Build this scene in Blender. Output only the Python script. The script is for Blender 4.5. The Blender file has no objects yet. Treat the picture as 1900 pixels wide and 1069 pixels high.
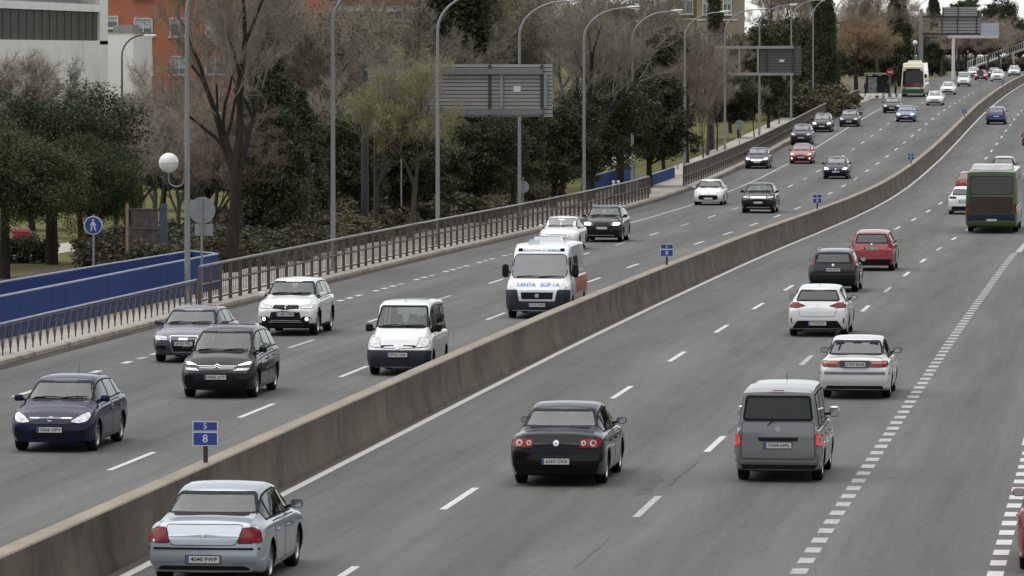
import bpy, bmesh, math, random
import numpy as np
from mathutils import Vector, Matrix
from mathutils.bvhtree import BVHTree

scene = bpy.context.scene
R = math.radians
random.seed(7)

# ---------------------------------------------------------------- camera
cam_d = bpy.data.cameras.new('camera')
cam_d.sensor_width = 36.0
cam_d.lens = 189.5
cam_d.clip_start = 1.0
cam_d.clip_end = 6000.0
cam = bpy.data.objects.new('camera', cam_d)
scene.collection.objects.link(cam)
cam.location = (15.79, 0.0, 8.2)                       # on a footbridge over the right carriageway
cam.rotation_euler = (R(90 - 2.488), 0.0, R(6.617))
scene.camera = cam

# ---------------------------------------------------------------- sky and sun (bright overcast)
SUN_EL, SUN_AZ = 76.0, 285.0                           # azimuth clockwise from +Y
world = bpy.data.worlds.new('World')
scene.world = world
world.use_nodes = True
wn, wl = world.node_tree.nodes, world.node_tree.links
wn.clear()
sky = wn.new('ShaderNodeTexSky'); sky.sky_type = 'NISHITA'; sky.sun_disc = False
sky.sun_elevation = R(SUN_EL); sky.sun_rotation = R(SUN_AZ)
sky.air_density = 1.0; sky.dust_density = 0.2; sky.ozone_density = 1.0
hsv = wn.new('ShaderNodeHueSaturation'); hsv.inputs['Saturation'].default_value = 0.2
bg = wn.new('ShaderNodeBackground'); bg.inputs['Strength'].default_value = 0.085
wo = wn.new('ShaderNodeOutputWorld')
wl.new(sky.outputs[0], hsv.inputs['Color']); wl.new(hsv.outputs[0], bg.inputs[0]); wl.new(bg.outputs[0], wo.inputs[0])
sun_d = bpy.data.lights.new('sun', 'SUN'); sun_d.energy = 1.5; sun_d.angle = R(95); sun_d.color = (1.0, 0.985, 0.955)
sun = bpy.data.objects.new('sun', sun_d); scene.collection.objects.link(sun)
sun.rotation_euler = (R(90 - SUN_EL), 0.0, R(180 - SUN_AZ))
scene.view_settings.view_transform = 'Standard'
scene.view_settings.look = 'None'
scene.view_settings.exposure = 0.88
scene.view_settings.gamma = 1.0
scene.view_settings.use_curve_mapping = False
scene.cycles.use_denoising = True
scene.cycles.max_bounces = 6
scene.cycles.transparent_max_bounces = 8
scene.cycles.caustics_reflective = False
scene.cycles.caustics_refractive = False

# ---------------------------------------------------------------- helpers
COL = scene.collection
def tag(o, label=None, cat=None, group=None, kind=None):
    if label: o['label'] = label
    if cat: o['category'] = cat
    if group: o['group'] = group
    if kind: o['kind'] = kind
    return o
def empty(name, loc=(0, 0, 0), rz=0.0, label=None, cat=None, group=None, kind=None):
    o = bpy.data.objects.new(name, None); COL.objects.link(o)
    o.empty_display_size = 0.2
    o.location = loc; o.rotation_euler = (0, 0, rz)
    return tag(o, label, cat, group, kind)
def link(name, me, parent=None, loc=None):
    o = bpy.data.objects.new(name, me); COL.objects.link(o)
    if parent is not None: o.parent = parent
    if loc is not None: o.location = loc
    return o
def copy_tree(o, parent=None):
    c = o.copy(); COL.objects.link(c); c.parent = parent
    for ch in o.children: copy_tree(ch, c)
    return c
def lerp(a, b, u): return a + (b - a) * u
def sstep(a, b, x):
    u = min(1, max(0, (x - a) / (b - a))); return u * u * (3 - 2 * u)
def interp(x, pts):
    if x <= pts[0][0]: return pts[0][1]
    for (a, fa), (b, fb) in zip(pts, pts[1:]):
        if x <= b: return fa + (fb - fa) * (x - a) / (b - a)
    return pts[-1][1]

TMP = bpy.data.scenes.new('workbench')                # scratch scene: modifiers are evaluated here, alone
def evaluated_mesh(objs):
    for o in objs: TMP.collection.objects.link(o)
    vl = TMP.view_layers[0]; vl.update()
    me = bpy.data.meshes.new_from_object(objs[0].evaluated_get(vl.depsgraph))
    for o in objs: TMP.collection.objects.unlink(o)
    return me
class MB:
    """collects verts, faces and material indices for one mesh"""
    def __init__(s): s.v = []; s.f = []; s.m = []
    def add(s, vs, fs, mi=0):
        n = len(s.v); s.v += [tuple(v) for v in vs]
        for f in fs: s.f.append(tuple(i + n for i in f)); s.m.append(mi)
    def quad(s, a, b, c, d, mi=0): s.add((a, b, c, d), ((0, 1, 2, 3),), mi)
    def box(s, c, d, rz=0.0, mi=0, taper=1.0):
        x, y, z = d[0] / 2, d[1] / 2, d[2] / 2; ca, sa = math.cos(rz), math.sin(rz); vs = []
        for k, (i, j) in [(k, q) for k in (-1, 1) for q in ((-1, -1), (1, -1), (1, 1), (-1, 1))]:
            t = taper if k > 0 else 1.0
            px, py = i * x * t, j * y * t
            vs.append((c[0] + px * ca - py * sa, c[1] + px * sa + py * ca, c[2] + k * z))
        s.add(vs, ((3, 2, 1, 0), (4, 5, 6, 7), (0, 1, 5, 4), (1, 2, 6, 5), (2, 3, 7, 6), (3, 0, 4, 7)), mi)
    def tube(s, pts, rad, n=8, mi=0, caps=True):
        pts = [Vector(p) for p in pts]; m = len(pts)
        if not isinstance(rad, (list, tuple)): rad = [rad] * m
        base = len(s.v); up = Vector((0.013, 0.021, 1)).normalized(); prev = None
        for i, p in enumerate(pts):
            d = (pts[min(i + 1, m - 1)] - pts[max(i - 1, 0)]).normalized()
            if prev is None:
                a = d.cross(up)
                if a.length < 1e-3: a = d.cross(Vector((1, 0, 0)))
            else: a = prev - d * prev.dot(d)
            a.normalize(); prev = a; b = d.cross(a)
            for k in range(n):
                q = 2 * math.pi * k / n
                v = p + (a * math.cos(q) + b * math.sin(q)) * rad[i]; s.v.append((v.x, v.y, v.z))
        for i in range(m - 1):
            for k in range(n):
                k2 = (k + 1) % n
                s.f.append((base + i * n + k, base + i * n + k2, base + (i + 1) * n + k2, base + (i + 1) * n + k)); s.m.append(mi)
        if caps:
            s.f.append(tuple(base + k for k in range(n))[::-1]); s.m.append(mi)
            s.f.append(tuple(base + (m - 1) * n + k for k in range(n))); s.m.append(mi)
    def lathe(s, prof, n=24, axis='z', c=(0, 0, 0), mi=0):
        """prof: list of (radius, height)"""
        base = len(s.v); m = len(prof)
        for (r, h) in prof:
            for k in range(n):
                q = 2 * math.pi * k / n; x, y = r * math.cos(q), r * math.sin(q)
                if axis == 'z': v = (x, y, h)
                elif axis == 'x': v = (h, x, y)
                else: v = (x, -h, y)
                s.v.append((v[0] + c[0], v[1] + c[1], v[2] + c[2]))
        for i in range(m - 1):
            for k in range(n):
                k2 = (k + 1) % n
                s.f.append((base + i * n + k, base + i * n + k2, base + (i + 1) * n + k2, base + (i + 1) * n + k)); s.m.append(mi)
    def mesh(s, name, mats, smooth=False, angle=None):
        me = bpy.data.meshes.new(name); me.from_pydata(s.v, [], s.f)
        if not isinstance(mats, (list, tuple)): mats = [mats]
        for m in mats: me.materials.append(m)
        me.polygons.foreach_set('material_index', s.m)
        if smooth or angle: finish(me, angle or 40)
        me.update(); return me
    def build(s, name, mats, parent=None, smooth=False, angle=None, loc=None):
        return link(name, s.mesh(name, mats, smooth, angle), parent, loc)

def finish(me, deg=40):
    """smooth shading with sharp edges above an angle"""
    bm = bmesh.new(); bm.from_mesh(me)
    bmesh.ops.recalc_face_normals(bm, faces=bm.faces)
    lim = R(deg)
    for f in bm.faces: f.smooth = True
    for e in bm.edges:
        if len(e.link_faces) == 2: e.smooth = e.calc_face_angle(0.0) < lim
    bm.to_mesh(me); bm.free()

# ---------------------------------------------------------------- materials
MATS = {}
def mat(name, col, rough=0.6, metal=0.0, coat=0.0, spec=0.5, var=0.12, scale=3.0, bump=0.0, col2=None, stretch=None, detail=4.0, ior=1.5, emit=None, dirt=None, coatr=0.04):
    if name in MATS: return MATS[name]
    m = bpy.data.materials.new(name); m.use_nodes = True; MATS[name] = m
    n, l = m.node_tree.nodes, m.node_tree.links
    b = n['Principled BSDF']
    b.inputs['Roughness'].default_value = rough; b.inputs['Metallic'].default_value = metal
    b.inputs['Coat Weight'].default_value = coat; b.inputs['Coat Roughness'].default_value = coatr
    b.inputs['Specular IOR Level'].default_value = spec; b.inputs['IOR'].default_value = ior
    tc = n.new('ShaderNodeTexCoord'); src = tc.outputs['Object']
    if stretch:
        mp = n.new('ShaderNodeMapping'); mp.inputs['Scale'].default_value = stretch; l.new(src, mp.inputs[0]); src = mp.outputs[0]
    nz = n.new('ShaderNodeTexNoise'); nz.inputs['Scale'].default_value = scale; nz.inputs['Detail'].default_value = detail; nz.inputs['Roughness'].default_value = 0.62
    l.new(src, nz.inputs['Vector'])
    cr = n.new('ShaderNodeValToRGB'); cr.color_ramp.elements[0].position = 0.3; cr.color_ramp.elements[1].position = 0.72
    c2 = col2 or tuple(min(1, c * (1 + var)) for c in col)
    c1 = col if col2 else tuple(c * (1 - var) for c in col)
    cr.color_ramp.elements[0].color = (*c1, 1); cr.color_ramp.elements[1].color = (*c2, 1)
    l.new(nz.outputs['Fac'], cr.inputs[0]); out = cr.outputs[0]
    if dirt:
        d = n.new('ShaderNodeTexNoise'); d.inputs['Scale'].default_value = dirt[1]; d.inputs['Detail'].default_value = 6
        l.new(src if len(dirt) < 4 else tc.outputs['Object'], d.inputs['Vector'])
        dr = n.new('ShaderNodeValToRGB'); dr.color_ramp.elements[0].position = dirt[2]; dr.color_ramp.elements[1].position = min(1, dirt[2] + 0.25)
        mx = n.new('ShaderNodeMixRGB'); mx.inputs[2].default_value = (*dirt[0], 1)
        l.new(d.outputs['Fac'], dr.inputs[0]); l.new(dr.outputs[0], mx.inputs[0]); l.new(out, mx.inputs[1]); out = mx.outputs[0]
    l.new(out, b.inputs['Base Color'])
    if bump:
        bp = n.new('ShaderNodeBump'); bp.inputs['Strength'].default_value = bump; bp.inputs['Distance'].default_value = 0.02
        l.new(nz.outputs['Fac'], bp.inputs['Height']); l.new(bp.outputs[0], b.inputs['Normal'])
    if emit:
        b.inputs['Emission Color'].default_value = (*emit[0], 1); b.inputs['Emission Strength'].default_value = emit[1]
    return m

def leaf_mat(name, c1, c2, trans=0.25):
    """foliage: colour varies from leaf to leaf"""
    m = bpy.data.materials.new(name); m.use_nodes = True; MATS[name] = m
    n, l = m.node_tree.nodes, m.node_tree.links
    b = n['Principled BSDF']; b.inputs['Roughness'].default_value = 0.6; b.inputs['Specular IOR Level'].default_value = 0.25
    g = n.new('ShaderNodeNewGeometry'); oi = n.new('ShaderNodeObjectInfo')
    cr = n.new('ShaderNodeValToRGB'); cr.color_ramp.elements[0].color = (*c1, 1); cr.color_ramp.elements[1].color = (*c2, 1)
    tc = n.new('ShaderNodeTexCoord'); nz = n.new('ShaderNodeTexNoise'); nz.inputs['Scale'].default_value = 1.3; nz.inputs['Detail'].default_value = 3; l.new(tc.outputs['Object'], nz.inputs['Vector'])
    mm = n.new('ShaderNodeMapRange'); mm.inputs['From Min'].default_value = 0.3; mm.inputs['From Max'].default_value = 0.7; l.new(nz.outputs['Fac'], mm.inputs[0])
    mf = n.new('ShaderNodeMix'); mf.inputs[0].default_value = 0.4; l.new(mm.outputs[0], mf.inputs[2]); l.new(g.outputs['Random Per Island'], mf.inputs[3]); l.new(mf.outputs[0], cr.inputs[0])
    hs = n.new('ShaderNodeHueSaturation'); mr = n.new('ShaderNodeMapRange'); mr.inputs['To Min'].default_value = 0.75; mr.inputs['To Max'].default_value = 1.25
    l.new(oi.outputs['Random'], mr.inputs[0]); l.new(mr.outputs[0], hs.inputs['Value']); l.new(cr.outputs[0], hs.inputs['Color'])
    l.new(hs.outputs[0], b.inputs['Base Color'])
    tr = n.new('ShaderNodeBsdfTranslucent'); l.new(hs.outputs[0], tr.inputs[0])
    mx = n.new('ShaderNodeMixShader'); mx.inputs[0].default_value = trans
    l.new(b.outputs[0], mx.inputs[1]); l.new(tr.outputs[0], mx.inputs[2]); l.new(mx.outputs[0], n['Material Output'].inputs[0])
    return m

# the road climbs gently after a shallow dip: height of the ground along the road
PROF = [(-200, 0.0), (130, 0.0), (150, -0.02), (175, -0.1), (200, -0.22), (230, -0.38), (260, -0.53), (290, -0.62), (310, -0.63), (330, -0.6), (350, -0.52), (370, -0.36), (390, -0.1), (410, 0.17), (430, 0.52),
        (450, 0.9), (470, 1.3), (490, 1.7), (510, 2.08), (530, 2.42), (550, 2.7), (580, 3.08), (610, 3.42), (650, 3.8), (690, 4.09), (750, 4.49), (820, 4.88), (900, 5.3), (1000, 5.64), (1200, 6.3), (5000, 6.3)]
def zp(s): return interp(s, PROF)
def shift(s): return 0.9 * sstep(215, 335, s)          # the road swings slightly to the right
def ground(s, t, dz=0.0): return (t + shift(s), s, zp(s) + dz)
TEXTS = {}
def text_mesh(txt, size):
    key = (txt, size)
    if key not in TEXTS:
        cu = bpy.data.curves.new('lettering', 'FONT'); cu.body = txt; cu.size = size; cu.align_x = 'CENTER'; cu.align_y = 'CENTER'; cu.extrude = 0.002; cu.resolution_u = 2; cu.offset = size * 0.012
        o = bpy.data.objects.new('lettering', cu)
        me = evaluated_mesh([o])
        bpy.data.objects.remove(o); me.name = 'lettering'; TEXTS[key] = me
    return TEXTS[key].copy()
def lettering(txt, size, m, parent, loc, facing, wide=None):
    """facing +1: reads from +y looking back (front of a car), -1: reads from behind"""
    me = text_mesh(txt, size); me.materials.clear(); me.materials.append(m)
    xs = [v.co.x for v in me.vertices]; w = max(xs) - min(xs); k = (wide / w) if wide else 1.0
    me.transform(Matrix.Diagonal((k, 1, 1, 1)))
    me.transform(Matrix.Rotation(R(90), 4, 'X'))
    if facing > 0: me.transform(Matrix.Rotation(math.pi, 4, 'Z'))
    return link('lettering', me, parent, loc)

def disc_poly(cx, cz, r, n=14, rz=None):
    return [(cx + r * math.cos(2 * math.pi * k / n), cz + (rz or r) * math.sin(2 * math.pi * k / n)) for k in range(n)]

# ================================================================ ground, road, kerbs, barrier
def strip(name, t0, t1, s0, s1, dz, m, kind='structure', step=10.0, nt=1, parent=None, label=None):
    mb = MB(); n = max(1, int(math.ceil((s1 - s0) / step)))
    for i in range(n + 1):
        s = s0 + (s1 - s0) * i / n
        a = t0(s) if callable(t0) else t0; b = t1(s) if callable(t1) else t1
        for k in range(nt + 1): mb.v.append(ground(s, lerp(a, b, k / nt), dz))
    for i in range(n):
        for k in range(nt):
            q = i * (nt + 1) + k; mb.f.append((q, q + 1, q + nt + 2, q + nt + 1)); mb.m.append(0)
    o = mb.build(name, m, parent)
    if kind and parent is None: o['kind'] = kind
    return o

# asphalt: fine aggregate, long wheel-track streaks, patches
def asphalt_mat():
    m = bpy.data.materials.new('asphalt'); m.use_nodes = True
    n, l = m.node_tree.nodes, m.node_tree.links; b = n['Principled BSDF']
    tc = n.new('ShaderNodeTexCoord'); b.inputs['Roughness'].default_value = 0.86; b.inputs['Specular IOR Level'].default_value = 0.3
    def noise(scale, st, det=5.0):
        mp = n.new('ShaderNodeMapping'); mp.inputs['Scale'].default_value = st; l.new(tc.outputs['Object'], mp.inputs[0])
        z = n.new('ShaderNodeTexNoise'); z.inputs['Scale'].default_value = scale; z.inputs['Detail'].default_value = det; z.inputs['Roughness'].default_value = 0.6
        l.new(mp.outputs[0], z.inputs['Vector']); return z.outputs['Fac']
    def ramp(fac, p0, p1, c0, c1):
        r = n.new('ShaderNodeValToRGB'); r.color_ramp.elements[0].position = p0; r.color_ramp.elements[1].position = p1
        r.color_ramp.elements[0].color = (*c0, 1); r.color_ramp.elements[1].color = (*c1, 1); l.new(fac, r.inputs[0]); return r.outputs[0]
    def mul(a, bb, f=1.0):
        x = n.new('ShaderNodeMixRGB'); x.blend_type = 'MULTIPLY'; x.inputs[0].default_value = f; l.new(a, x.inputs[1]); l.new(bb, x.inputs[2]); return x.outputs[0]
    base = ramp(noise(2.2, (1, 0.03, 1), 5), 0.3, 0.7, (0.104, 0.102, 0.097), (0.146, 0.144, 0.138))        # streaks along the lanes
    patch = ramp(noise(0.16, (1.0, 0.25, 1), 6), 0.35, 0.65, (0.87,) * 3, (1.08,) * 3)
    grain = ramp(noise(38.0, (1, 1, 1), 2), 0.25, 0.75, (0.8,) * 3, (1.18,) * 3)
    mott = ramp(noise(7.0, (1, 0.6, 1), 4), 0.3, 0.7, (0.86,) * 3, (1.12,) * 3)
    spots = ramp(noise(1.3, (1, 0.5, 1), 8), 0.60, 0.72, (1, 1, 1), (0.80,) * 3)
    c = mul(mul(mul(mul(base, patch), grain), mott), spots)
    # darker oil line down the middle of each lane
    sx = n.new('ShaderNodeSeparateXYZ'); l.new(tc.outputs['Object'], sx.inputs[0])
    w = n.new('ShaderNodeMath'); w.operation = 'MULTIPLY'; w.inputs[1].default_value = 2 * math.pi / 3.5; l.new(sx.outputs[0], w.inputs[0])
    cs = n.new('ShaderNodeMath'); cs.operation = 'COSINE'; l.new(w.outputs[0], cs.inputs[0])
    mr = n.new('ShaderNodeMapRange'); mr.inputs['From Min'].default_value = -1; mr.inputs['To Min'].default_value = 0.84; mr.inputs['To Max'].default_value = 1.08; l.new(cs.outputs[0], mr.inputs[0])
    cc = n.new('ShaderNodeCombineXYZ')
    for k in range(3): l.new(mr.outputs[0], cc.inputs[k])
    c = mul(c, cc.outputs[0], 0.9)
    l.new(c, b.inputs['Base Color'])
    bp = n.new('ShaderNodeBump'); bp.inputs['Strength'].default_value = 0.35; bp.inputs['Distance'].default_value = 0.01
    l.new(noise(60.0, (1, 1, 1), 2), bp.inputs['Height']); l.new(bp.outputs[0], b.inputs['Normal'])
    return m
M_ASPH = asphalt_mat()
M_GRASS = mat('lawn', (0.07, 0.075, 0.026), 0.95, spec=0.1, col2=(0.16, 0.155, 0.055), scale=0.5, detail=8, bump=0.4, dirt=((0.12, 0.095, 0.06), 0.12, 0.55, 1))
M_PAINT = mat('road_paint', (0.56, 0.55, 0.52), 0.7, var=0.1, scale=2.5, dirt=((0.3, 0.29, 0.28), 5.0, 0.6))
M_PAINT_OLD = mat('worn_road_paint', (0.40, 0.395, 0.38), 0.75, var=0.15, scale=2.5, dirt=((0.2, 0.2, 0.19), 4.0, 0.52))
M_PAVE = mat('paving', (0.40, 0.37, 0.32), 0.85, var=0.14, scale=1.4, dirt=((0.22, 0.2, 0.17), 0.5, 0.5))
M_KERB = mat('kerb_concrete', (0.36, 0.32, 0.26), 0.85, var=0.18, scale=2.2, dirt=((0.15, 0.125, 0.1), 1.2, 0.5), bump=0.15)
M_SOIL = mat('bare_soil', (0.11, 0.085, 0.06), 0.95, spec=0.1, col2=(0.17, 0.135, 0.095), scale=0.8, detail=8, bump=0.5)

# the ground: one sheet to the horizon, following the road's rise
mb = MB()
SS = [-300, -100, 0] + [p[0] for p in PROF if p[0] > 0 and p[0] < 5000] + [1600, 2400, 4500]
TT = [-2500, -900, -400, -200, -120, -80, -60, -40, -30, -24, -18, -13.95, 0, 25, 40, 80, 200, 600, 2500]
for s in SS:
    for t in TT: mb.v.append((t + shift(s), s, zp(s) - 0.012 + (0.0 if t < -13 or t > 24 else -0.03)))
for i in range(len(SS) - 1):
    for k in range(len(TT) - 1):
        q = i * len(TT) + k; mb.f.append((q, q + 1, q + len(TT) + 1, q + len(TT))); mb.m.append(0)
tag(mb.build('ground', M_GRASS), kind='structure')
strip('road', -13.95, 24.0, -60, 2000, 0.0, M_ASPH, nt=6)
# gutter stained dark along the kerb
M_GUT = mat('gutter_dirt', (0.062, 0.055, 0.046), 0.95, spec=0.15, var=0.35, scale=1.2, stretch=(2, 0.25, 1), detail=8)
strip('gutter', -13.95, -13.5, 60, 560, 0.006, M_GUT)
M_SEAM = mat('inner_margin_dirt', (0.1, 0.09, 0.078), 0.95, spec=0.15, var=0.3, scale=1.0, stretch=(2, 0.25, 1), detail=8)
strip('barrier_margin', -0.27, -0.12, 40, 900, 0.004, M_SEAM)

# painted markings: each dash and block is its own piece
marks = empty('road_markings', kind='structure')
def dash(name, t, w, s0, s1, m=M_PAINT, dz=0.005, jag=0.0):
    mb = MB(); n = max(1, int((s1 - s0) / 6))
    for i in range(n + 1):
        s = lerp(s0, s1, i / n)
        mb.v += [ground(s, t - w / 2, dz), ground(s, t + w / 2, dz)]
    for i in range(n): mb.f.append((2 * i, 2 * i + 1, 2 * i + 3, 2 * i + 2)); mb.m.append(0)
    return mb.build(name, m, marks)
dash('edge_line', 0.02, 0.17, -40, 900)
P = 15.75
for k in range(-2, 36):
    dash('lane_dash', 3.4, 0.14, 96.0 + k * P, 96.0 + k * P + 4.9, M_PAINT)
    dash('lane_dash', 7.0, 0.14, 94.8 + k * P, 94.8 + k * P + 4.6, M_PAINT if k % 3 else M_PAINT_OLD)
    dash('lane_dash', -4.3, 0.13, 104.3 + (k - 1) * 15.5, 104.3 + (k - 1) * 15.5 + 4.9, M_PAINT)
    if k > -1: dash('lane_dash', -7.75, 0.13, 117.6 + k * 15.6, 117.6 + k * 15.6 + 4.6, M_PAINT if k % 2 else M_PAINT_OLD)
for k in range(-6, 82): dash('block_mark', 10.5, 0.26, 84.7 + 1.825 * k, 84.7 + 1.825 * k + 0.92, M_PAINT_OLD)
dash('merge_line', 10.6, 0.26, 234.8, 420, M_PAINT_OLD)
for k in range(-5, 15): dash('block_mark', 13.6, 0.26, 84.6 + 1.85 * k, 84.6 + 1.85 * k + 0.92, M_PAINT)
dash('gore_line', 13.62, 0.42, 113.2, 150, M_PAINT)
for k in range(0, 46):
    if k % 9 not in (3, 7): dash('block_mark', -10.9, 0.2, 132.0 + 2.15 * k, 132.0 + 2.15 * k + 1.05, M_PAINT_OLD if k % 4 == 1 else M_PAINT)
dash('lane_dash', -10.9, 0.16, 126.5, 129.2); dash('lane_dash', -10.9, 0.16, 121.0, 123.0, M_PAINT_OLD)
dash('merge_line', -10.9, 0.16, 256, 560, M_PAINT_OLD)

# pavement and kerb along the left carriageway
strip('pavement', -18.6, -14.17, -40, 620, 0.115, M_PAVE, nt=2)
strip('pavement_path', -33.0, -30.2, 120, 300, 0.006, M_PAVE)
strip('park_path', -25.2, -23.6, 305, 420, 0.006, M_PAVE)
kerb = empty('kerb', kind='structure')
def kerb_piece(name, s0, s1, step=10):
    mb = MB(); n = max(1, int(math.ceil((s1 - s0) / step)))
    pr = [(-13.95, -0.03), (-13.97, 0.10), (-14.0, 0.125), (-14.18, 0.125), (-14.18, -0.03)]
    for i in range(n + 1):
        s = lerp(s0, s1, i / n)
        for (t, z) in pr: mb.v.append(ground(s, t, z))
    k = len(pr)
    for i in range(n):
        for j in range(k - 1): mb.f.append((i * k + j, i * k + j + 1, (i + 1) * k + j + 1, (i + 1) * k + j)); mb.m.append(0)
    for i in (0, n): mb.f.append(tuple(i * k + j for j in range(k))); mb.m.append(0)
    o = mb.build(name, M_KERB, kerb); return o
for k in range(80): kerb_piece('kerb_stone', 128 + k * 1.0, 128 + k * 1.0 + 0.985)
kerb_piece('kerb_run', -40, 127.98)['kind'] = 'stuff'
kerb_piece('kerb_run', 208, 327)['kind'] = 'stuff'
kerb_piece('kerb_run', 327.02, 600)['kind'] = 'stuff'
strip('right_kerb', 24.0, 24.25, -40, 900, 0.13, M_KERB)

# concrete median barrier: cast lengths with thin joints
def barrier_mat():
    m = mat('barrier_concrete', (0.105, 0.090, 0.072), 0.9, spec=0.25, col2=(0.17, 0.148, 0.12), scale=0.8, detail=8, stretch=(1, 0.35, 1.0), bump=0.12, dirt=((0.062, 0.054, 0.044), 0.9, 0.54, 1))
    n, l = m.node_tree.nodes, m.node_tree.links; b = n['Principled BSDF']
    old = b.inputs['Base Color'].links[0].from_socket
    tc = n.new('ShaderNodeTexCoord'); mp = n.new('ShaderNodeMapping'); mp.inputs['Scale'].default_value = (0.6, 0.55, 0.22); l.new(tc.outputs['Object'], mp.inputs[0])
    z = n.new('ShaderNodeTexNoise'); z.inputs['Scale'].default_value = 1.0; z.inputs['Detail'].default_value = 7; l.new(mp.outputs[0], z.inputs['Vector'])
    r = n.new('ShaderNodeValToRGB'); r.color_ramp.elements[0].position = 0.34; r.color_ramp.elements[1].position = 0.66
    r.color_ramp.elements[0].color = (0.84, 0.84, 0.84, 1); r.color_ramp.elements[1].color = (1.14, 1.13, 1.1, 1)
    x = n.new('ShaderNodeMixRGB'); x.blend_type = 'MULTIPLY'; x.inputs[0].default_value = 1; l.new(z.outputs['Fac'], r.inputs[0]); l.new(old, x.inputs[1]); l.new(r.outputs[0], x.inputs[2])
    l.new(x.outputs[0], b.inputs['Base Color'])
    return m
M_BAR = barrier_mat()
M_CAP = mat('barrier_top_concrete', (0.275, 0.234, 0.182), 0.9, var=0.2, scale=1.2, detail=8, stretch=(1, 0.3, 1), dirt=((0.2, 0.17, 0.135), 0.9, 0.56))
bar = empty('median_barrier', (0, 0, 0), 0, 'long soot-stained concrete barrier with beige top dividing the two carriageways', 'barrier')
def barrier_piece(name, s0, s1, step=6):
    mb = MB(); n = max(1, int(math.ceil((s1 - s0) / step)))
    pr = [(-0.26, -0.02), (-0.28, 0.12), (-0.36, 0.28), (-0.40, 0.95), (-0.42, 0.975), (-0.72, 0.975), (-0.74, 0.95), (-0.78, 0.28), (-0.86, 0.12), (-0.88, -0.02)]
    k = len(pr)
    for i in range(n + 1):
        s = lerp(s0, s1, i / n)
        for (t, z) in pr: mb.v.append(ground(s, t, z))
    for i in range(n):
        for j in range(k - 1):
            mb.f.append((i * k + j, i * k + j + 1, (i + 1) * k + j + 1, (i + 1) * k + j)); mb.m.append(1 if j in (3, 4, 5) else 0)
    for i in (0, n): mb.f.append(tuple(i * k + j for j in range(k))); mb.m.append(0)
    mb.build(name, [M_BAR, M_CAP], bar, angle=30)
s = 30.0
while s < 420: barrier_piece('barrier_segment', s, s + 11.985); s += 12.0
while s < 1000: barrier_piece('barrier_segment', s, s + 29.98, 10); s += 30.0

# old tar seams and a scraped patch in the surface
M_TAR = mat('tar_seam', (0.055, 0.054, 0.052), 0.8, var=0.2, scale=3)
def seam(s0, s1, t, w, m=M_TAR, seed=1):
    rg = random.Random(seed); mb = MB(); n = int((s1 - s0) / 0.5); x = t
    for i in range(n + 1):
        s = lerp(s0, s1, i / n); x += rg.uniform(-0.02, 0.02); ww = w * rg.uniform(0.4, 1.2) * (0.2 if i in (0, n) else 1)
        mb.v += [ground(s, x - ww / 2, 0.003), ground(s, x + ww / 2, 0.003)]
    for i in range(n): mb.f.append((2 * i, 2 * i + 1, 2 * i + 3, 2 * i + 2)); mb.m.append(0)
    mb.build('tar_seam', m, marks)
seam(85, 91, 6.9, 0.03, seed=2); seam(101.5, 108, 7.02, 0.06, seed=3); seam(116, 124, 7.05, 0.05, seed=9)
seam(99.5, 104, 6.6, 0.35, mat('scraped_patch', (0.085, 0.083, 0.079), 0.9, var=0.25, scale=2), 5)
# ================================================================ street furniture along the left pavement
M_RAIL = mat('railing_dark_steel', (0.11, 0.096, 0.082), 0.6, 0.2, var=0.25, scale=3, dirt=((0.10, 0.07, 0.05), 2.0, 0.55))
M_RTOP = mat('railing_top_rail', (0.30, 0.29, 0.27), 0.5, 0.3, var=0.2, scale=2)
M_VTOP = mat('blue_grey_rail', (0.33, 0.37, 0.44), 0.45, 0.3, var=0.12, scale=2)
M_GALV = mat('galvanised_steel', (0.30, 0.31, 0.32), 0.45, 0.55, var=0.12, scale=1.5, stretch=(1, 1, 0.2), dirt=((0.2, 0.19, 0.18), 1.0, 0.6))
M_POLE = mat('painted_lamp_pole', (0.27, 0.274, 0.285), 0.5, 0.25, var=0.1, scale=1.2, stretch=(1, 1, 0.15), dirt=((0.19, 0.18, 0.17), 0.8, 0.6))
M_SLAT = mat('sign_back_aluminium', (0.34, 0.33, 0.315), 0.5, 0.3, var=0.12, scale=1.0, stretch=(0.5, 1, 4))
M_SLATD = mat('sign_stiffener', (0.05, 0.05, 0.055), 0.6, 0.2, var=0.2)
M_BLUEW = mat('blue_wall_panel', (0.016, 0.047, 0.19), 0.8, spec=0.2, var=0.14, scale=0.9, dirt=((0.03, 0.05, 0.14), 1.6, 0.58))
M_WGLOBE = mat('opal_globe', (0.80, 0.80, 0.78), 0.25, var=0.03, coat=0.5)
M_SBLUE = mat('sign_blue', (0.022, 0.060, 0.30), 0.35, var=0.06, coat=0.3)
M_SWHITE = mat('sign_white', (0.66, 0.67, 0.68), 0.4, var=0.05)
M_SGREY = mat('sign_back_grey', (0.30, 0.31, 0.32), 0.5, 0.35, var=0.1)

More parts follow.
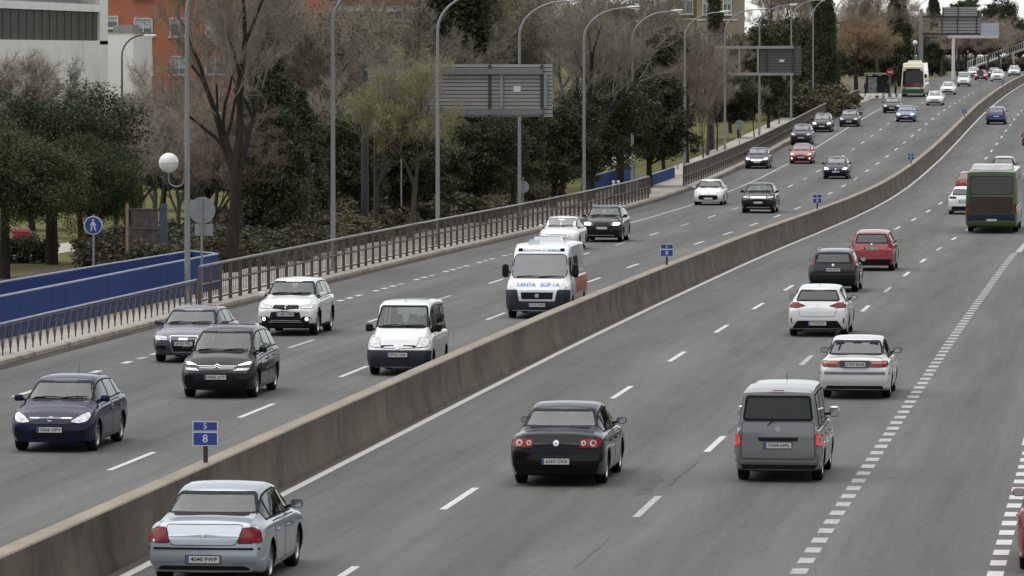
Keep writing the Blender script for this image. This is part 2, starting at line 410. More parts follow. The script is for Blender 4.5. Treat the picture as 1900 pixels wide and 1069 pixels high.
# railing of uprights with fanned struts, then posts with rails
vr = empty('strut_railing', ground(150, -14.45), 0, 'dark railing of fanned V struts under a blue-grey top rail, left of the lamp post', 'railing')
vr.location = (0, 0, 0)
def G(s, t, z): return Vector(ground(s, t, z))
s = 118.0; k = 0
while s < 172.3:
    mb = MB(); mb.box(ground(s, -14.45, 0.115 + 0.43), (0.035, 0.035, 0.86)); mb.build('upright', M_RAIL, vr)
    for e in (-0.47, 0.47):
        mb = MB(); mb.tube([G(s, -14.45, 0.17), G(s + e, -14.45, 0.93)], 0.014, 5); mb.build('strut', M_RAIL, vr, angle=60)
    s += 1.0
for a in range(118, 172, 6):
    mb = MB(); mb.tube([G(a, -14.45, 0.98), G(min(a + 6, 172.4), -14.45, 0.98)], 0.032, 6); mb.build('top_rail', M_VTOP, vr, angle=60)
    mb = MB(); mb.tube([G(a, -14.45, 0.90), G(min(a + 6, 172.4), -14.45, 0.90)], 0.02, 6); mb.build('under_rail', M_RAIL, vr, angle=60)

def post_railing(label, s0, s1, infill=(), h=1.25, group=None):
    ro = empty('post_railing', (0, 0, 0), 0, label, 'railing', group)
    pm = None; s = s0
    while s < s1 + 0.01:
        if pm is None:
            mb = MB(); mb.box((0, 0, h / 2), (0.11, 0.13, h), taper=0.92); pm = mb.mesh('post', M_RAIL)
        link('post', pm, ro, ground(s, -14.45, 0.115)); s += 2.0
    a = s0
    while a < s1 - 0.5:
        b = min(a + 10, s1)
        n = 3
        for nm, z, r, m in (('top_rail', h + 0.13, 0.05, M_RTOP), ('mid_rail', 0.78, 0.045, M_RAIL), ('low_rail', 0.26, 0.035, M_RAIL)):
            mb = MB(); mb.tube([G(lerp(a, b, i / n), -14.45, z) for i in range(n + 1)], r, 6); mb.build(nm, m, ro, angle=60)
        a += 10
    for (a, b) in infill:
        s = a
        while s < b - 0.1:
            mb = MB(); q = s + 0.33
            while q < s + 1.95: mb.box(ground(q, -14.45, 0.33 + (h - 0.25) / 2), (0.022, 0.022, h - 0.25)); q += 0.33
            o = mb.build('bar_infill', M_RAIL, ro); o['kind'] = 'stuff'; s += 2.0
post_railing('long dark post railing with pale top rail between the lamp post and the pavement gap', 172.6, 325.0, [(172.6, 325)])
post_railing('far dark post railing beyond the pavement gap, rising towards the bus stop', 350.0, 572.0, [(350, 572)], h=1.3)

# tall lamp posts with curved arms
def lamp_post(label, s, t, first=[None]):
    if first[0] is None:
        ro = empty('lamp_post'); mb = MB()
        mb.tube([(0, 0, 0.0), (0, 0, 0.02), (0, 0, 3.0), (0, 0, 6.5), (0, 0, 9.55)], [0.105, 0.10, 0.092, 0.078, 0.066], 12); mb.build('pole', M_POLE, ro, angle=50)
        mb = MB(); mb.box((0, 0, 0.02), (0.42, 0.42, 0.04)); mb.build('base_plate', M_GALV, ro)
        mb = MB(); mb.box((0, -0.118, 0.75), (0.11, 0.02, 0.42)); mb.build('service_door', M_GALV, ro)
        pts = [(0, 0, 9.5)] + [(2.35 * (1 - math.cos(q)) , 0, 9.55 + 1.75 * math.sin(q)) for q in [math.pi / 2 * i / 9 for i in range(1, 10)]] + [(2.5, 0, 11.32)]
        mb = MB(); mb.tube(pts, [0.066] + [lerp(0.064, 0.036, i / 9) for i in range(10)], 10); mb.build('curved_arm', M_POLE, ro, angle=50)
        mb = MB(); xs = [2.4, 2.5, 2.7, 3.0, 3.15]; wd = [0.05, 0.11, 0.15, 0.14, 0.06]; ht = [0.05, 0.07, 0.09, 0.08, 0.04]
        for x, w, h in zip(xs, wd, ht):
            for q in range(10):
                a = 2 * math.pi * q / 10; mb.v.append((x, w * math.cos(a), 11.33 + (x - 2.4) * 0.06 + h * math.sin(a)))
        for i in range(4):
            for q in range(10): mb.f.append((i * 10 + q, i * 10 + (q + 1) % 10, (i + 1) * 10 + (q + 1) % 10, (i + 1) * 10 + q)); mb.m.append(0)
        mb.f += [tuple(range(10)), tuple(range(40, 50))]; mb.m += [0, 0]
        hd = mb.build('lamp_head', mat('lamp_head_grey', (0.5, 0.5, 0.5), 0.4, 0.3), ro, angle=50)
        mb = MB(); mb.box((2.82, 0, 11.275), (0.36, 0.2, 0.05), taper=1.0); mb.build('lens', M_WGLOBE, hd)
        first[0] = ro; r = ro
    else: r = copy_tree(first[0])
    r.location = ground(s, t, 0.1); r.rotation_euler = (0, 0, random.uniform(-0.03, 0.03))
    tag(r, label, 'lamp post', 'tall lamp posts along the left pavement'); return r
LP = [(174.6, 'nearest tall lamp post, beside the V-strut railing, carrying the white globe lamp'), (206.9, 'tall lamp post just right of the white crossover and dark conifer'), (238.4, 'tall lamp post standing in front of the left end of the big sign back'),
      (270.4, 'tall lamp post rising behind the big slatted sign back'), (302.4, 'tall lamp post first to the right of the big slatted sign'), (331.6, 'tall lamp post second to the right of the big slatted sign'), (370.4, 'tall lamp post beside the parapet railing start, left of the truss sign'),
      (406.8, 'tall lamp post at the left end of the truss sign arm'), (444.2, 'tall lamp post in front of the truss sign panel'), (485.3, 'tall lamp post just right of the truss sign panel'), (518, 'tall lamp post in front of the round green bush'), (557, 'tall lamp post at the end of the far railing'),
      (600, 'tall lamp post just left of the bus shelter'), (690, 'tall lamp post directly behind the coach'), (745, 'tall lamp post left of the far double sign'), (850, 'distant tall lamp post below the pale blue sign panel'), (905, 'distant tall lamp post right of the pale blue sign panel'), (965, 'second distant lamp post right of the pale blue sign panel'), (1040, 'third distant lamp post right of the pale blue sign panel'), (1120, 'farthest lamp post, near the right edge beside the footbridge ramp')]
lamps = [lamp_post(l, s, -15.2 - shift(s) + (0.9 if s > 600 else 0)) for s, l in LP]
# opal globe on a hooked arm, fixed to the nearest post
mb = MB(); c = Vector((-0.62, 0, 4.62)); prof = [(0.33 * math.sin(math.pi * i / 12), c.z - 0.33 * math.cos(math.pi * i / 12)) for i in range(13)]
mb.lathe(prof, 20, 'z', (c.x, 0, 0)); gl = mb.build('globe_lamp', M_WGLOBE, lamps[0], angle=60)
mb = MB(); mb.lathe([(0.333, 4.615), (0.34, 4.62), (0.333, 4.63)], 20, 'z', (c.x, 0, 0)); mb.build('globe_seam', M_GALV, gl)
mb = MB(); mb.tube([(-0.62, 0, 4.30), (-0.62, 0, 4.12)] + [(-0.36 - 0.26 * math.cos(q), 0, 4.06 - 0.22 * math.sin(q)) for q in [math.pi * i / 8 for i in range(9)]] + [(-0.1, 0, 4.2), (-0.07, 0, 4.55)], 0.025, 6); mb.build('hook_arm', M_POLE, gl, angle=60)

def park_lamp(label, s, t, h=4.0, r=0.3):
    ro = empty('park_lamp', (t, s, zp(s)), 0, label, 'park lamp', 'globe lamps in the park')
    mb = MB(); mb.tube([(0, 0, 0), (0, 0, h * 0.5), (0, 0, h)], [0.06, 0.05, 0.035], 8); mb.build('pole', M_POLE, ro, angle=60)
    mb = MB(); mb.lathe([(r * math.sin(math.pi * i / 10), h + r - r * math.cos(math.pi * i / 10)) for i in range(11)], 16); mb.build('globe', M_WGLOBE, ro, angle=60)
park_lamp('white globe park lamp in front of the dark evergreens, left of the railing start', 385, -16.93, 3.72, 0.27)
park_lamp('white globe park lamp directly above the coach', 640, -10.41, 5.52, 0.28)
# pole behind the bushes
ro = empty('thin_pole', (-20.08, 262, zp(262)), 0, 'thin pale pole among the bushes left of the big sign', 'pole'); mb = MB(); mb.tube([(0, 0, 0), (0, 0, 4), (0, 0, 6.2)], [0.05, 0.045, 0.035], 8); mb.build('shaft', M_GALV, ro)
mb = MB(); mb.lathe([(0.0, 6.2), (0.05, 6.22), (0.0, 6.3)], 8); mb.build('cap', M_GALV, ro)
# small street lamp curving in front of the white building
ro = empty('street_lamp', (-41.18, 300, zp(300)), 0, 'small dark street lamp with curved arm in front of the white building', 'street lamp')
mb = MB(); mb.tube([(0, 0, 0), (0, 0, 5), (0, 0, 8.8)], [0.08, 0.07, 0.05], 8); mb.build('pole', M_RAIL, ro, angle=60)
mb = MB(); mb.tube([(1.3 * (1 - math.cos(q)), 0, 8.7 + 1.2 * math.sin(q)) for q in [math.pi / 2 * i / 7 for i in range(8)]], 0.05, 8); mb.build('curved_arm', M_RAIL, ro, angle=60)
mb = MB(); mb.box((1.6, 0, 9.88), (0.7, 0.25, 0.1), taper=0.8); mb.build('lamp_head', M_WGLOBE, ro)

# blue walls of the pedestrian underpass
def blue_wall(label, pts, h=1.2, post=None):
    ro = empty('blue_wall', (0, 0, 0), 0, label, 'wall')
    for (s0, t0), (s1, t1) in zip(pts, pts[1:]):
        n = max(1, int(abs(s1 - s0) / 2.2) or int(abs(t1 - t0) / 1.2) or 1)
        for i in range(n):
            a = (lerp(s0, s1, i / n), lerp(t0, t1, i / n)); b = (lerp(s0, s1, (i + 0.992) / n), lerp(t0, t1, (i + 0.992) / n))
            A, B = G(*a, 0.1), G(*b, 0.1); d = (B - A); rz = math.atan2(d.y, d.x); m = (A + B) / 2
            mb = MB(); mb.box((m.x, m.y, m.z + h / 2), (d.length, 0.06, h), rz); mb.build('panel', M_BLUEW, ro)
            mb = MB(); mb.tube([A + Vector((0, 0, h + 0.045)), B + Vector((0, 0, h + 0.045)) + d * 0.008], 0.035, 6); mb.build('coping', M_VTOP, ro)
    return ro
blue_wall('front blue panelled wall of the underpass ramp behind the strut railing', [(112, -16.25), (186.6, -16.25)])
blue_wall('rear blue panelled wall of the underpass ramp, nearer the pines', [(112, -18.9), (162, -18.35), (189.5, -17.75), (186.8, -16.36)], 1.2)
strip('underpass_ramp', -17.6, -16.3, 112, 186, 0.122, mat('ramp_floor', (0.10, 0.10, 0.11), 0.9))
blue_wall('blue wall of the far underpass beside the pavement gap', [(342, -16.6), (368, -16.6)], 0.7)
blue_wall('dim blue wall under the evergreens left of the far underpass', [(322, -20.0), (322.5, -23.5)], 0.8)
blue_wall('blue rear wall of the far underpass', [(336, -19.0), (362, -18.8)], 1.0)
for x, lab in ((-17.2, 'left white bollard post at the far underpass'), (-16.9, 'right white bollard post at the far underpass')):
    o = empty('bollard', ground(331, x), 0, lab, 'bollard'); mb = MB(); mb.tube([(0, 0, 0.1), (0, 0, 0.95), (0, 0, 1.0)], [0.09, 0.09, 0.05], 10); mb.build('shaft', M_SWHITE, o, angle=50); mb = MB(); mb.lathe([(0.092, 0.8), (0.094, 0.83), (0.092, 0.86)], 10); mb.build('band', M_GALV, o)

# traffic signs
def pole_sign(name, label, s, t, h, parts, r=0.035, z0=0.115):
    ro = empty(name, (t, s, zp(s) + z0), 0, label, 'sign'); mb = MB(); mb.tube([(0, 0, 0), (0, 0, h)], r, 8); mb.build('pole', M_GALV, ro)
    for f in parts: f(ro)
    return ro
def disc(r, z, y, m, n=28, th=0.02, name='disc', x=0.0):
    def f(ro):
        mb = MB(); mb.lathe([(0.0005, -th), (r, -th), (r, 0), (0.0005, 0)], n, 'y', (x, y, z)); mb.build(name, m, ro, angle=30)
    return f
def plate(w, h, z, y, m, name='plate', x=0.0):
    def f(ro): mb = MB(); mb.box((x, y, z), (w, 0.02, h)); mb.build(name, m, ro)
    return f
def walker(ro):
    mb = MB(); y = -0.075
    def shp(p): mb.add([(x, y, 2.0 + z) for x, z in p], [tuple(range(len(p)))])
    shp(disc_poly(0.0, 0.17, 0.035, 10)); shp([(-0.045, 0.12), (0.045, 0.12), (0.05, -0.02), (-0.05, -0.02)]); shp([(-0.05, 0.0), (0.0, 0.0), (-0.06, -0.18), (-0.10, -0.18)]); shp([(0.0, 0.0), (0.05, 0.0), (0.11, -0.18), (0.07, -0.18)]); shp([(0.045, 0.11), (0.11, -0.0), (0.085, -0.02), (0.03, 0.07)]); shp([(-0.045, 0.11), (-0.11, 0.0), (-0.09, -0.02), (-0.03, 0.07)])
    mb.build('pedestrian_symbol', M_SWHITE, ro)
ps = pole_sign('pedestrian_sign', 'round blue sign with white walking figure above the blue walls', 175.5, -18.51, 2.36, [disc(0.31, 2.0, -0.05, M_SWHITE, name='rim'), disc(0.275, 2.0, -0.066, M_SBLUE, th=0.004, name='face'), walker], z0=0.5)
ps.location.z = 2.53 - 2.0
mb = MB(); mb.tube([(0, 0, 0), (0, 0, -1.6)], 0.035, 8); mb.build('pole', M_GALV, ps)
pole_sign('round_sign', 'grey back of a round traffic sign beside the nearest lamp post', 178.2, -15.35, 3.35, [disc(0.45, 3.06 - 0.1, 0.05, M_SGREY, name='sign_back'), plate(0.62, 0.40, 2.40 - 0.1, 0.06, M_SGREY, 'lower_plate', 0.06)], 0.04)
pole_sign('round_sign', 'grey round sign back beside the third lamp post behind the railing', 271.5, -15.26 + 0.12, 2.4, [disc(0.3, 1.9, 0.05, M_SGREY, name='sign_back')], 0.03)
pole_sign('round_sign', 'dark round sign on a pole in the median near the far white cars', 553, -0.20, 2.3, [disc(0.36, 2.6, 0.05, mat('sign_dark', (0.08, 0.085, 0.1), 0.5), name='sign_back')], 0.035, 0.9)
pole_sign('round_sign', 'small blue-grey round sign in the park right of the far lamp posts', 430, -15.79, 2.2, [disc(0.4, 2.0, 0.05, M_SGREY, name='sign_back')], 0.03, 0)
# kilometre tablets on the barrier: blue with white border, "5" over "8"
def tablet(label, s, t, sc=1.0, txt=True):
    ro = empty('distance_tablet', ground(s, t, 0.97), 0, label, 'sign', 'blue tablets on the barrier')
    mb = MB(); mb.box((0, 0, 0.16), (0.075, 0.05, 0.34)); mb.build('post', mat('rusty_post', (0.07, 0.05, 0.04), 0.7, 0.3, var=0.3), ro)
    for nm, z0, z1 in (('upper_plate', 0.56, 0.74), ('lower_plate', 0.30, 0.55)):
        mb = MB(); mb.box((0, -0.03, (z0 + z1) / 2), (0.46, 0.012, z1 - z0)); p = mb.build(nm, M_SWHITE, ro)
        mb = MB(); mb.box((0, -0.038, (z0 + z1) / 2), (0.42, 0.006, z1 - z0 - 0.035)); mb.build('blue_face', M_SBLUE, p)
        if txt: l = lettering('5' if nm == 'upper_plate' else '8', 0.15 if nm == 'upper_plate' else 0.2, M_SWHITE, p, (0, -0.043, (z0 + z1) / 2), -1); l.name = 'numeral'
    ro.scale = (sc,) * 3
tablet('blue numbered tablet on the barrier beside the navy hatchback', 93.9, -0.56)
tablet('blue numbered tablet on the barrier right of the ambulance', 188.0, -0.56)
tablet('blue numbered tablet on the barrier right of the black crossover', 270.5, -0.56)
tablet('blue numbered tablet on the barrier right of the dark blue hatchback', 371, -0.56)
tablet('small dark tablet on the barrier left of the deep blue car', 484, -0.5)
tablet('farthest tablet on the barrier near the top right', 622, -0.5)

# big direction signs, seen from the back
def sign_back(ro, s, x0, x1, z0, z1, n, stiff=(), y=0.0, m=M_SLAT):
    h = (z1 - z0) / n
    for i in range(n):
        mb = MB(); mb.box(((x0 + x1) / 2, y, z0 + (i + 0.5) * h), (x1 - x0, 0.035, h * 0.80)); mb.build('board', m, ro)
    mb = MB(); mb.box(((x0 + x1) / 2, y + 0.045, (z0 + z1) / 2), (x1 - x0 - 0.02, 0.01, z1 - z0 - 0.04)); mb.build('sign_face', M_SLATD, ro)
    for x in stiff: mb = MB(); mb.box((x, y - 0.07, (z0 + z1) / 2), (0.12, 0.1, z1 - z0 - 0.06)); mb.build('stiffener', M_SLATD, ro)
S1 = 255; x0, x1, z0, z1 = -18.24, -11.85, 5.19, 7.72
ro = empty('direction_sign', (0, S1, 0), 0, 'large slatted grey sign back on a cantilever, beside the bare trees', 'sign')
sign_back(ro, S1, x0, x1, z0, z1, 14, (lerp(x0, x1, 0.53), lerp(x0, x1, 0.92)))
for z in (z1 - 0.36, z0 + 0.24): mb = MB(); mb.box(((x0 - 2.6 + x1 - 0.45) / 2, -0.2, z), (x1 - 0.45 - x0 + 2.6, 0.16, 0.26)); mb.build('cantilever_beam', mat('cantilever_steel', (0.20, 0.205, 0.21), 0.5, 0.4, var=0.15), ro)
for x in (lerp(x0, x1, 0.62), lerp(x0, x1, 0.95)): mb = MB(); mb.box((x, -0.12, (z0 + z1) / 2), (0.14, 0.06, z1 - z0 - 0.9)); mb.build('bracket', M_GALV, ro)
mb = MB(); mb.box((lerp(x0, x1, 0.735), -0.03, lerp(z0, z1, 0.53)), (0.34, 0.02, 0.26)); mb.build('sticker', M_SWHITE, ro)
mb = MB(); mb.tube([(x0 - 2.6, -0.2, zp(S1)), (x0 - 2.6, -0.2, z1)], [0.2, 0.15], 12); mb.build('column', M_SLATD, ro, angle=50)
S2 = 432; x0, x1, z0, z1 = -14.46, -11.00, 6.48, 8.80; xl = -18.19
ro = empty('direction_sign', (0, S2, 0), 0, 'dark slatted sign back on a truss arm between the far lamp posts', 'sign')
sign_back(ro, S2, x0, x1, z0, z1, 10, (lerp(x0, x1, 0.2), lerp(x0, x1, 0.82)), m=mat('sign_back_dark', (0.13, 0.125, 0.12), 0.55, 0.3, var=0.15))
mb = MB(); mb.box((lerp(x0, x1, 0.55), -0.03, lerp(z0, z1, 0.5)), (0.4, 0.02, 0.2)); mb.build('sticker', M_SWHITE, ro)
for z in (z1 - 0.08, z0 + 0.1): mb = MB(); mb.box(((xl + x1 - 0.6) / 2, -0.2, z), (x1 - 0.6 - xl, 0.2, 0.22)); mb.build('truss_chord', M_SLAT, ro)
for x in (lerp(xl, x0, 0.6), x0): mb = MB(); mb.box((x, -0.2, (z0 + z1) / 2), (0.13, 0.13, z1 - z0 - 0.3)); mb.build('truss_upright', M_SLAT, ro)
mb = MB(); mb.tube([(xl + 0.3, -0.2, z1 - 0.2), (lerp(xl, x0, 0.6), -0.2, z0 + 0.2)], 0.06, 6); mb.build('truss_diagonal', M_SLAT, ro)
mb = MB(); mb.tube([(xl, -0.2, zp(S2)), (xl, -0.2, z1)], [0.25, 0.2], 12); mb.build('column', M_SLATD, ro, angle=50)
S3 = 700; x0, x1, z0, z1 = -9.39, -4.45, 10.77, 14.25; xl = -12.10
ro = empty('direction_sign', (0, S3, 0), 0, 'double grey sign back high above the coach, against the far trees', 'sign')
zm = lerp(z0, z1, 0.63); sign_back(ro, S3, x0 - 0.5, x1, z0, zm - 0.05, 5, (x0, lerp(x0, x1, 0.4), x1 - 0.5)); sign_back(ro, S3, x0, x1 - 0.4, zm + 0.1, z1, 4, (x0 + 0.1, lerp(x0, x1, 0.42)))
for z in (zm, z0): mb = MB(); mb.box(((xl + x1) / 2, -0.3, z), (x1 - xl, 0.25, 0.24)); mb.build('truss_chord', M_SLATD, ro)
mb = MB(); mb.tube([(xl, -0.3, zp(S3)), (xl, -0.3, zm + 1.0)], [0.28, 0.22], 10); mb.build('column', M_POLE, ro)
S4 = 760; x0, x1, z0, z1 = -6.11, -3.61, 10.84, 12.50; xl = -10.79
ro = empty('direction_sign', (0, S4, 0), 0, 'pale blue sign panel on a white beam right of the double sign', 'sign')
mpb = mat('pale_blue_sign', (0.40, 0.46, 0.52), 0.5, var=0.08)
for i in range(3): mb = MB(); mb.box(((x0 + x1) / 2, 0, lerp(z0, z1, (i + 0.5) / 3)), (x1 - x0, 0.05, (z1 - z0) / 3 - 0.04)); mb.build('panel', mpb, ro)
mb = MB(); mb.box(((xl + x1) / 2, -0.05, z0 - 0.25), (x1 - xl, 0.3, 0.42)); mb.build('beam', mat('beam_white', (0.55, 0.55, 0.55), 0.5), ro)
xc = -9.96; mb = MB(); mb.tube([(xc, 0, zp(S4)), (xc, 0, z0 - 0.4)], [0.26, 0.2], 12); mb.build('column', M_SWHITE, ro)

# notice board with graffiti-dark mesh, red bin on the lawn
ro = empty('notice_board', (-21.16, 199, zp(199)), 0, 'dark scribbled notice board between a pale post and a blue-grey post under the trees', 'notice board')
M_NB = mat('scribbled_board', (0.045, 0.035, 0.04), 0.8, col2=(0.13, 0.10, 0.10), scale=7, detail=8, stretch=(1, 1, 0.6))
for i in range(3): mb = MB(); mb.box((0.0, 0, 0.75 + i * 0.75), (1.0, 0.06, 0.70)); mb.build('panel', M_NB, ro)
mb = MB(); mb.box((-0.66, 0, 1.4), (0.10, 0.1, 2.8)); mb.build('pale_post', mat('pale_wood', (0.30, 0.22, 0.14), 0.8, var=0.2), ro)
mb = MB(); mb.box((0.72, 0, 1.4), (0.28, 0.12, 2.8)); mb.build('blue_post', mat('blue_grey_post', (0.05, 0.07, 0.10), 0.6), ro)
for z in (1.12, 1.87, 2.6): mb = MB(); mb.box((0, -0.04, z), (1.2, 0.04, 0.05)); mb.build('cross_rail', M_RAIL, ro)
ro = empty('waste_bin', (-33.58, 236, zp(236)), 0.2, 'red waste container standing on the lawn behind the pine trunks', 'bin')
mb = MB(); mb.box((0, 0, 0.35), (0.75, 0.55, 0.7), taper=1.08); mb.build('tub', mat('bin_red', (0.32, 0.02, 0.03), 0.5, var=0.1), ro); mb = MB(); mb.box((0, 0, 0.76), (0.86, 0.64, 0.12), taper=0.8); mb.build('lid', mat('bin_lid_red', (0.26, 0.015, 0.025), 0.45), ro)

# bus stop: shelter, no-entry sign, waiting people, low wall
ro = empty('bus_shelter', (-13.19, 606, zp(606) + 0.1), 0, 'dark glazed bus shelter left of the coach', 'bus shelter')
for x in (-1.3, 1.3):
    for y in (-0.6, 0.7): mb = MB(); mb.box((x, y, 1.2), (0.09, 0.09, 2.4)); mb.build('upright', M_RAIL, ro)
mb = MB(); mb.box((0, 0, 2.5), (3.1, 1.8, 0.16), taper=0.95); mb.build('roof', M_SGREY, ro)
mb = MB(); mb.box((0, 0.72, 1.3), (2.5, 0.03, 1.9)); mb.build('back_glass', mat('shelter_glass', (0.05, 0.06, 0.06), 0.1), ro)
mb = MB(); mb.box((-0.55, -0.55, 1.25), (0.95, 0.1, 1.75)); mb.build('poster_panel', mat('shelter_poster', (0.10, 0.12, 0.12), 0.3, col2=(0.42, 0.44, 0.43), scale=1.6, detail=2), ro)
mb = MB(); mb.box((0.4, 0.4, 0.45), (1.6, 0.35, 0.06)); mb.build('bench', M_RAIL, ro)
def bar_(ro): mb = MB(); mb.box((0, -0.078, 2.75), (0.52, 0.01, 0.14)); mb.build('white_bar', M_SWHITE, ro)
pole_sign('no_entry_sign', 'round red no-entry sign with white bar by the bus shelter', 600, -11.53, 3.2, [disc(0.45, 2.75, -0.05, mat('sign_red', (0.34, 0.02, 0.03), 0.4), name='face'), bar_])
ro = empty('low_wall', (-18.52, 640, zp(640)), 0, 'pale low garden wall left of the bus shelter', 'wall')
for i in range(5): mb = MB(); mb.box((-3 + i * 1.62, 0, 0.85), (1.6, 0.25, 1.7)); mb.build('wall_panel', mat('cream_render', (0.42, 0.38, 0.29), 0.9, var=0.15), ro)
mb = MB(); mb.box((0.2, 0, 1.75), (8.2, 0.35, 0.1)); mb.build('coping', M_KERB, ro)
for i in range(9):
    o = empty('bollard', ground(588 + (i % 2) * 1.5, -16.6 + i * 0.72), 0, ('%s low white block from the left in the row below the bus shelter' % ['first', 'second', 'third', 'fourth', 'fifth', 'sixth', 'seventh', 'eighth', 'ninth'][i]), 'bollard', 'low blocks at the bus stop')
    mb = MB(); mb.tube([(0, 0, 0.05), (0, 0, 0.55), (0, 0, 0.68)], [0.2, 0.18, 0.08], 10); mb.build('stub', M_SWHITE, o, angle=50); mb = MB(); mb.lathe([(0.26, 0.0), (0.25, 0.14), (0.2, 0.16)], 10); mb.build('foot', M_KERB, o)
# pale footbridge ramp with lattice railing at the far right
ro = empty('footbridge_ramp', (0, 900, 0), 0, 'pale lattice footbridge ramp climbing at the far right edge', 'footbridge')
M_FB = mat('footbridge_pale', (0.50, 0.50, 0.49), 0.6, var=0.12)
xa, xb, za, zb_ = -12.28, -1.57, 5.70, 9.45
mb = MB(); mb.tube([(xa, 0, za), (xb, 0, zb_)], 0.22, 6); mb.build('deck', M_FB, ro)
mb = MB(); mb.tube([(xa, 0, za + 1.2), (xb, 0, zb_ + 1.2)], 0.09, 6); mb.build('handrail', M_FB, ro)
for i in range(30):
    u = i / 29; x, z = lerp(xa, xb, u), lerp(za, zb_, u); mb = MB(); mb.box((x, 0, z + 0.6), (0.14, 0.1, 1.2)); mb.build('baluster', M_FB, ro)
for i in range(5):
    u = (i + 0.5) / 5; x, z = lerp(xa, xb, u), lerp(za, zb_, u); g = zp(900); mb = MB(); mb.box((x, 0, (z + g) / 2), (0.35, 0.35, max(0.3, z - g))); mb.build('pier', M_FB, ro)
# ================================================================ buildings behind the trees
M_WALLW = mat('white_render', (0.86, 0.85, 0.83), 0.85, var=0.06, scale=0.5, dirt=((0.5, 0.49, 0.46), 0.25, 0.58))
M_BRICK = mat('orange_brick', (0.36, 0.125, 0.07), 0.9, col2=(0.45, 0.17, 0.10), scale=6, detail=6, stretch=(1, 1, 3))
M_FRAME = mat('window_frame_white', (0.62, 0.62, 0.60), 0.6, var=0.04)
M_PANE = mat('window_pane', (0.10, 0.13, 0.13), 0.08, var=0.3, scale=0.7, spec=0.7)
M_BLIND = mat('roller_blind', (0.42, 0.46, 0.47), 0.7, var=0.06)
M_BAND = mat('dark_ribbon_glass', (0.055, 0.056, 0.046), 0.6, var=0.3, scale=0.4, stretch=(1, 1, 0.2))
M_STONE = mat('beige_stone', (0.30, 0.25, 0.175), 0.9, var=0.2, scale=1.2, detail=8)
M_BROWN = mat('brown_facade', (0.19, 0.115, 0.085), 0.9, var=0.15, scale=0.6)
def window(b, x, y, z, w, h, frame=M_FRAME, blind=0.4, bars=1):
    """recessed window in a wall that faces -y at depth y"""
    wd = empty('window', (x, y, z)); wd.parent = b
    mb = MB(); t = 0.09
    for cx, cz, sx, sz in ((0, h / 2 - t / 2, w, t), (0, -h / 2 + t / 2, w, t), (-w / 2 + t / 2, 0, t, h - 2 * t), (w / 2 - t / 2, 0, t, h - 2 * t)): mb.box((cx, -0.05, cz), (sx, 0.14, sz))
    for k in range(bars): mb.box((-w / 2 + (k + 1) * w / (bars + 1), -0.04, 0), (0.07, 0.1, h - 2 * t))
    mb.build('frame', frame, wd)
    mb = MB(); mb.box((0, 0.0, 0), (w - t, 0.03, h - t)); mb.build('pane', M_PANE, wd)
    if blind: mb = MB(); mb.box((0, -0.022, h / 2 - t - blind * h / 2), (w - 2 * t, 0.012, blind * h)); mb.build('blind', M_BLIND, wd)
    mb = MB(); mb.box((0, -0.12, -h / 2 - 0.05), (w + 0.2, 0.3, 0.08)); mb.build('sill', frame, wd)

# brick apartment block
Y = 425; xl, xr = -66.10, -49.95; g = zp(Y)
br = empty('brick_building', (0, 0, 0), 0, 'orange brick apartment block with white framed windows behind the bare trees', 'building')
mb = MB(); mb.box(((xl + xr) / 2, Y + 6, g + 10), (xr - xl, 12, 20)); mb.build('wall', M_BRICK, br)
mb = MB(); mb.box(((xl + xr) / 2, Y + 6, g + 20.2), (xr - xl + 0.6, 12.6, 0.4)); mb.build('roof', M_KERB, br)
for r_ in range(-1, 4):
    for c in range(5):
        x, z = -63.16 + c * 2.89, 10.31 - r_ * 3.04
        if r_ == 2 and c < 0: continue
        window(br, x, Y - 0.02, z, 1.52, 1.5, blind=(0.5, 0.25, 0.6, 0.35)[(r_ + c) % 4])
    window(br, -65.70, Y - 0.02, 10.73 - r_ * 3.04, 1.0, 1.0, bars=0)
# white building with dark ribbon window running away to the right
wb = empty('white_building', (0, 0, 0), 0, 'white modern building with long dark ribbon window at the upper left', 'building')
XW = -62.0; s0, s1 = 330.0, 404.0; g = -0.3
mb = MB(); mb.box((XW - 8, (s0 + s1) / 2, (g + 9.18) / 2), (16, s1 - s0, 9.18 - g)); mb.build('lower_wall', M_WALLW, wb)
mb = MB(); mb.box((XW - 8.2, (s0 + s1) / 2 - 1.6, 10.25), (16, s1 - s0 - 3.2, 2.2)); mb.build('ribbon_glass', M_BAND, wb)
for i in range(26):
    mb = MB(); mb.box((XW - 0.19, s0 + 1.5 + i * 2.7, 10.25), (0.1, 0.12, 2.1)); mb.build('mullion', mat('ribbon_mullion', (0.09, 0.09, 0.08), 0.5), wb)
mb = MB(); mb.box((XW - 8, s1 - 1.6, 12.4), (16, 3.2, 7)); mb.build('end_wall', M_WALLW, wb)
mb = MB(); mb.box((XW - 7.95, (s0 + s1) / 2 - 1.6, 11.62), (16, s1 - s0 - 3.25, 0.55)); mb.build('white_fascia', M_WALLW, wb)
mb = MB(); mb.box((XW - 8.15, (s0 + s1) / 2 - 5, 12.6), (16, s1 - s0 - 10, 1.4)); mb.build('upper_ribbon', mat('upper_ribbon_grey', (0.16, 0.16, 0.17), 0.4, var=0.15), wb)
mb = MB(); mb.box((XW - 8, (s0 + s1) / 2 - 1.6, 14.4), (16, s1 - s0 - 3.2, 2.2)); mb.build('parapet', M_WALLW, wb)
for z in (3.0, 6.0):
    mb = MB(); mb.box((XW + 0.012, (s0 + s1) / 2, z), (0.03, s1 - s0 - 0.4, 0.04)); mb.build('wall_joint', M_KERB, wb)
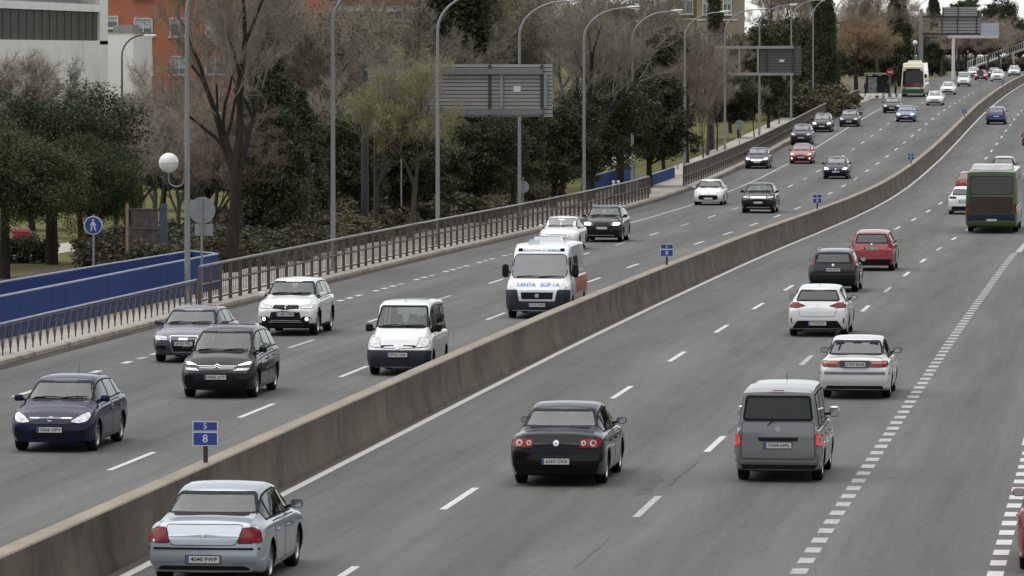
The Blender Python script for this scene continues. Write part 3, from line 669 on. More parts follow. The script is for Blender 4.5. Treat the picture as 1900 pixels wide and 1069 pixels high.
# annex in front of the brick block
xa, xb = -65.32, -61.18
an = empty('white_annex', (0, 0, 0), 0, 'lower white annex wall in front of the brick block', 'building'); g = zp(410)
mb = MB(); mb.box(((xa + xb) / 2, 414, (g + 9.79) / 2), (xb - xa, 8, 9.79 - g)); mb.build('wall', M_WALLW, an)
mb = MB(); mb.box(((xa + xb) / 2, 414, 9.79 + 0.05), (xb - xa + 0.15, 8.15, 0.1)); mb.build('coping', M_KERB, an)
mb = MB(); mb.box((-62.28, 413, 10.07 + 0.05), (1.5, 3, 0.6)); mb.build('roof_unit', M_SGREY, an)
# beige stone house and its neighbours beyond the evergreens
def block(name, label, Y, x0, x1, h, m, rows, cols, zt, dz, w, hh, frame, blind=0.3, roof=None, hide=()):
    b = empty(name, (0, 0, 0), 0, label, 'building'); g = zp(Y)
    mb = MB(); mb.box(((x0 + x1) / 2, Y + 5, g + h / 2), (x1 - x0, 10, h)); mb.build('wall', m, b)
    mb = MB(); mb.box(((x0 + x1) / 2, Y + 5, g + h + 0.2), (x1 - x0 + 0.8, 10.8, 0.4)); mb.build('roof', roof or M_KERB, b)
    for r_ in range(rows):
        for c in range(cols): window(b, lerp(x0, x1, (c + 0.5) / cols), Y - 0.02, zt - r_ * dz, w, hh, frame, blind)
    for r_ in range(rows): mb = MB(); mb.box(((x0 + x1) / 2, Y - 0.03, zt - r_ * dz - hh / 2 - 0.5), (x1 - x0, 0.1, 0.15)); mb.build('string_course', M_FRAME, b)
    return b
block('stone_house', 'beige stone building with tall windows above the evergreens, upper centre', 560, -35.87, -29.95, 17, M_STONE, 4, 3, 13.32, 3.6, 1.5, 2.0, M_FRAME)
block('stone_house', 'beige stone tower wing right of the tall-windowed building', 552, -29.19, -24.97, 19, M_STONE, 4, 2, 13.03, 3.6, 0.9, 1.7, M_FRAME)
block('white_house', 'small white gable house left of the beige stone building', 600, -42.77, -40.95, 10.03, M_WALLW, 2, 1, 11.78, 3.0, 0.9, 1.2, M_FRAME)
block('apartment_block', 'brown apartment block hidden behind the bare trees left of the tall conifers', 470, -55.47, -46.37, 19, M_BROWN, 6, 5, 11.75 + 6, 3.0, 1.6, 1.3, M_SGREY)
block('apartment_block', 'reddish brown apartment block behind the tall conifers', 500, -49.82, -39.68, 20, mat('red_brown_facade', (0.20, 0.085, 0.055), 0.9, var=0.15, scale=0.6), 6, 5, 11.97 + 6, 3.0, 1.6, 1.3, M_FRAME)
block('pink_house', 'dull red building behind the reddish bare trees, left of the bus shelter', 690, -28.45, -21.89, 8.23, mat('dull_red_render', (0.17, 0.075, 0.06), 0.9, var=0.15), 3, 4, 11.22, 3.0, 1.2, 1.5, M_FRAME)
# ================================================================ trees and shrubs
M_BARK = mat('dark_bark', (0.026, 0.023, 0.020), 0.95, spec=0.1, col2=(0.055, 0.049, 0.042), scale=5, detail=8, stretch=(1, 1, 0.25), bump=0.5)
M_BARKG = mat('grey_bark', (0.055, 0.049, 0.042), 0.95, spec=0.1, col2=(0.11, 0.098, 0.085), scale=5, detail=8, stretch=(1, 1, 0.25), bump=0.4)
M_TWIG = leaf_mat('brown_twigs', (0.15, 0.132, 0.105), (0.37, 0.33, 0.27), 0.0)
M_TWIGR = leaf_mat('reddish_twigs', (0.155, 0.122, 0.096), (0.33, 0.268, 0.215), 0.0)
M_TWIGHAZE = leaf_mat('haze_pale_twigs', (0.24, 0.20, 0.17), (0.50, 0.43, 0.37), 0.0)  # distance haze put into the twig colour of the far bare trees
M_BUD = leaf_mat('yellow_green_buds', (0.15, 0.148, 0.05), (0.27, 0.262, 0.10), 0.3)
M_DRY = leaf_mat('dry_golden_leaves', (0.24, 0.155, 0.07), (0.46, 0.32, 0.16), 0.3)
M_PINE = leaf_mat('pine_needles', (0.026, 0.040, 0.016), (0.085, 0.105, 0.042), 0.12)
M_DKGRN = leaf_mat('dark_evergreen', (0.026, 0.034, 0.017), (0.085, 0.094, 0.042), 0.12)
M_OLIVE = leaf_mat('olive_leaves', (0.05, 0.055, 0.022), (0.13, 0.13, 0.06), 0.25)
M_SHRUB = leaf_mat('shrub_leaves', (0.05, 0.05, 0.026), (0.15, 0.138, 0.078), 0.2)
M_SHRUBR = leaf_mat('brown_shrub_leaves', (0.07, 0.062, 0.046), (0.17, 0.148, 0.11), 0.2)
M_BLOSSOM = leaf_mat('pale_blossom', (0.30, 0.27, 0.22), (0.55, 0.51, 0.46), 0.3)

def rnd_dir(rg, up=0.0):
    while True:
        v = Vector((rg.uniform(-1, 1), rg.uniform(-1, 1), rg.uniform(-1, 1)))
        if 0.05 < v.length < 1: break
    v.normalize(); v.z += up; return v.normalized()
def ndirs(g, n, up=0.0):
    v = g.normal(size=(n, 3)); v /= np.linalg.norm(v, axis=1)[:, None]
    if up: v[:, 2] += up; v /= np.linalg.norm(v, axis=1)[:, None]
    return v
def np_prisms(a, b, ra, rb):
    """three-sided tapered twigs -> (verts, quads)"""
    d = b - a; u = np.cross(d, np.array([0.31, 0.17, 0.93])); u /= np.maximum(np.linalg.norm(u, axis=1), 1e-9)[:, None]
    w = np.cross(d, u); w /= np.maximum(np.linalg.norm(w, axis=1), 1e-9)[:, None]; vs = []
    for p, r in ((a, ra), (b, rb)):
        for q in (0, 2.094, 4.189): vs.append(p + (u * math.cos(q) + w * math.sin(q)) * r[:, None])
    V = np.stack(vs, 1); n = len(a); o = (np.arange(n) * 6)[:, None]
    F = np.concatenate([o + np.array([[0, 1, 4, 3]]), o + np.array([[1, 2, 5, 4]]), o + np.array([[2, 0, 3, 5]])], 1).reshape(-1, 4)
    return V.reshape(-1, 3), F
def np_leaves(g, c, size, aspect):
    n = len(c); d = ndirs(g, n); u = np.cross(d, ndirs(g, n)); u /= np.maximum(np.linalg.norm(u, axis=1), 1e-6)[:, None]
    s = (size * g.uniform(0.5, 1.6, n))[:, None]; w = d * s * 0.5 * aspect; u = u * s * 0.45
    V = np.stack([c - w, c + u, c + w, c - u], 1).reshape(-1, 3); return V, np.arange(n * 4).reshape(-1, 4)
def np_mesh(name, groups, mats):
    V = np.concatenate([v for v, f in groups]); off = 0; Fs = []; M = []
    for k, (v, f) in enumerate(groups): Fs.append(f + off); M.append(np.full(len(f), k)); off += len(v)
    F = np.concatenate(Fs); M = np.concatenate(M); me = bpy.data.meshes.new(name)
    me.vertices.add(len(V)); me.vertices.foreach_set('co', V.astype(np.float32).ravel())
    me.loops.add(F.size); me.loops.foreach_set('vertex_index', F.astype(np.int32).ravel())
    me.polygons.add(len(F)); me.polygons.foreach_set('loop_start', np.arange(0, F.size, 4, dtype=np.int32))
    for m in mats: me.materials.append(m)
    me.polygons.foreach_set('material_index', M.astype(np.int32)); me.update(calc_edges=True); return me

def bare_tree(seed, H, r0, spread=0.55, fork=0.28, twigs=14000, bark=M_BARK, twig=M_TWIG, droop=0.0, buds=None, nbud=0, levels=5, tw=0.0055, lim=3, tl=0.5):
    rg = random.Random(seed); g = np.random.default_rng(seed); trunk = MB(); segs = []; tips = []
    def grow(p, d, L, r, lev):
        n = 4 if lev < 3 else 3; pts = [p]; rad = [r]; q = p.copy(); dd = d.copy()
        for i in range(n):
            dd = (dd + rnd_dir(rg) * (0.10 + 0.05 * lev) + Vector((0, 0, 0.10 if lev < 2 else 0.03 - droop))).normalized()
            q = q + dd * (L / n); pts.append(q.copy()); rad.append(lerp(r, r * 0.62, (i + 1) / n))
        if lev <= 2: trunk.tube(pts, rad, 9 if lev == 0 else 6 if lev == 1 else 5, caps=False)
        else:
            for i in range(n): segs.append((*pts[i], *pts[i + 1], rad[i], rad[i + 1]))
        if lev == levels:
            for i in range(n): tips.append((*pts[i], *pts[i + 1]))
            return
        k = rg.randint(2, 3) if lev == 0 else rg.randint(2, lim)
        for j in range(k):
            u = rg.uniform(0.35, 1.0) if lev else rg.uniform(0.7, 1.0); i = min(n - 1, int(u * n)); f = u * n - i
            b = pts[i].lerp(pts[i + 1], f); az = rg.uniform(0, 6.283) + j * 2.4
            out = Vector((math.cos(az), math.sin(az), 0)); nd = (dd * (1 - spread) + out * spread * rg.uniform(0.7, 1.2) + Vector((0, 0, 0.14))).normalized()
            grow(b, nd, L * rg.uniform(0.58, 0.82), max(0.006, lerp(rad[i], rad[i + 1], f) * rg.uniform(0.5, 0.7)), lev + 1)
        grow(pts[-1], dd, L * rg.uniform(0.65, 0.82), rad[-1] * 0.9, lev + 1)
    grow(Vector((0, 0, -0.1)), Vector((rg.uniform(-0.1, 0.1), rg.uniform(-0.1, 0.1), 1)).normalized(), H * fork, r0, 0)
    S = np.array(segs); Tp = np.array(tips); k = H / max(S[:, 5].max(), 1); k2 = k
    S[:, :6] *= k; Tp *= k; trunk.v = [(x * k, y * k, z * k if z > 0 else z) for x, y, z in trunk.v]
    ix = g.integers(0, len(Tp), twigs); fr = g.random((twigs, 1)); A = Tp[ix, :3]; B = Tp[ix, 3:]; d = B - A; d /= np.linalg.norm(d, axis=1)[:, None]
    a = A + (B - A) * fr; e = d * 0.7 + ndirs(g, twigs, 0.25 - droop * 4) * 0.75; e /= np.linalg.norm(e, axis=1)[:, None]; L = g.uniform(0.4, 1.3, (twigs, 1)) * tl
    m = a + e * L * 0.5; e2 = e + ndirs(g, twigs) * 0.35 + np.array([0, 0, -droop * 3]); e2 /= np.linalg.norm(e2, axis=1)[:, None]; b = m + e2 * L * 0.5
    one = np.ones(twigs)
    gs = [np_prisms(S[:, :3], S[:, 3:6], S[:, 6], S[:, 7]), np_prisms(a, m, one * tw, one * tw * 0.8), np_prisms(m, b, one * tw * 0.8, one * tw * 0.45)]
    V = np.concatenate([gs[0][0], gs[1][0], gs[2][0]]); F = np.concatenate([gs[0][1], gs[1][1] + len(gs[0][0]), gs[2][1] + len(gs[0][0]) + len(gs[1][0])])
    groups, mats = [(V, F)], [twig]
    if buds:
        ib = g.integers(0, twigs, nbud); c = b[ib] + ndirs(g, nbud) * g.uniform(0, 0.25, (nbud, 1)); groups.append(np_leaves(g, c, 0.075, 1.6)); mats.append(buds)
    return trunk.mesh('trunk', bark, angle=60), np_mesh('crown', groups, mats)

def leafy_tree(seed, H, r0, rx, shape, n, leaf, ls=0.17, bark=M_BARK, clear=0.25, lobes=9, aspect=1.6, clump=0.55):
    """shape: 'round', 'cone', 'umbrella', 'column' : foliage in clumps through the crown's volume"""
    rg = random.Random(seed); g = np.random.default_rng(seed); trunk = MB(); lean = Vector((rg.uniform(-0.06, 0.06), rg.uniform(-0.05, 0.05), 0)) * H
    zc = H * clear; top = Vector((lean.x, lean.y, H * (0.97 if shape in ('cone', 'column') else 0.72)))
    trunk.tube([(0, 0, -0.1), (lean.x * 0.2, lean.y * 0.2, zc), (lean.x * 0.6, lean.y * 0.6, lerp(zc, top.z, 0.5)), tuple(top)], [r0, r0 * 0.8, r0 * 0.5, r0 * 0.12], 9, caps=False)
    cl = []
    if shape in ('cone', 'column'):
        m = int(110 * lobes / 9)
        for i in range(m):
            u = (i + rg.random()) / m; z = lerp(zc * 0.5, H * 0.99, u)
            R_ = rx * (1 - u) ** (0.75 if shape == 'cone' else 0.35) * (0.55 + 0.6 * rg.random()) * (1 if shape == 'cone' else min(1, 0.35 + 3 * u))
            a = i * 2.39996 + rg.uniform(-0.4, 0.4); q = Vector((lean.x * u + R_ * math.cos(a), lean.y * u + R_ * math.sin(a), z - 0.15 * R_)); cl.append((*q, 0.13 * H * clump * (1.15 - 0.6 * u)))
            trunk.tube([(lean.x * u, lean.y * u, z), tuple(q)], [r0 * 0.25 * (1 - u) + 0.012, 0.01], 4, caps=False)
    else:
        for i in range(lobes):
            a = i * 2.39996; rr = rx * math.sqrt((i + 0.4) / lobes) * rg.uniform(0.75, 1.05)
            if shape == 'umbrella': c = Vector((rr * math.cos(a), rr * math.sin(a), H * (0.80 + rg.uniform(-0.06, 0.07)) - 0.28 * rr ** 2 / rx)); R_ = rx * rg.uniform(0.34, 0.5); fz = 0.62
            else: c = Vector((rr * math.cos(a) * 0.72, rr * math.sin(a) * 0.72, lerp(zc, H, 0.25 + 0.55 * rg.random()))); R_ = rx * rg.uniform(0.42, 0.62); fz = 0.85
            c += lean * (c.z / H); b0 = Vector((lean.x * 0.3, lean.y * 0.3, lerp(zc, c.z, 0.25))); md = b0.lerp(c, 0.55) + Vector((0, 0, -0.04 * H))
            trunk.tube([tuple(b0), tuple(md), tuple(c)], [r0 * 0.42, r0 * 0.26, 0.02], 6, caps=False)
            for j in range(30):
                v = rnd_dir(rg, 0.12); v.z *= fz; cl.append((*(c + v * R_ * rg.uniform(0.45, 1.08)), R_ * clump * rg.uniform(0.35, 0.7)))
    C = np.array(cl); per = max(4, n // len(C)); c = np.repeat(C[:, :3], per, 0); R_ = np.repeat(C[:, 3], per)[:, None]; v = ndirs(g, len(c)); v[:, 2] *= 0.75
    c = c + v * R_ * g.random((len(c), 1)) ** 0.6
    V, F = np_leaves(g, c, ls, aspect); k = H / V[:, 2].max(); V[:, 2] = np.where(V[:, 2] > 0, V[:, 2] * k, V[:, 2])
    return trunk.mesh('trunk', bark, angle=60), np_mesh('crown', [(V, F)], [leaf])

KM = {
 'bareA': ('bare_tree', bare_tree(11, 15, 0.31, 0.52, 0.27, 15000, M_BARK, M_TWIG, tw=0.0065)),
 'bareB': ('bare_tree', bare_tree(23, 13, 0.18, 0.50, 0.25, 16000, M_BARKG, M_TWIG, 0, M_OLIVE, 5000)),
 'bareC': ('bare_tree', bare_tree(37, 12, 0.15, 0.56, 0.23, 16000, M_BARK, M_TWIGR)),
 'bareD': ('bare_tree', bare_tree(43, 11, 0.14, 0.46, 0.25, 15000, M_BARKG, M_TWIG)),

 'bareF': ('bare_tree', bare_tree(29, 11, 0.15, 0.55, 0.24, 15000, M_BARKG, M_TWIGHAZE, 0, M_DRY, 2500)),
 'bareG': ('bare_tree', bare_tree(31, 11, 0.15, 0.5, 0.24, 15000, M_BARKG, M_TWIGHAZE, 0, M_OLIVE, 2500)),
 'slim': ('bare_tree', bare_tree(53, 8.5, 0.10, 0.40, 0.30, 7000, M_BARKG, levels=4)),
 'willow': ('budding_tree', bare_tree(61, 12, 0.20, 0.55, 0.25, 14000, M_BARKG, M_TWIG, 0.05, M_BUD, 17000)),
 'golden': ('golden_tree', bare_tree(71, 10, 0.20, 0.55, 0.25, 8000, M_BARK, M_TWIG, 0.02, M_DRY, 16000)),
 'pine': ('stone_pine', leafy_tree(81, 7.0, 0.24, 2.9, 'round', 105000, M_PINE, 0.042, M_BARK, 0.36, 22, aspect=3.2, clump=0.8)),
 'pineB': ('stone_pine', leafy_tree(83, 6.4, 0.22, 2.9, 'round', 105000, M_PINE, 0.042, M_BARK, 0.36, 22, aspect=3.2, clump=0.8)),
 'evergreen': ('evergreen_tree', leafy_tree(91, 8.5, 0.24, 3.0, 'round', 52000, M_DKGRN, 0.10, M_BARK, 0.12, 16, clump=0.7)),
 'evergreenB': ('evergreen_tree', leafy_tree(97, 9.5, 0.26, 2.7, 'round', 52000, M_PINE, 0.10, M_BARK, 0.14, 15, clump=0.7)),
 'conifer': ('conifer_tree', leafy_tree(101, 11, 0.24, 2.3, 'cone', 48000, M_DKGRN, 0.09, M_BARK, 0.1, 14, aspect=2.6, clump=0.6)),
 'cypress': ('cypress_tree', leafy_tree(103, 12, 0.16, 0.75, 'column', 24000, M_DKGRN, 0.09, M_BARK, 0.06, 12, aspect=2.4, clump=0.32)),
 'olive': ('leafy_tree', leafy_tree(107, 7, 0.16, 2.2, 'round', 14000, M_OLIVE, 0.09, M_BARKG, 0.2, 11, clump=0.9)),
 'blossom': ('blossom_tree', bare_tree(109, 8, 0.12, 0.5, 0.24, 9000, M_BARKG, M_TWIG, 0, M_BLOSSOM, 4000, levels=4)),
}
TREE_COUNT = {}
def tree(k, s, x, h, label, group=None, rz=None, wide=1.0, cat=None):
    nm, (tm, cm) = KM[k]; base = max(v.co.z for v in cm.vertices) if k not in TREE_COUNT else TREE_COUNT[k]; TREE_COUNT[k] = base
    f = h / base; ro = empty(nm, (x, s, zp(s)), random.uniform(0, 6.28) if rz is None else rz, label, cat or 'tree', group); ro.scale = (f * wide, f * wide, f)
    link('trunk', tm, ro); link('crown', cm, ro); return ro
TREES = [
    ('pineB', 198.0, -26.29, 6.3, 1.00, 'leftmost stone pine with low dark crown above the blue walls'),
    ('pine', 214.0, -27.76, 7.6, 1.05, 'tallest stone pine of the three, in the middle at the left edge'),
    ('pineB', 206.0, -24.58, 5.7, 0.74, 'stone pine right of the tallest one, behind the round blue sign'),
    ('pine', 208.0, -30.10, 7.0, 1.00, 'stone pine cut by the left edge of the picture'),
    ('bareA', 203.0, -18.56, 16.5, 0.72, 'big dark-trunked bare tree right of the round sign back'),
    ('bareC', 262.0, -31.99, 7.6, 1.30, 'brownish bare tree in front of the brick block, left of the nearest lamp post'),
    ('bareC', 240.0, -26.38, 7.8, 1.20, 'twiggy reddish bare tree just right of the nearest lamp post'),
    ('bareD', 285.0, -37.36, 8.0, 1.10, 'low reddish bare tree behind the stone pines'),
    ('olive', 270.0, -35.81, 6.8, 0.90, 'pale olive leafy tree in front of the white annex'),
    ('blossom', 300.0, -46.35, 9.5, 1.00, 'blossoming slender tree in front of the ribbon window'),
    ('blossom', 310.0, -45.86, 9.0, 1.00, 'second blossoming slender tree, nearer the white annex'),
    ('slim', 305.0, -48.81, 10.5, 1.10, 'slender bare tree at the far left before the white building'),
    ('conifer', 226.0, -20.67, 9.6, 0.90, 'dark conifer between the big bare tree and the second lamp post'),
    ('conifer', 245.0, -22.66, 7.2, 1.10, 'lower dark conifer left of the second lamp post'),
    ('evergreen', 262.0, -23.93, 6.4, 1.10, 'dark evergreen behind the second lamp post'),
    ('evergreenB', 258.0, -21.54, 6.0, 1.05, 'dark evergreen right of the second lamp post'),
    ('evergreen', 268.0, -20.96, 6.2, 1.10, 'dark evergreen left of the sign column'),
    ('evergreenB', 275.0, -20.02, 5.8, 1.10, 'dark evergreen below the left half of the big sign'),
    ('evergreen', 285.0, -19.29, 5.9, 1.15, 'dark evergreen below the middle of the big sign'),
    ('evergreenB', 292.0, -18.08, 6.0, 1.10, 'dark evergreen below the right half of the big sign'),
    ('evergreen', 305.0, -17.27, 6.6, 1.10, 'dark evergreen at the lower right corner of the big sign'),
    ('evergreen', 325.0, -17.14, 8.0, 1.10, 'dark evergreen between first and second lamp posts right of the sign'),
    ('evergreenB', 335.0, -16.30, 9.4, 1.05, 'tall evergreen left of the second lamp post right of the sign'),
    ('evergreen', 348.0, -15.61, 8.2, 1.00, 'evergreen right of the second lamp post right of the sign'),
    ('evergreenB', 372.0, -16.77, 6.6, 0.90, 'small evergreen by the left globe park lamp'),
    ('bareB', 262.0, -24.74, 13.5, 1.00, 'grey bare tree behind the second lamp post, crown above the conifers'),
    ('bareC', 272.0, -24.34, 12.0, 1.00, 'reddish bare tree right of the second lamp post'),
    ('bareD', 250.0, -19.56, 9.6, 1.05, 'bare tree with dense twigs left of the big sign'),
    ('bareB', 300.0, -24.34, 12.5, 1.00, 'tall grey bare tree left of the sign with crown to the top edge'),
    ('willow', 300.0, -26.63, 11.5, 1.00, 'yellow-green budding tree high between second and third lamp posts'),
    ('willow', 248.0, -17.71, 9.4, 0.80, 'yellow-green budding tree overlapping the left end of the big sign'),
    ('willow', 345.0, -35.11, 12.5, 1.00, 'budding tree behind the second lamp post near the top edge'),
    ('conifer', 335.0, -26.88, 17.5, 1.00, 'tall dark conifer right of the third lamp post above the sign'),
    ('conifer', 345.0, -26.05, 15.0, 1.00, 'second tall dark conifer above the middle of the big sign'),
    ('willow', 372.0, -27.55, 15.0, 1.00, 'pale green budding tree above the right half of the big sign'),
    ('bareB', 345.0, -22.48, 15.0, 1.00, 'grey bare tree above the right end of the big sign'),
    ('bareA', 318.0, -16.75, 15.0, 0.90, 'large dark bare tree at the first lamp post right of the sign'),
    ('bareB', 360.0, -22.51, 15.5, 1.00, 'bare tree left of the first lamp post right of the sign'),
    ('bareD', 395.0, -22.84, 14.0, 1.00, 'bare tree below the small white gable house'),
    ('evergreen', 420.0, -23.17, 10.5, 1.10, 'evergreen below the left end of the beige stone building'),
    ('evergreenB', 430.0, -21.93, 10.2, 1.10, 'evergreen below the middle of the beige stone building'),
    ('bareC', 398.0, -17.32, 9.6, 1.00, 'brown bare tree right of the left globe park lamp'),
    ('bareD', 415.0, -17.19, 9.0, 1.00, 'brown bare tree left of the truss sign arm'),
    ('bareC', 470.0, -19.53, 10.0, 0.90, 'brown bare tree behind the truss sign arm'),
    ('cypress', 500.0, -22.64, 13.0, 1.00, 'narrow dark cypress in front of the beige tower wing'),
    ('evergreen', 505.0, -20.13, 10.0, 1.10, 'dark evergreen behind the truss sign panel'),
    ('evergreenB', 520.0, -18.85, 9.0, 1.10, 'dark evergreen right behind the truss sign panel'),
    ('evergreen', 455.0, -17.63, 6.0, 1.00, 'low dark evergreen under the truss sign arm'),
    ('evergreenB', 480.0, -16.91, 6.4, 1.00, 'low dark evergreen under the truss sign panel'),
    ('evergreen', 560.0, -19.27, 9.5, 1.10, 'dark evergreen right of the truss sign panel'),
    ('bareC', 600.0, -25.39, 17.0, 0.90, 'reddish bare tree rising behind the truss sign panel'),
    ('bareD', 610.0, -23.50, 17.5, 0.90, 'reddish bare tree right of the truss sign, top beyond the frame'),
    ('bareC', 620.0, -21.29, 17.0, 0.90, 'reddish bare tree behind the lamp posts near the bush'),
    ('conifer', 545.0, -15.83, 15.5, 0.55, 'narrow dark tree left of the golden tree'),
    ('golden', 600.0, -15.30, 10.5, 1.15, 'golden brown leafy tree above the bus shelter wall'),
    ('golden', 625.0, -18.66, 8.5, 1.00, 'smaller golden brown tree behind the dark narrow tree'),
    ('bareD', 660.0, -15.97, 14.5, 1.00, 'bare tree behind the bus shelter'),
    ('conifer', 690.0, -14.46, 14.5, 0.70, 'dark conifer left behind the coach'),
    ('bareF', 720.0, -17.06, 13.5, 1.00, 'reddish bare tree just left of the coach top'),
    ('bareG', 740.0, -14.29, 11.5, 1.10, 'bare tree directly behind the coach'),
    ('conifer', 820.0, -15.25, 13.0, 0.80, 'dark conifer between the coach and the double sign'),
    ('bareF', 800.0, -13.14, 10.5, 1.10, 'bare tree behind the left part of the double sign'),
    ('bareF', 820.0, -11.42, 10.5, 1.10, 'bare tree behind the right part of the double sign'),
    ('evergreenB', 880.0, -12.10, 12.5, 0.90, 'dark tree above the double sign'),
    ('bareF', 830.0, -9.28, 9.5, 1.10, 'bare tree below the pale blue panel, left'),
    ('bareF', 860.0, -8.05, 10.0, 1.10, 'bare tree below the pale blue panel, right'),
    ('evergreen', 930.0, -9.25, 13.0, 0.90, 'dark tree above the pale blue panel'),
    ('bareF', 880.0, -6.42, 9.5, 1.10, 'bare tree right of the pale blue panel'),
    ('bareG', 900.0, -4.69, 9.5, 1.10, 'bare tree second from the right edge'),
    ('bareG', 920.0, -2.86, 9.8, 1.10, 'bare tree at the right edge behind the footbridge ramp'),
    ('bareG', 960.0, -0.82, 10.0, 1.10, 'bare tree just beyond the right edge'),
    ('bareF', 900.0, -19.00, 10.5, 1.10, 'bare tree far behind the coach roof'),
    ('bareG', 860.0, -20.88, 12.0, 1.10, 'bare tree far left behind the coach roof'),
    ('evergreen', 262.0, -38.48, 5.5, 1.20, 'dark evergreen behind the tallest stone pine'),
    ('evergreenB', 250.0, -33.67, 5.2, 1.20, 'dark evergreen behind the round blue sign pole'),
    ('evergreen', 300.0, -38.92, 5.5, 1.20, 'dark evergreen behind the notice board'),
    ('evergreenB', 262.0, -29.84, 5.5, 1.10, 'dark evergreen left of the big bare trunk'),
    ('bareB', 445.0, -24.36, 11.5, 1.10, 'bare tree in front of the left half of the beige stone building'),
    ('bareD', 450.0, -22.23, 11.0, 1.10, 'bare tree in front of the right half of the beige stone building'),
    ('bareC', 236.0, -28.71, 6.6, 1.30, 'low twiggy bare tree between the right stone pine and the notice board'),
    ('bareD', 228.0, -24.97, 6.6, 1.30, 'low twiggy bare tree directly behind the nearest lamp post'),
    ('bareC', 222.0, -22.53, 6.8, 1.20, 'low twiggy bare tree behind the round sign back'),
    ('bareD', 245.0, -29.14, 7.2, 1.30, 'twiggy bare tree behind the notice board'),
    ('slim', 402.0, -16.44, 6.0, 0.80, 'slender young tree on the lawn left of the truss sign'),
    ('slim', 425.0, -17.21, 6.5, 0.80, 'slender young tree on the lawn under the truss arm'),
    ('slim', 455.0, -16.35, 5.5, 0.80, 'slender young tree on the lawn under the truss sign panel'),
    ('slim', 490.0, -16.61, 5.5, 0.80, 'slender young tree on the lawn right of the truss sign panel'),
    ('bareD', 330.0, -36.77, 13.5, 1.10, 'bare tree in front of the right end of the brick block'),
    ('bareC', 345.0, -41.11, 13.0, 1.10, 'bare tree in front of the middle of the brick block'),
    ('bareB', 380.0, -42.21, 14.5, 1.10, 'tall bare tree between the brick block and the brown block'),
    ('bareD', 400.0, -36.70, 15.0, 1.10, 'bare tree in front of the gap between the brown blocks'),
    ('bareC', 410.0, -35.51, 14.5, 1.10, 'bare tree behind the tall conifers'),
    ('bareD', 420.0, -31.65, 15.5, 1.10, 'bare tree at the right end of the reddish brown block'),
    ('bareB', 440.0, -28.13, 16.0, 1.10, 'tall bare tree left of the small white gable house'),
    ('willow', 470.0, -28.51, 10.5, 1.00, 'budding tree in front of the small white gable house'),
    ('evergreen', 1010.0, -31.30, 8.5, 1.30, 'first distant dark tree from the left in the far row behind the coach'),
    ('evergreenB', 1050.0, -30.97, 10.2, 1.30, 'second distant dark tree from the left in the far row behind the coach'),
    ('evergreen', 1090.0, -30.47, 9.5, 1.30, 'third distant dark tree from the left in the far row behind the coach'),
    ('evergreenB', 1010.0, -24.96, 8.8, 1.30, 'fourth distant dark tree from the left in the far row behind the coach'),
    ('evergreen', 1050.0, -24.38, 10.5, 1.30, 'fifth distant dark tree from the left in the far row behind the coach'),
    ('evergreenB', 1090.0, -23.63, 9.8, 1.30, 'sixth distant dark tree from the left in the far row behind the coach'),
    ('evergreen', 1010.0, -18.63, 9.0, 1.30, 'seventh distant dark tree from the left in the far row behind the coach'),
    ('evergreenB', 1050.0, -17.80, 10.8, 1.30, 'eighth distant dark tree from the left in the far row behind the coach'),
    ('evergreen', 1090.0, -16.80, 10.0, 1.30, 'ninth distant dark tree from the left in the far row behind the coach'),
    ('evergreenB', 1010.0, -12.30, 9.2, 1.30, 'tenth distant dark tree from the left in the far row behind the coach'),
    ('evergreen', 1050.0, -11.23, 8.5, 1.30, 'eleventh distant dark tree from the left in the far row behind the coach'),
    ('evergreenB', 1090.0, -9.99, 10.2, 1.30, 'twelfth distant dark tree from the left in the far row behind the coach'),
    ('evergreen', 1010.0, -5.99, 9.5, 1.30, 'thirteenth distant dark tree from the left in the far row behind the coach'),
    ('evergreenB', 1050.0, -4.67, 8.8, 1.30, 'fourteenth distant dark tree from the left in the far row behind the coach'),
    ('evergreen', 585.0, -19.67, 7.0, 1.20, 'low dark evergreen behind the round green bush'),
    ('evergreenB', 650.0, -20.68, 6.5, 1.20, 'low dark evergreen behind the pale garden wall'),
    ('evergreen', 680.0, -18.63, 6.0, 1.20, 'low dark evergreen left behind the bus shelter'),
    ('evergreenB', 690.0, -16.04, 6.0, 1.20, 'low dark evergreen right behind the bus shelter'),
    ('evergreen', 760.0, -21.16, 8.5, 1.20, 'dark evergreen farther behind the bus shelter'),
    ('bareF', 700.0, -21.39, 14.0, 1.20, 'bare tree behind the golden tree'),
    ('bareG', 740.0, -21.67, 13.5, 1.20, 'reddish bare tree above the bus shelter roof'),
]
for k, s, x, h, w, l in TREES: tree(k, s, x, h, l, 'trees beyond the pavement', wide=w)
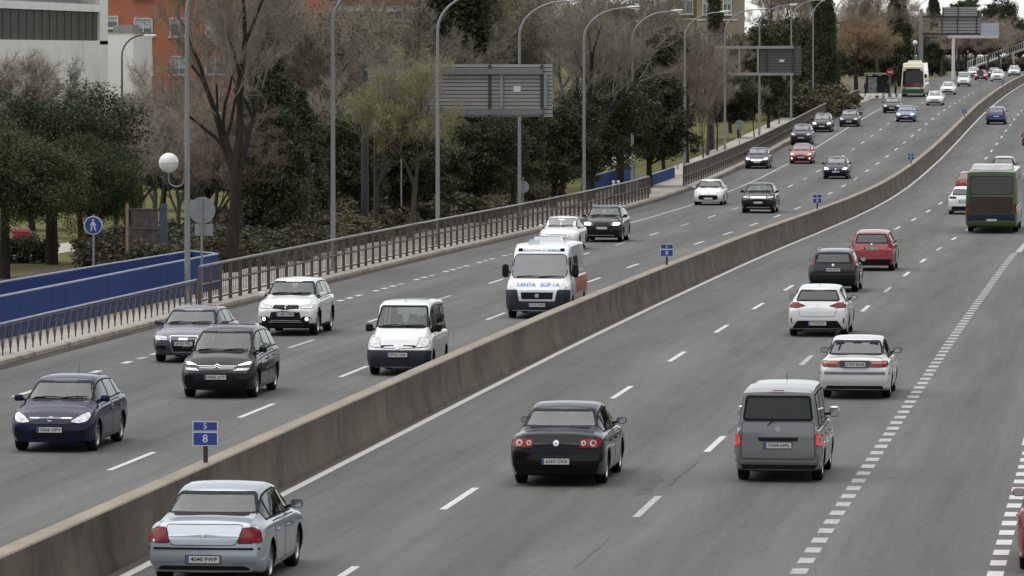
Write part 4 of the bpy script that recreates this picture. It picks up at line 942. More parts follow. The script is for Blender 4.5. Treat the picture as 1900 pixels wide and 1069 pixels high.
SHRUBS = [
    (197.0, -20.10, 1.37, 'C', 'first shrub from the left in the front hedge row behind the long railing'),
    (203.6, -20.35, 1.37, 'C', 'second shrub from the left in the front hedge row behind the long railing'),
    (210.2, -19.62, 1.23, 'A', 'third shrub from the left in the front hedge row behind the long railing'),
    (216.8, -20.12, 1.45, 'A', 'fourth shrub from the left in the front hedge row behind the long railing'),
    (223.4, -19.90, 1.43, 'B', 'fifth shrub from the left in the front hedge row behind the long railing'),
    (230.0, -20.04, 1.29, 'A', 'sixth shrub from the left in the front hedge row behind the long railing'),
    (236.6, -20.18, 1.20, 'A', 'seventh shrub from the left in the front hedge row behind the long railing'),
    (243.2, -20.33, 1.38, 'A', 'eighth shrub from the left in the front hedge row behind the long railing'),
    (249.8, -20.21, 1.04, 'C', 'ninth shrub from the left in the front hedge row behind the long railing'),
    (256.4, -20.09, 1.06, 'A', 'tenth shrub from the left in the front hedge row behind the long railing'),
    (263.0, -20.38, 1.00, 'A', 'eleventh shrub from the left in the front hedge row behind the long railing'),
    (269.6, -20.37, 1.08, 'A', 'twelfth shrub from the left in the front hedge row behind the long railing'),
    (276.2, -19.83, 1.48, 'C', 'thirteenth shrub from the left in the front hedge row behind the long railing'),
    (282.8, -20.30, 1.31, 'A', 'fourteenth shrub from the left in the front hedge row behind the long railing'),
    (289.4, -20.35, 1.35, 'B', 'fifteenth shrub from the left in the front hedge row behind the long railing'),
    (296.0, -19.84, 1.18, 'A', 'sixteenth shrub from the left in the front hedge row behind the long railing'),
    (302.6, -20.35, 1.13, 'B', 'seventeenth shrub from the left in the front hedge row behind the long railing'),
    (309.2, -19.84, 1.30, 'A', 'eighteenth shrub from the left in the front hedge row behind the long railing'),
    (315.8, -20.08, 1.35, 'A', 'nineteenth shrub from the left in the front hedge row behind the long railing'),
    (322.4, -19.85, 1.41, 'B', 'twentieth shrub from the left in the front hedge row behind the long railing'),
    (205.0, -22.90, 1.55, 'B', 'first shrub from the left in the back hedge row under the evergreens'),
    (212.0, -22.90, 1.45, 'A', 'second shrub from the left in the back hedge row under the evergreens'),
    (219.0, -23.15, 1.69, 'B', 'third shrub from the left in the back hedge row under the evergreens'),
    (226.0, -22.22, 2.03, 'B', 'fourth shrub from the left in the back hedge row under the evergreens'),
    (233.0, -22.58, 2.07, 'B', 'fifth shrub from the left in the back hedge row under the evergreens'),
    (240.0, -22.25, 1.54, 'A', 'sixth shrub from the left in the back hedge row under the evergreens'),
    (247.0, -22.32, 1.60, 'B', 'seventh shrub from the left in the back hedge row under the evergreens'),
    (254.0, -22.54, 1.68, 'C', 'eighth shrub from the left in the back hedge row under the evergreens'),
    (261.0, -22.45, 1.77, 'C', 'ninth shrub from the left in the back hedge row under the evergreens'),
    (268.0, -22.95, 2.04, 'B', 'tenth shrub from the left in the back hedge row under the evergreens'),
    (275.0, -22.24, 2.16, 'A', 'eleventh shrub from the left in the back hedge row under the evergreens'),
    (282.0, -22.41, 1.81, 'B', 'twelfth shrub from the left in the back hedge row under the evergreens'),
    (289.0, -23.12, 1.67, 'C', 'thirteenth shrub from the left in the back hedge row under the evergreens'),
    (296.0, -22.75, 1.65, 'B', 'fourteenth shrub from the left in the back hedge row under the evergreens'),
    (303.0, -22.51, 2.04, 'C', 'fifteenth shrub from the left in the back hedge row under the evergreens'),
    (310.0, -22.35, 1.95, 'B', 'sixteenth shrub from the left in the back hedge row under the evergreens'),
    (317.0, -22.36, 1.44, 'C', 'seventeenth shrub from the left in the back hedge row under the evergreens'),
    (324.0, -22.73, 1.72, 'A', 'eighteenth shrub from the left in the back hedge row under the evergreens'),
    (520.0, -15.47, 3.20, 'A', 'round green bush on the pavement edge left of the golden tree'),
    (512.0, -16.27, 2.40, 'A', 'smaller green bush left of the round bush'),
    (905.0, -17.84, 2.20, 'B', 'first low shrub from the left in the far hedge at the top right'),
    (935.0, -17.65, 2.20, 'B', 'second low shrub from the left in the far hedge at the top right'),
    (905.0, -15.32, 2.20, 'B', 'third low shrub from the left in the far hedge at the top right'),
    (935.0, -15.05, 2.20, 'B', 'fourth low shrub from the left in the far hedge at the top right'),
    (905.0, -12.80, 2.20, 'B', 'fifth low shrub from the left in the far hedge at the top right'),
    (935.0, -12.45, 2.20, 'B', 'sixth low shrub from the left in the far hedge at the top right'),
    (905.0, -10.28, 2.20, 'B', 'seventh low shrub from the left in the far hedge at the top right'),
    (935.0, -9.85, 2.20, 'B', 'eighth low shrub from the left in the far hedge at the top right'),
    (905.0, -7.77, 2.20, 'B', 'ninth low shrub from the left in the far hedge at the top right'),
    (935.0, -7.25, 2.20, 'B', 'tenth low shrub from the left in the far hedge at the top right'),
    (905.0, -5.25, 2.20, 'B', 'eleventh low shrub from the left in the far hedge at the top right'),
    (935.0, -4.65, 2.20, 'B', 'twelfth low shrub from the left in the far hedge at the top right'),
    (905.0, -2.74, 2.20, 'B', 'thirteenth low shrub from the left in the far hedge at the top right'),
    (935.0, -2.06, 2.20, 'B', 'fourteenth low shrub from the left in the far hedge at the top right'),
    (216.0, -29.29, 1.10, 'C', 'low shrub at the foot of the pine trunks, left'),
    (222.0, -26.76, 1.30, 'A', 'low shrub behind the round blue sign'),
    (225.0, -24.55, 0.90, 'A', 'low yellowish shrub behind the notice board'),
]

# unseen tree rows added beside and behind the viewpoint to block low sky light
wood = empty('unseen_shading_wood', kind='stuff')
for i in range(64):
    left = i < 24; s = -170 + 14.5 * (i if left else i - 24); x = (-29 if left else 34) + random.uniform(-3, 3)
    if left and s > 175: continue
    k = ('evergreen', 'bareB', 'conifer', 'evergreenB', 'bareD')[i % 5]; tm, cm = KM[k][1]; f = random.uniform(1.15, 1.5)
    for nm_, me_ in (('trunk', tm), ('crown', cm)): o = link(nm_, me_, wood, (x, s, zp(s))); o.scale = (f * 1.2, f * 1.2, f); o.rotation_euler = (0, 0, i * 1.7)
def shrub_mesh(seed, leaf, n=9000):
    rg = random.Random(seed); g = np.random.default_rng(seed); st = MB(); cl = []
    for i in range(9):
        a = rg.uniform(0, 6.28); r = rg.uniform(0.2, 0.9); st.tube([(0.1 * math.cos(a), 0.1 * math.sin(a), -0.05), (r * 0.5 * math.cos(a), r * 0.5 * math.sin(a), 0.4), (r * math.cos(a), r * math.sin(a), 0.8)], [0.03, 0.02, 0.006], 4, caps=False)
    for i in range(60):
        v = rnd_dir(rg, 0.3); c = Vector((v.x * 1.0, v.y * 1.0, max(0.08, 0.42 + v.z * 0.45))) * rg.uniform(0.7, 1.05); cl.append((*c, rg.uniform(0.14, 0.32)))
    C = np.array(cl); per = n // 60; c = np.repeat(C[:, :3], per, 0) + ndirs(g, per * 60) * np.repeat(C[:, 3], per)[:, None] * g.random((per * 60, 1)) ** 0.6
    return st.mesh('stems', M_BARK), np_mesh('foliage', [np_leaves(g, c, 0.055, 1.8)], [leaf])
SM = {'A': shrub_mesh(3, M_SHRUB), 'B': shrub_mesh(5, M_SHRUBR), 'C': shrub_mesh(9, M_SHRUB)}
for s, x, h, k, l in SHRUBS:
    ro = empty('shrub', (x, s, zp(s)), random.uniform(0, 6.28), l, 'shrub', 'shrubs beyond the pavement'); w = h * random.uniform(1.0, 1.5); ro.scale = (w, w * random.uniform(1.0, 1.6), h)
    link('stems', SM[k][0], ro); link('foliage', SM[k][1], ro)
strip('planting_bed', -27.0, -18.6, 194, 325, 0.004, M_SOIL)
# ================================================================ vehicles
def paint(name, col, metal=0.0, rough=0.32):
    dark = max(col) < 0.08; m = mat('paint_' + name, col, rough, metal, coat=0.9, spec=0.08 if dark else 0.25, var=0.05, scale=1.3, dirt=(tuple(0.85 * c + 0.008 for c in col), 1.1, 0.62))
    if dark: m.node_tree.nodes['Principled BSDF'].inputs['Coat IOR'].default_value = 1.3
    return m
M_GLASS = mat('car_glass', (0.060, 0.070, 0.070), 0.05, spec=0.5, var=0.25, scale=1.0, ior=2.0, detail=1.0)
M_TINT = mat('tinted_glass', (0.012, 0.012, 0.014), 0.05, spec=0.6, var=0.2, scale=1.0, detail=1.0)
M_BLACK = mat('black_plastic', (0.014, 0.014, 0.015), 0.6, spec=0.15, var=0.25, scale=3)
M_SEAMD = mat('panel_gap', (0.006, 0.006, 0.006), 0.9, var=0.1)
M_TYRE = mat('tyre_rubber', (0.016, 0.016, 0.016), 0.85, spec=0.2, var=0.25, scale=8)
M_ALLOY = mat('alloy', (0.42, 0.42, 0.43), 0.35, 0.8, var=0.1)
M_CHROME = mat('chrome', (0.66, 0.66, 0.67), 0.12, 1.0, var=0.03)
def clear_glass(name, tint, ior):
    m = bpy.data.materials.new(name); m.use_nodes = True; MATS[name] = m; n, l = m.node_tree.nodes, m.node_tree.links; n.remove(n['Principled BSDF'])
    tr = n.new('ShaderNodeBsdfTransparent'); tr.inputs[0].default_value = (*tint, 1); gl = n.new('ShaderNodeBsdfGlossy'); gl.inputs['Roughness'].default_value = 0.05; gl.inputs[0].default_value = (0.95, 0.98, 0.97, 1)
    fr = n.new('ShaderNodeFresnel'); fr.inputs[0].default_value = ior; mx = n.new('ShaderNodeMixShader')
    l.new(fr.outputs[0], mx.inputs[0]); l.new(tr.outputs[0], mx.inputs[1]); l.new(gl.outputs[0], mx.inputs[2]); l.new(mx.outputs[0], n['Material Output'].inputs[0]); return m
M_CLEAR = clear_glass('clear_car_glass', (0.66, 0.73, 0.70), 1.7)
M_CTINT = clear_glass('privacy_car_glass', (0.10, 0.10, 0.11), 1.6)
M_SEAT = mat('seat_fabric', (0.055, 0.055, 0.06), 0.9, var=0.2, scale=6)
M_INTER = mat('cabin_trim', (0.09, 0.088, 0.085), 0.85, var=0.15, scale=2)
M_BADGE = mat('badge_metal', (0.40, 0.40, 0.42), 0.3, 0.9, var=0.1)
M_LAMP = mat('headlight_lens', (0.42, 0.43, 0.44), 0.08, 0.35, coat=1.0, var=0.45, scale=14, detail=2)
M_LAMPON = mat('lit_headlight', (0.85, 0.85, 0.82), 0.1, 0.2, coat=1.0, var=0.08, scale=9, emit=((1, 0.97, 0.9), 0.9))
M_RED = mat('tail_light_red', (0.17, 0.004, 0.007), 0.3, spec=0.2, coat=0.25, var=0.35, scale=12, detail=1)
M_REDON = mat('lit_tail_light', (0.45, 0.02, 0.02), 0.15, coat=1.0, var=0.25, scale=10, emit=((1.0, 0.07, 0.05), 0.22))
M_PINK = mat('tail_light_clear', (0.50, 0.27, 0.25), 0.12, coat=1.0, var=0.25, scale=20)
M_AMBER = mat('indicator_amber', (0.40, 0.10, 0.02), 0.15, coat=1.0, var=0.2)
M_PLATE = mat('number_plate_white', (0.62, 0.62, 0.60), 0.4, var=0.08, scale=6)
M_PBLUE = mat('plate_blue_band', (0.05, 0.09, 0.32), 0.4, var=0.05)
M_INK = mat('plate_lettering', (0.02, 0.02, 0.025), 0.6, var=0.05)
M_BPLAST = mat('bumper_plastic', (0.034, 0.036, 0.044), 0.6, spec=0.2, var=0.2, scale=3)

def fillet(poly, r=0.03, n=3):
    out = []; m = len(poly)
    for i in range(m):
        p0, p, p1 = Vector(poly[i - 1]), Vector(poly[i]), Vector(poly[(i + 1) % m])
        a, b = p0 - p, p1 - p; ra = min(r, a.length * 0.45, b.length * 0.45)
        if ra < 1e-4: out.append(tuple(p)); continue
        q0, q1 = p + a.normalized() * ra, p + b.normalized() * ra
        for k in range(n + 1):
            u = k / n; v = q0 * (1 - u) ** 2 + p * 2 * u * (1 - u) + q1 * u * u; out.append((v.x, v.y))
    return out

class Body:
    """a car shell lofted from side profile, shoulder line and plan, plus conforming panels"""
    def __init__(s, sp): s.sp = sp; s.make()
    def smooth(s, pts, y, r):
        n = 7; tot = 0; ws = 0
        for k in range(n):
            u = (k - (n - 1) / 2) / ((n - 1) / 2); w = 1 - 0.8 * u * u
            tot += w * interp(y + u * r, pts); ws += w
        return tot / ws
    def section(s, y):
        sp = s.sp; L2, W2 = sp['L'] / 2, sp['W'] / 2; e = sp.get('end', 0.6)
        T = s.smooth(sp['top'], y, sp.get('sm', 0.05)); b = min(s.smooth(sp['belt'], y, 0.12), T - 0.035)
        kf, kr = sp.get('kf', 0.16), sp.get('kr', 0.10)
        w = W2
        if y > L2 - e: w *= 1 - kf * ((y - L2 + e) / e) ** 2.6
        if y < -L2 + e: w *= 1 - kr * ((-L2 + e - y) / e) ** 2.6
        zb = sp['gc'] + 0.05 * sstep(L2 - 0.75, L2, y) + 0.07 * sstep(L2 - 0.7, L2, -y)
        g = T - b; wg = w * sp.get('wg', 0.9); wr = min(interp(y, sp['wr']), wg - 0.01)
        cr = sp.get('crown', 0.035)
        k = sp.get('bulge', 1.0)
        def gx(h): return lerp(wg, wr, h ** 1.25)
        zm = lerp(zb, b, 0.45)
        P = [(0, zb), (w * 0.55, zb), (w * 0.86, zb + 0.005), (w * 0.945, zb + 0.05), (w * 0.975, zb + 0.14), (w * 0.995, zm - 0.06), (w, zm + 0.05), (w * 0.992, lerp(zm, b, 0.62)), (w * 0.965, b - 0.045),
             (w * 0.93, b - 0.004), (wg, b + 0.012), (gx(0.3), b + 0.3 * g), (gx(0.6), b + 0.6 * g), (gx(0.85), b + 0.85 * g), (lerp(gx(0.9), wr, 0.6), b + 0.955 * g), (wr - 0.07, T + 0.008), (wr * 0.62, T + cr * 0.7), (wr * 0.3, T + cr * 0.95), (0, T + cr)]
        return P
    def make(s):
        sp = s.sp; L2 = sp['L'] / 2; e = sp.get('end', 0.6); N = sp.get('res', 1.0)
        na, nb = int(12 * N), int(30 * N)
        ys = [-L2 + e * (i / na) ** 1.5 for i in range(na)] + [lerp(-L2 + e, L2 - e, i / nb) for i in range(nb)] + [L2 - e * (1 - i / na) ** 1.5 for i in range(na + 1)]
        fp, rp = sp.get('front', [(0.2, -0.06), (0.45, 0.0), (0.6, -0.02), (0.85, -0.16)]), sp.get('rear', [(0.2, 0.08), (0.45, 0.0), (0.7, 0.02), (1.0, 0.10)])
        V = []; F = []; rows = []
        bow_f, bow_r = sp.get('bowf', 0.07), sp.get('bowr', 0.05)
        for y in ys:
            P = s.section(y); ring = []
            # refine the section with a Catmull-Rom pass
            Q = []
            for i in range(len(P) - 1):
                p0, p1, p2, p3 = P[max(i - 1, 0)], P[i], P[i + 1], P[min(i + 2, len(P) - 1)]
                Q.append(p1)
                Q.append(tuple((-p0[k] + 9 * p1[k] + 9 * p2[k] - p3[k]) / 16 for k in (0, 1)))
            Q.append(P[-1])
            wf, wrr = sstep(L2 - 0.9, L2, y), sstep(L2 - 0.7, L2, -y)
            for (x, z) in Q: ring.append((x, y + wf * interp(z, fp) + wrr * interp(z, rp), z))
            rows.append(ring)
        n = len(rows[0]); full = 2 * n - 2
        for ring in rows:
            V += ring; V += [(-x, y, z) for (x, y, z) in ring[-2:0:-1]]
        for i in range(len(rows) - 1):
            for k in range(full):
                k2 = (k + 1) % full
                F.append((i * full + k, i * full + k2, (i + 1) * full + k2, (i + 1) * full + k))
        # end caps, bowed in plan
        nc = 8
        for end, ring, bow in ((0, rows[0], -bow_r), (len(rows) - 1, rows[-1], bow_f)):
            idx = []
            for j, (x, y, z) in enumerate(ring):
                row = [end * full + j]
                if 0 < j < n - 1:
                    for c in range(1, nc):
                        u = 1 - 2 * c / nc; V.append((x * u, y + bow * (1 - u * u) * min(1, x / 0.4), z)); row.append(len(V) - 1)
                    row.append(end * full + full - j)
                idx.append(row)
            for j in range(n - 1):
                a, b = idx[j], idx[j + 1]
                if len(a) == 1 and len(b) == 1: continue
                m = max(len(a), len(b))
                for c in range(m - 1):
                    q = [a[min(c, len(a) - 1)], a[min(c + 1, len(a) - 1)], b[min(c + 1, len(b) - 1)], b[min(c, len(b) - 1)]]
                    q = [v for i, v in enumerate(q) if v not in q[:i]]
                    if len(q) > 2: F.append(tuple(q) if end == 0 else tuple(q[::-1]))
        s.V, s.F = V, F
        s.bvh = BVHTree.FromPolygons([Vector(v) for v in V], F)
    def hit(s, view, a, b):
        if view == 'front': o, d = Vector((a, 20, b)), Vector((0, -1, 0))
        elif view == 'rear': o, d = Vector((a, -20, b)), Vector((0, 1, 0))
        elif view == 'right': o, d = Vector((20, a, b)), Vector((-1, 0, 0))
        elif view == 'left': o, d = Vector((-20, a, b)), Vector((1, 0, 0))
        else: o, d = Vector((a, b, 20)), Vector((0, 0, -1))
        h = s.bvh.ray_cast(o, d)
        if h[0] is None: h = s.bvh.find_nearest(Vector((a, s.sp['L'] / 2 - 0.2, b)) if view == 'front' else Vector((a, -s.sp['L'] / 2 + 0.2, b)) if view == 'rear' else Vector((s.sp['W'] / 2, a, b)) if view == 'right' else Vector((-s.sp['W'] / 2, a, b)) if view == 'left' else Vector((a, b, s.sp['H'])))
        n = h[1] if h[1].dot(d) < 0 else -h[1]
        return h[0], n, -d
    def fit(s, poly, view):
        # smooth cubic surface through the body under a pane, so that glass reflects without facets
        lo0, hi0, lo1, hi1 = min(p[0] for p in poly), max(p[0] for p in poly), min(p[1] for p in poly), max(p[1] for p in poly)
        pts = [(lerp(lo0, hi0, i / 10), lerp(lo1, hi1, j / 8)) for i in range(11) for j in range(9)]
        def inside(a, b):
            c = False; n = len(poly)
            for k in range(n):
                (x0, y0), (x1, y1) = poly[k], poly[k - 1]
                if (y0 > b) != (y1 > b) and a < (x1 - x0) * (b - y0) / (y1 - y0) + x0: c = not c
            return c
        pts = [p for p in pts if inside(*p)] + list(poly); ax = 1 if view in ('front', 'rear') else 0
        c0, c1 = (lo0 + hi0) / 2, (lo1 + hi1) / 2
        def terms(a, b): a, b = a - c0, b - c1; return (1, a, b, a * a, a * b, b * b, a * a * b, b ** 3, a ** 4, a ** 3)
        co, *_ = np.linalg.lstsq(np.array([terms(*p) for p in pts]), np.array([s.hit(view, *p)[0][ax] for p in pts]), rcond=None)
        out = {'front': 1, 'rear': -1, 'right': 1, 'left': -1}[view]
        def at(a, b, off):
            d = float(np.dot(co, terms(a, b))) + out * off * 1.6
            return (a, d, b) if ax == 1 else (d, a, b)
        return at
    def sheet(s, mb, poly, view, off, mi=0, cell=0.11, at=None):
        bm = bmesh.new(); vs = [bm.verts.new((p[0], p[1], 0)) for p in poly]
        try: bm.faces.new(vs)
        except ValueError: bm.free(); return
        for ax in (0, 1):
            lo, hi = min(p[ax] for p in poly), max(p[ax] for p in poly); k = int((hi - lo) / cell)
            for i in range(1, k + 1):
                co = [0, 0, 0]; co[ax] = lo + (hi - lo) * i / (k + 1); no = [0, 0, 0]; no[ax] = 1
                bmesh.ops.bisect_plane(bm, geom=bm.verts[:] + bm.edges[:] + bm.faces[:], plane_co=co, plane_no=no)
        bmesh.ops.triangulate(bm, faces=[f for f in bm.faces if len(f.verts) > 4])
        bm.verts.index_update(); out = []
        for v in bm.verts:
            if at: out.append(at(v.co.x, v.co.y, off)); continue
            p, nrm, out_d = s.hit(view, v.co.x, v.co.y)
            q = p + (nrm * 0.7 + out_d * 0.3) * off; out.append(tuple(q))
        fs = [tuple(v.index for v in f.verts) for f in bm.faces]; bm.free()
        mb.add(out, fs, mi)
    def panel(s, name, poly, view, m, parent, off=0.006, border=0.0, r=0.03, bm_=None, cell=0.11, frit=0.0, fit=False):
        mb = MB(); poly = fillet(poly, r) if r else poly; at = s.fit(poly, view) if fit else None
        s.sheet(mb, poly, view, off, 0, cell, at)
        if border:
            den = []
            for k in range(len(poly)):
                p, q = poly[k], poly[(k + 1) % len(poly)]; nd = max(1, int(math.hypot(q[0] - p[0], q[1] - p[1]) / 0.07))
                den += [(lerp(p[0], q[0], i / nd), lerp(p[1], q[1], i / nd)) for i in range(nd)]
            poly = den; n = len(poly); big = []
            area = sum(poly[k][0] * poly[(k + 1) % n][1] - poly[(k + 1) % n][0] * poly[k][1] for k in range(n)); sg = 1 if area > 0 else -1
            for k in range(n):
                a, b_, c = Vector(poly[k - 1]), Vector(poly[k]), Vector(poly[(k + 1) % n]); t = (c - a)
                t = t.normalized() if t.length > 1e-6 else t; big.append((b_.x + sg * t.y * border, b_.y - sg * t.x * border))
            base = len(mb.v); small = [(lerp(p[0], q[0], -frit / border), lerp(p[1], q[1], -frit / border)) for p, q in zip(poly, big)]
            for p, o_ in [(p, off * 0.9 if not frit else off * 1.3) for p in small] + [(q, off * 0.6 if not frit else off) for q in big]:
                if at and frit: mb.v.append(at(p[0], p[1], o_)); continue
                h, nr, od = s.hit(view, *p); v = h + (nr * 0.7 + od * 0.3) * o_; mb.v.append(tuple(v))
            for k in range(n): k2 = (k + 1) % n; mb.f.append((base + k, base + k2, base + n + k2, base + n + k)); mb.m.append(1)
        me = mb.mesh(name, [m, bm_ or M_SEAMD], angle=60)
        return link(name, me, parent)

def mirror_poly(poly): return [(-x, z) for (x, z) in poly][::-1]

WHEELS = {}
def wheel_meshes(r, w, style):
    key = (r, w, style)
    if key in WHEELS: return WHEELS[key]
    ty = MB(); ri = r * 0.68
    ty.lathe([(ri, -w / 2 + 0.01), (r * 0.86, -w / 2), (r * 0.96, -w * 0.46), (r, -w * 0.34), (r, w * 0.34), (r * 0.96, w * 0.46), (r * 0.86, w / 2), (ri, w / 2 - 0.01), (ri * 0.97, w * 0.2), (ri * 0.97, -w * 0.2), (ri, -w / 2 + 0.01)], 28, 'x')
    rm = MB(); rm.lathe([(ri, w / 2 - 0.012), (ri * 0.95, w / 2 - 0.008), (ri * 0.90, w / 2 - 0.03), (ri * 0.9, w * 0.1)], 28, 'x')
    rm.lathe([(ri * 0.9, w * 0.12), (0.02, w * 0.12)], 20, 'x', mi=1)
    n = {'five': 5, 'ten': 10, 'cap': 8}[style]; hw = {'five': 0.16, 'ten': 0.075, 'cap': 0.2}[style]
    for k in range(n):
        q = 2 * math.pi * k / n; c, s_ = math.cos(q), math.sin(q)
        def P(rad, a, h): return (h, rad * c - a * s_, rad * s_ + a * c)
        h0, h1 = w / 2 - 0.02, w / 2 - 0.035
        A = [P(ri * 0.12, -hw * ri * 0.8, h0), P(ri * 0.12, hw * ri * 0.8, h0), P(ri * 0.93, hw * ri, h1), P(ri * 0.93, -hw * ri, h1)]
        B = [(x - 0.03, y, z) for (x, y, z) in A]
        rm.add(A + B, ((0, 1, 2, 3), (0, 4, 5, 1), (1, 5, 6, 2), (2, 6, 7, 3), (3, 7, 4, 0)))
    rm.lathe([(0.001, w / 2 - 0.008), (ri * 0.17, w / 2 - 0.012), (ri * 0.2, w / 2 - 0.04)], 16, 'x')
    # brake disc side, inner closing disc
    rm.lathe([(ri * 0.97, -w * 0.15), (0.02, -w * 0.15)], 16, 'x', mi=1)
    tm, rmm = ty.mesh('tyre', M_TYRE, angle=50), rm.mesh('rim', [M_ALLOY if style != 'steel' else M_BLACK, M_BLACK], angle=35)
    WHEELS[key] = (tm, rmm); return WHEELS[key]

def add_wheels(root, sp, axles=None):
    r, w = sp['wheel'], sp.get('tyre', 0.21); tm, rm = wheel_meshes(r, w, sp.get('rim', 'five'))
    for y in (axles or (-sp['wb'] / 2 + sp.get('axoff', 0), sp['wb'] / 2 + sp.get('axoff', 0))):
        for side in (1, -1):
            x = side * (sp['W'] / 2 - w / 2 - 0.035)
            wh = empty('wheel', (x, y, r)); wh.parent = root
            if side < 0: wh.rotation_euler = (0, 0, math.pi)
            a = link('tyre', tm, wh); b = link('rim', rm, wh)

def add_body(root, bd, pm, cabin=None):
    sp = bd.sp
    me = bpy.data.meshes.new('body'); me.from_pydata(bd.V, [], bd.F); me.update()
    bm = bmesh.new(); bm.from_mesh(me); bmesh.ops.recalc_face_normals(bm, faces=bm.faces); bm.to_mesh(me); bm.free()
    me.materials.append(pm); me.materials.append(M_BLACK)
    cut = MB(); r = sp['wheel'] + sp.get('gap', 0.055); W2 = sp['W'] / 2
    axles = sp.get('axles') or (-sp['wb'] / 2 + sp.get('axoff', 0), sp['wb'] / 2 + sp.get('axoff', 0))
    for y in axles:
        for sd in (1, -1):
            x0, x1 = sd * (W2 - 0.30), sd * (W2 + 0.3); n = 28; b0 = len(cut.v)
            for x in (x0, x1):
                for k in range(n):
                    q = 2 * math.pi * k / n; cut.v.append((x, y + r * math.cos(q), sp['wheel'] + r * math.sin(q)))
            for k in range(n):
                k2 = (k + 1) % n; f = (b0 + k, b0 + k2, b0 + n + k2, b0 + n + k)
                cut.f.append(f if sd > 0 else f[::-1]); cut.m.append(0)
            c0, c1 = tuple(b0 + k for k in range(n)), tuple(b0 + n + k for k in range(n))
            cut.f += [c0[::-1], c1] if sd > 0 else [c0, c1[::-1]]; cut.m += [0, 0]
    cme = bpy.data.meshes.new('cut'); cme.from_pydata(cut.v, [], cut.f)
    bm = bmesh.new(); bm.from_mesh(cme); bmesh.ops.recalc_face_normals(bm, faces=bm.faces); bm.to_mesh(cme); bm.free()
    bo = bpy.data.objects.new('body', me); cutters = [cme]
    if cabin:
        cab = MB(); y0, y1 = cabin['y']; n = 16; ring = None; rows = []
        for i in range(n + 1):
            y = lerp(y0, y1, i / n); P = bd.section(y); T = P[-1][1]; wb = P[10][0] - 0.07; wt = P[14][0] - 0.05; zb_ = P[10][1]
            zt = max(zb_ + 0.0, T - 0.075); u = max(0.0, min(1.0, (zt - zb_) / 0.12)); zf = sp['gc'] + 0.2
            half = [(0.0, zf), (wb, zf), (wb, min(zb_, zt - 0.02)), (lerp(wb, wt, u) if u > 0 else wb, max(zt - 0.03, zb_ - 0.02)), (max(0.1, wt - 0.1), zt), (0.0, zt + 0.01)]
            rows.append([(x, y, z) for x, z in half] + [(-x, y, z) for x, z in half[-2:0:-1]])
        m = len(rows[0])
        for r_ in rows: cab.v += r_
        for i in range(n):
            for k in range(m): cab.f.append((i * m + k, i * m + (k + 1) % m, (i + 1) * m + (k + 1) % m, (i + 1) * m + k))
        cab.f += [tuple(range(m))[::-1], tuple(n * m + k for k in range(m))]
        def prisms(items):
            q = MB()
            for view, poly, d0, d1 in items:
                b0 = len(q.v); k = len(poly)
                for d in (d0, d1): q.v += [((a, d, b) if view in ('front', 'rear') else (d, a, b)) for a, b in poly]
                for e in range(k): q.f.append((b0 + e, b0 + (e + 1) % k, b0 + k + (e + 1) % k, b0 + k + e))
                q.f += [tuple(b0 + e for e in range(k))[::-1], tuple(b0 + k + e for e in range(k))]
            return q
        for q in (cab, prisms(cabin['fr']), prisms(cabin['sides'])):
            e = bpy.data.meshes.new('cut'); e.from_pydata(q.v, [], q.f); bm = bmesh.new(); bm.from_mesh(e); bmesh.ops.recalc_face_normals(bm, faces=bm.faces); bm.to_mesh(e); bm.free(); cutters.append(e)
    zs = [v[2] for v in bd.V]; ok = False
    for attempt in range(5):
        cos = []
        for q, e in enumerate(cutters if attempt < 4 else cutters[:1]):
            co = bpy.data.objects.new('cutter', e); cos.append(co); co.scale = (1 + 0.0013 * attempt * (q + 1),) * 3 if q else (1, 1, 1)
            if attempt: co.location = (0.0003 * attempt, 0.0007 * attempt * (1 + q), 0.0005 * attempt)
            md = bo.modifiers.new('b', 'BOOLEAN'); md.operation = 'DIFFERENCE'; md.object = co; md.solver = 'EXACT'
        nm = evaluated_mesh([bo] + cos)
        for co in cos: bpy.data.objects.remove(co)
        bo.modifiers.clear()
        # a sound result is watertight and still reaches the roof and both ends
        bm = bmesh.new(); bm.from_mesh(nm); open_e = sum(1 for e in bm.edges if len(e.link_faces) != 2); bm.free()
        nz = [v.co.z for v in nm.vertices]; top_l = max((v.co.x for v in nm.vertices if v.co.z > max(zs) - 0.12), default=0)
        if nz and max(nz) > max(zs) - 0.02 and open_e < 12 and top_l > 0.3: break
    bpy.data.objects.remove(bo)
    nm.materials.clear(); nm.materials.append(pm); nm.materials.append(M_BLACK); nm.materials.append(M_INTER)
    zc = sp.get('clad', 0.0)
    for p in nm.polygons:
        c = p.center; dark = c.z < sp['gc'] + 0.02 or c.z < zc
        for y in axles:
            if math.hypot(c.y - y, c.z - sp['wheel']) < r * 1.004 and abs(c.x) > W2 - 0.42: dark = True
            if zc and math.hypot(c.y - y, c.z - sp['wheel']) < r + 0.055: dark = True
        p.material_index = 1 if dark else 0
        if cabin and not dark and bd.bvh.find_nearest(c)[3] > 0.012: p.material_index = 2
    finish(nm, 38)
    return link('body', nm, root)

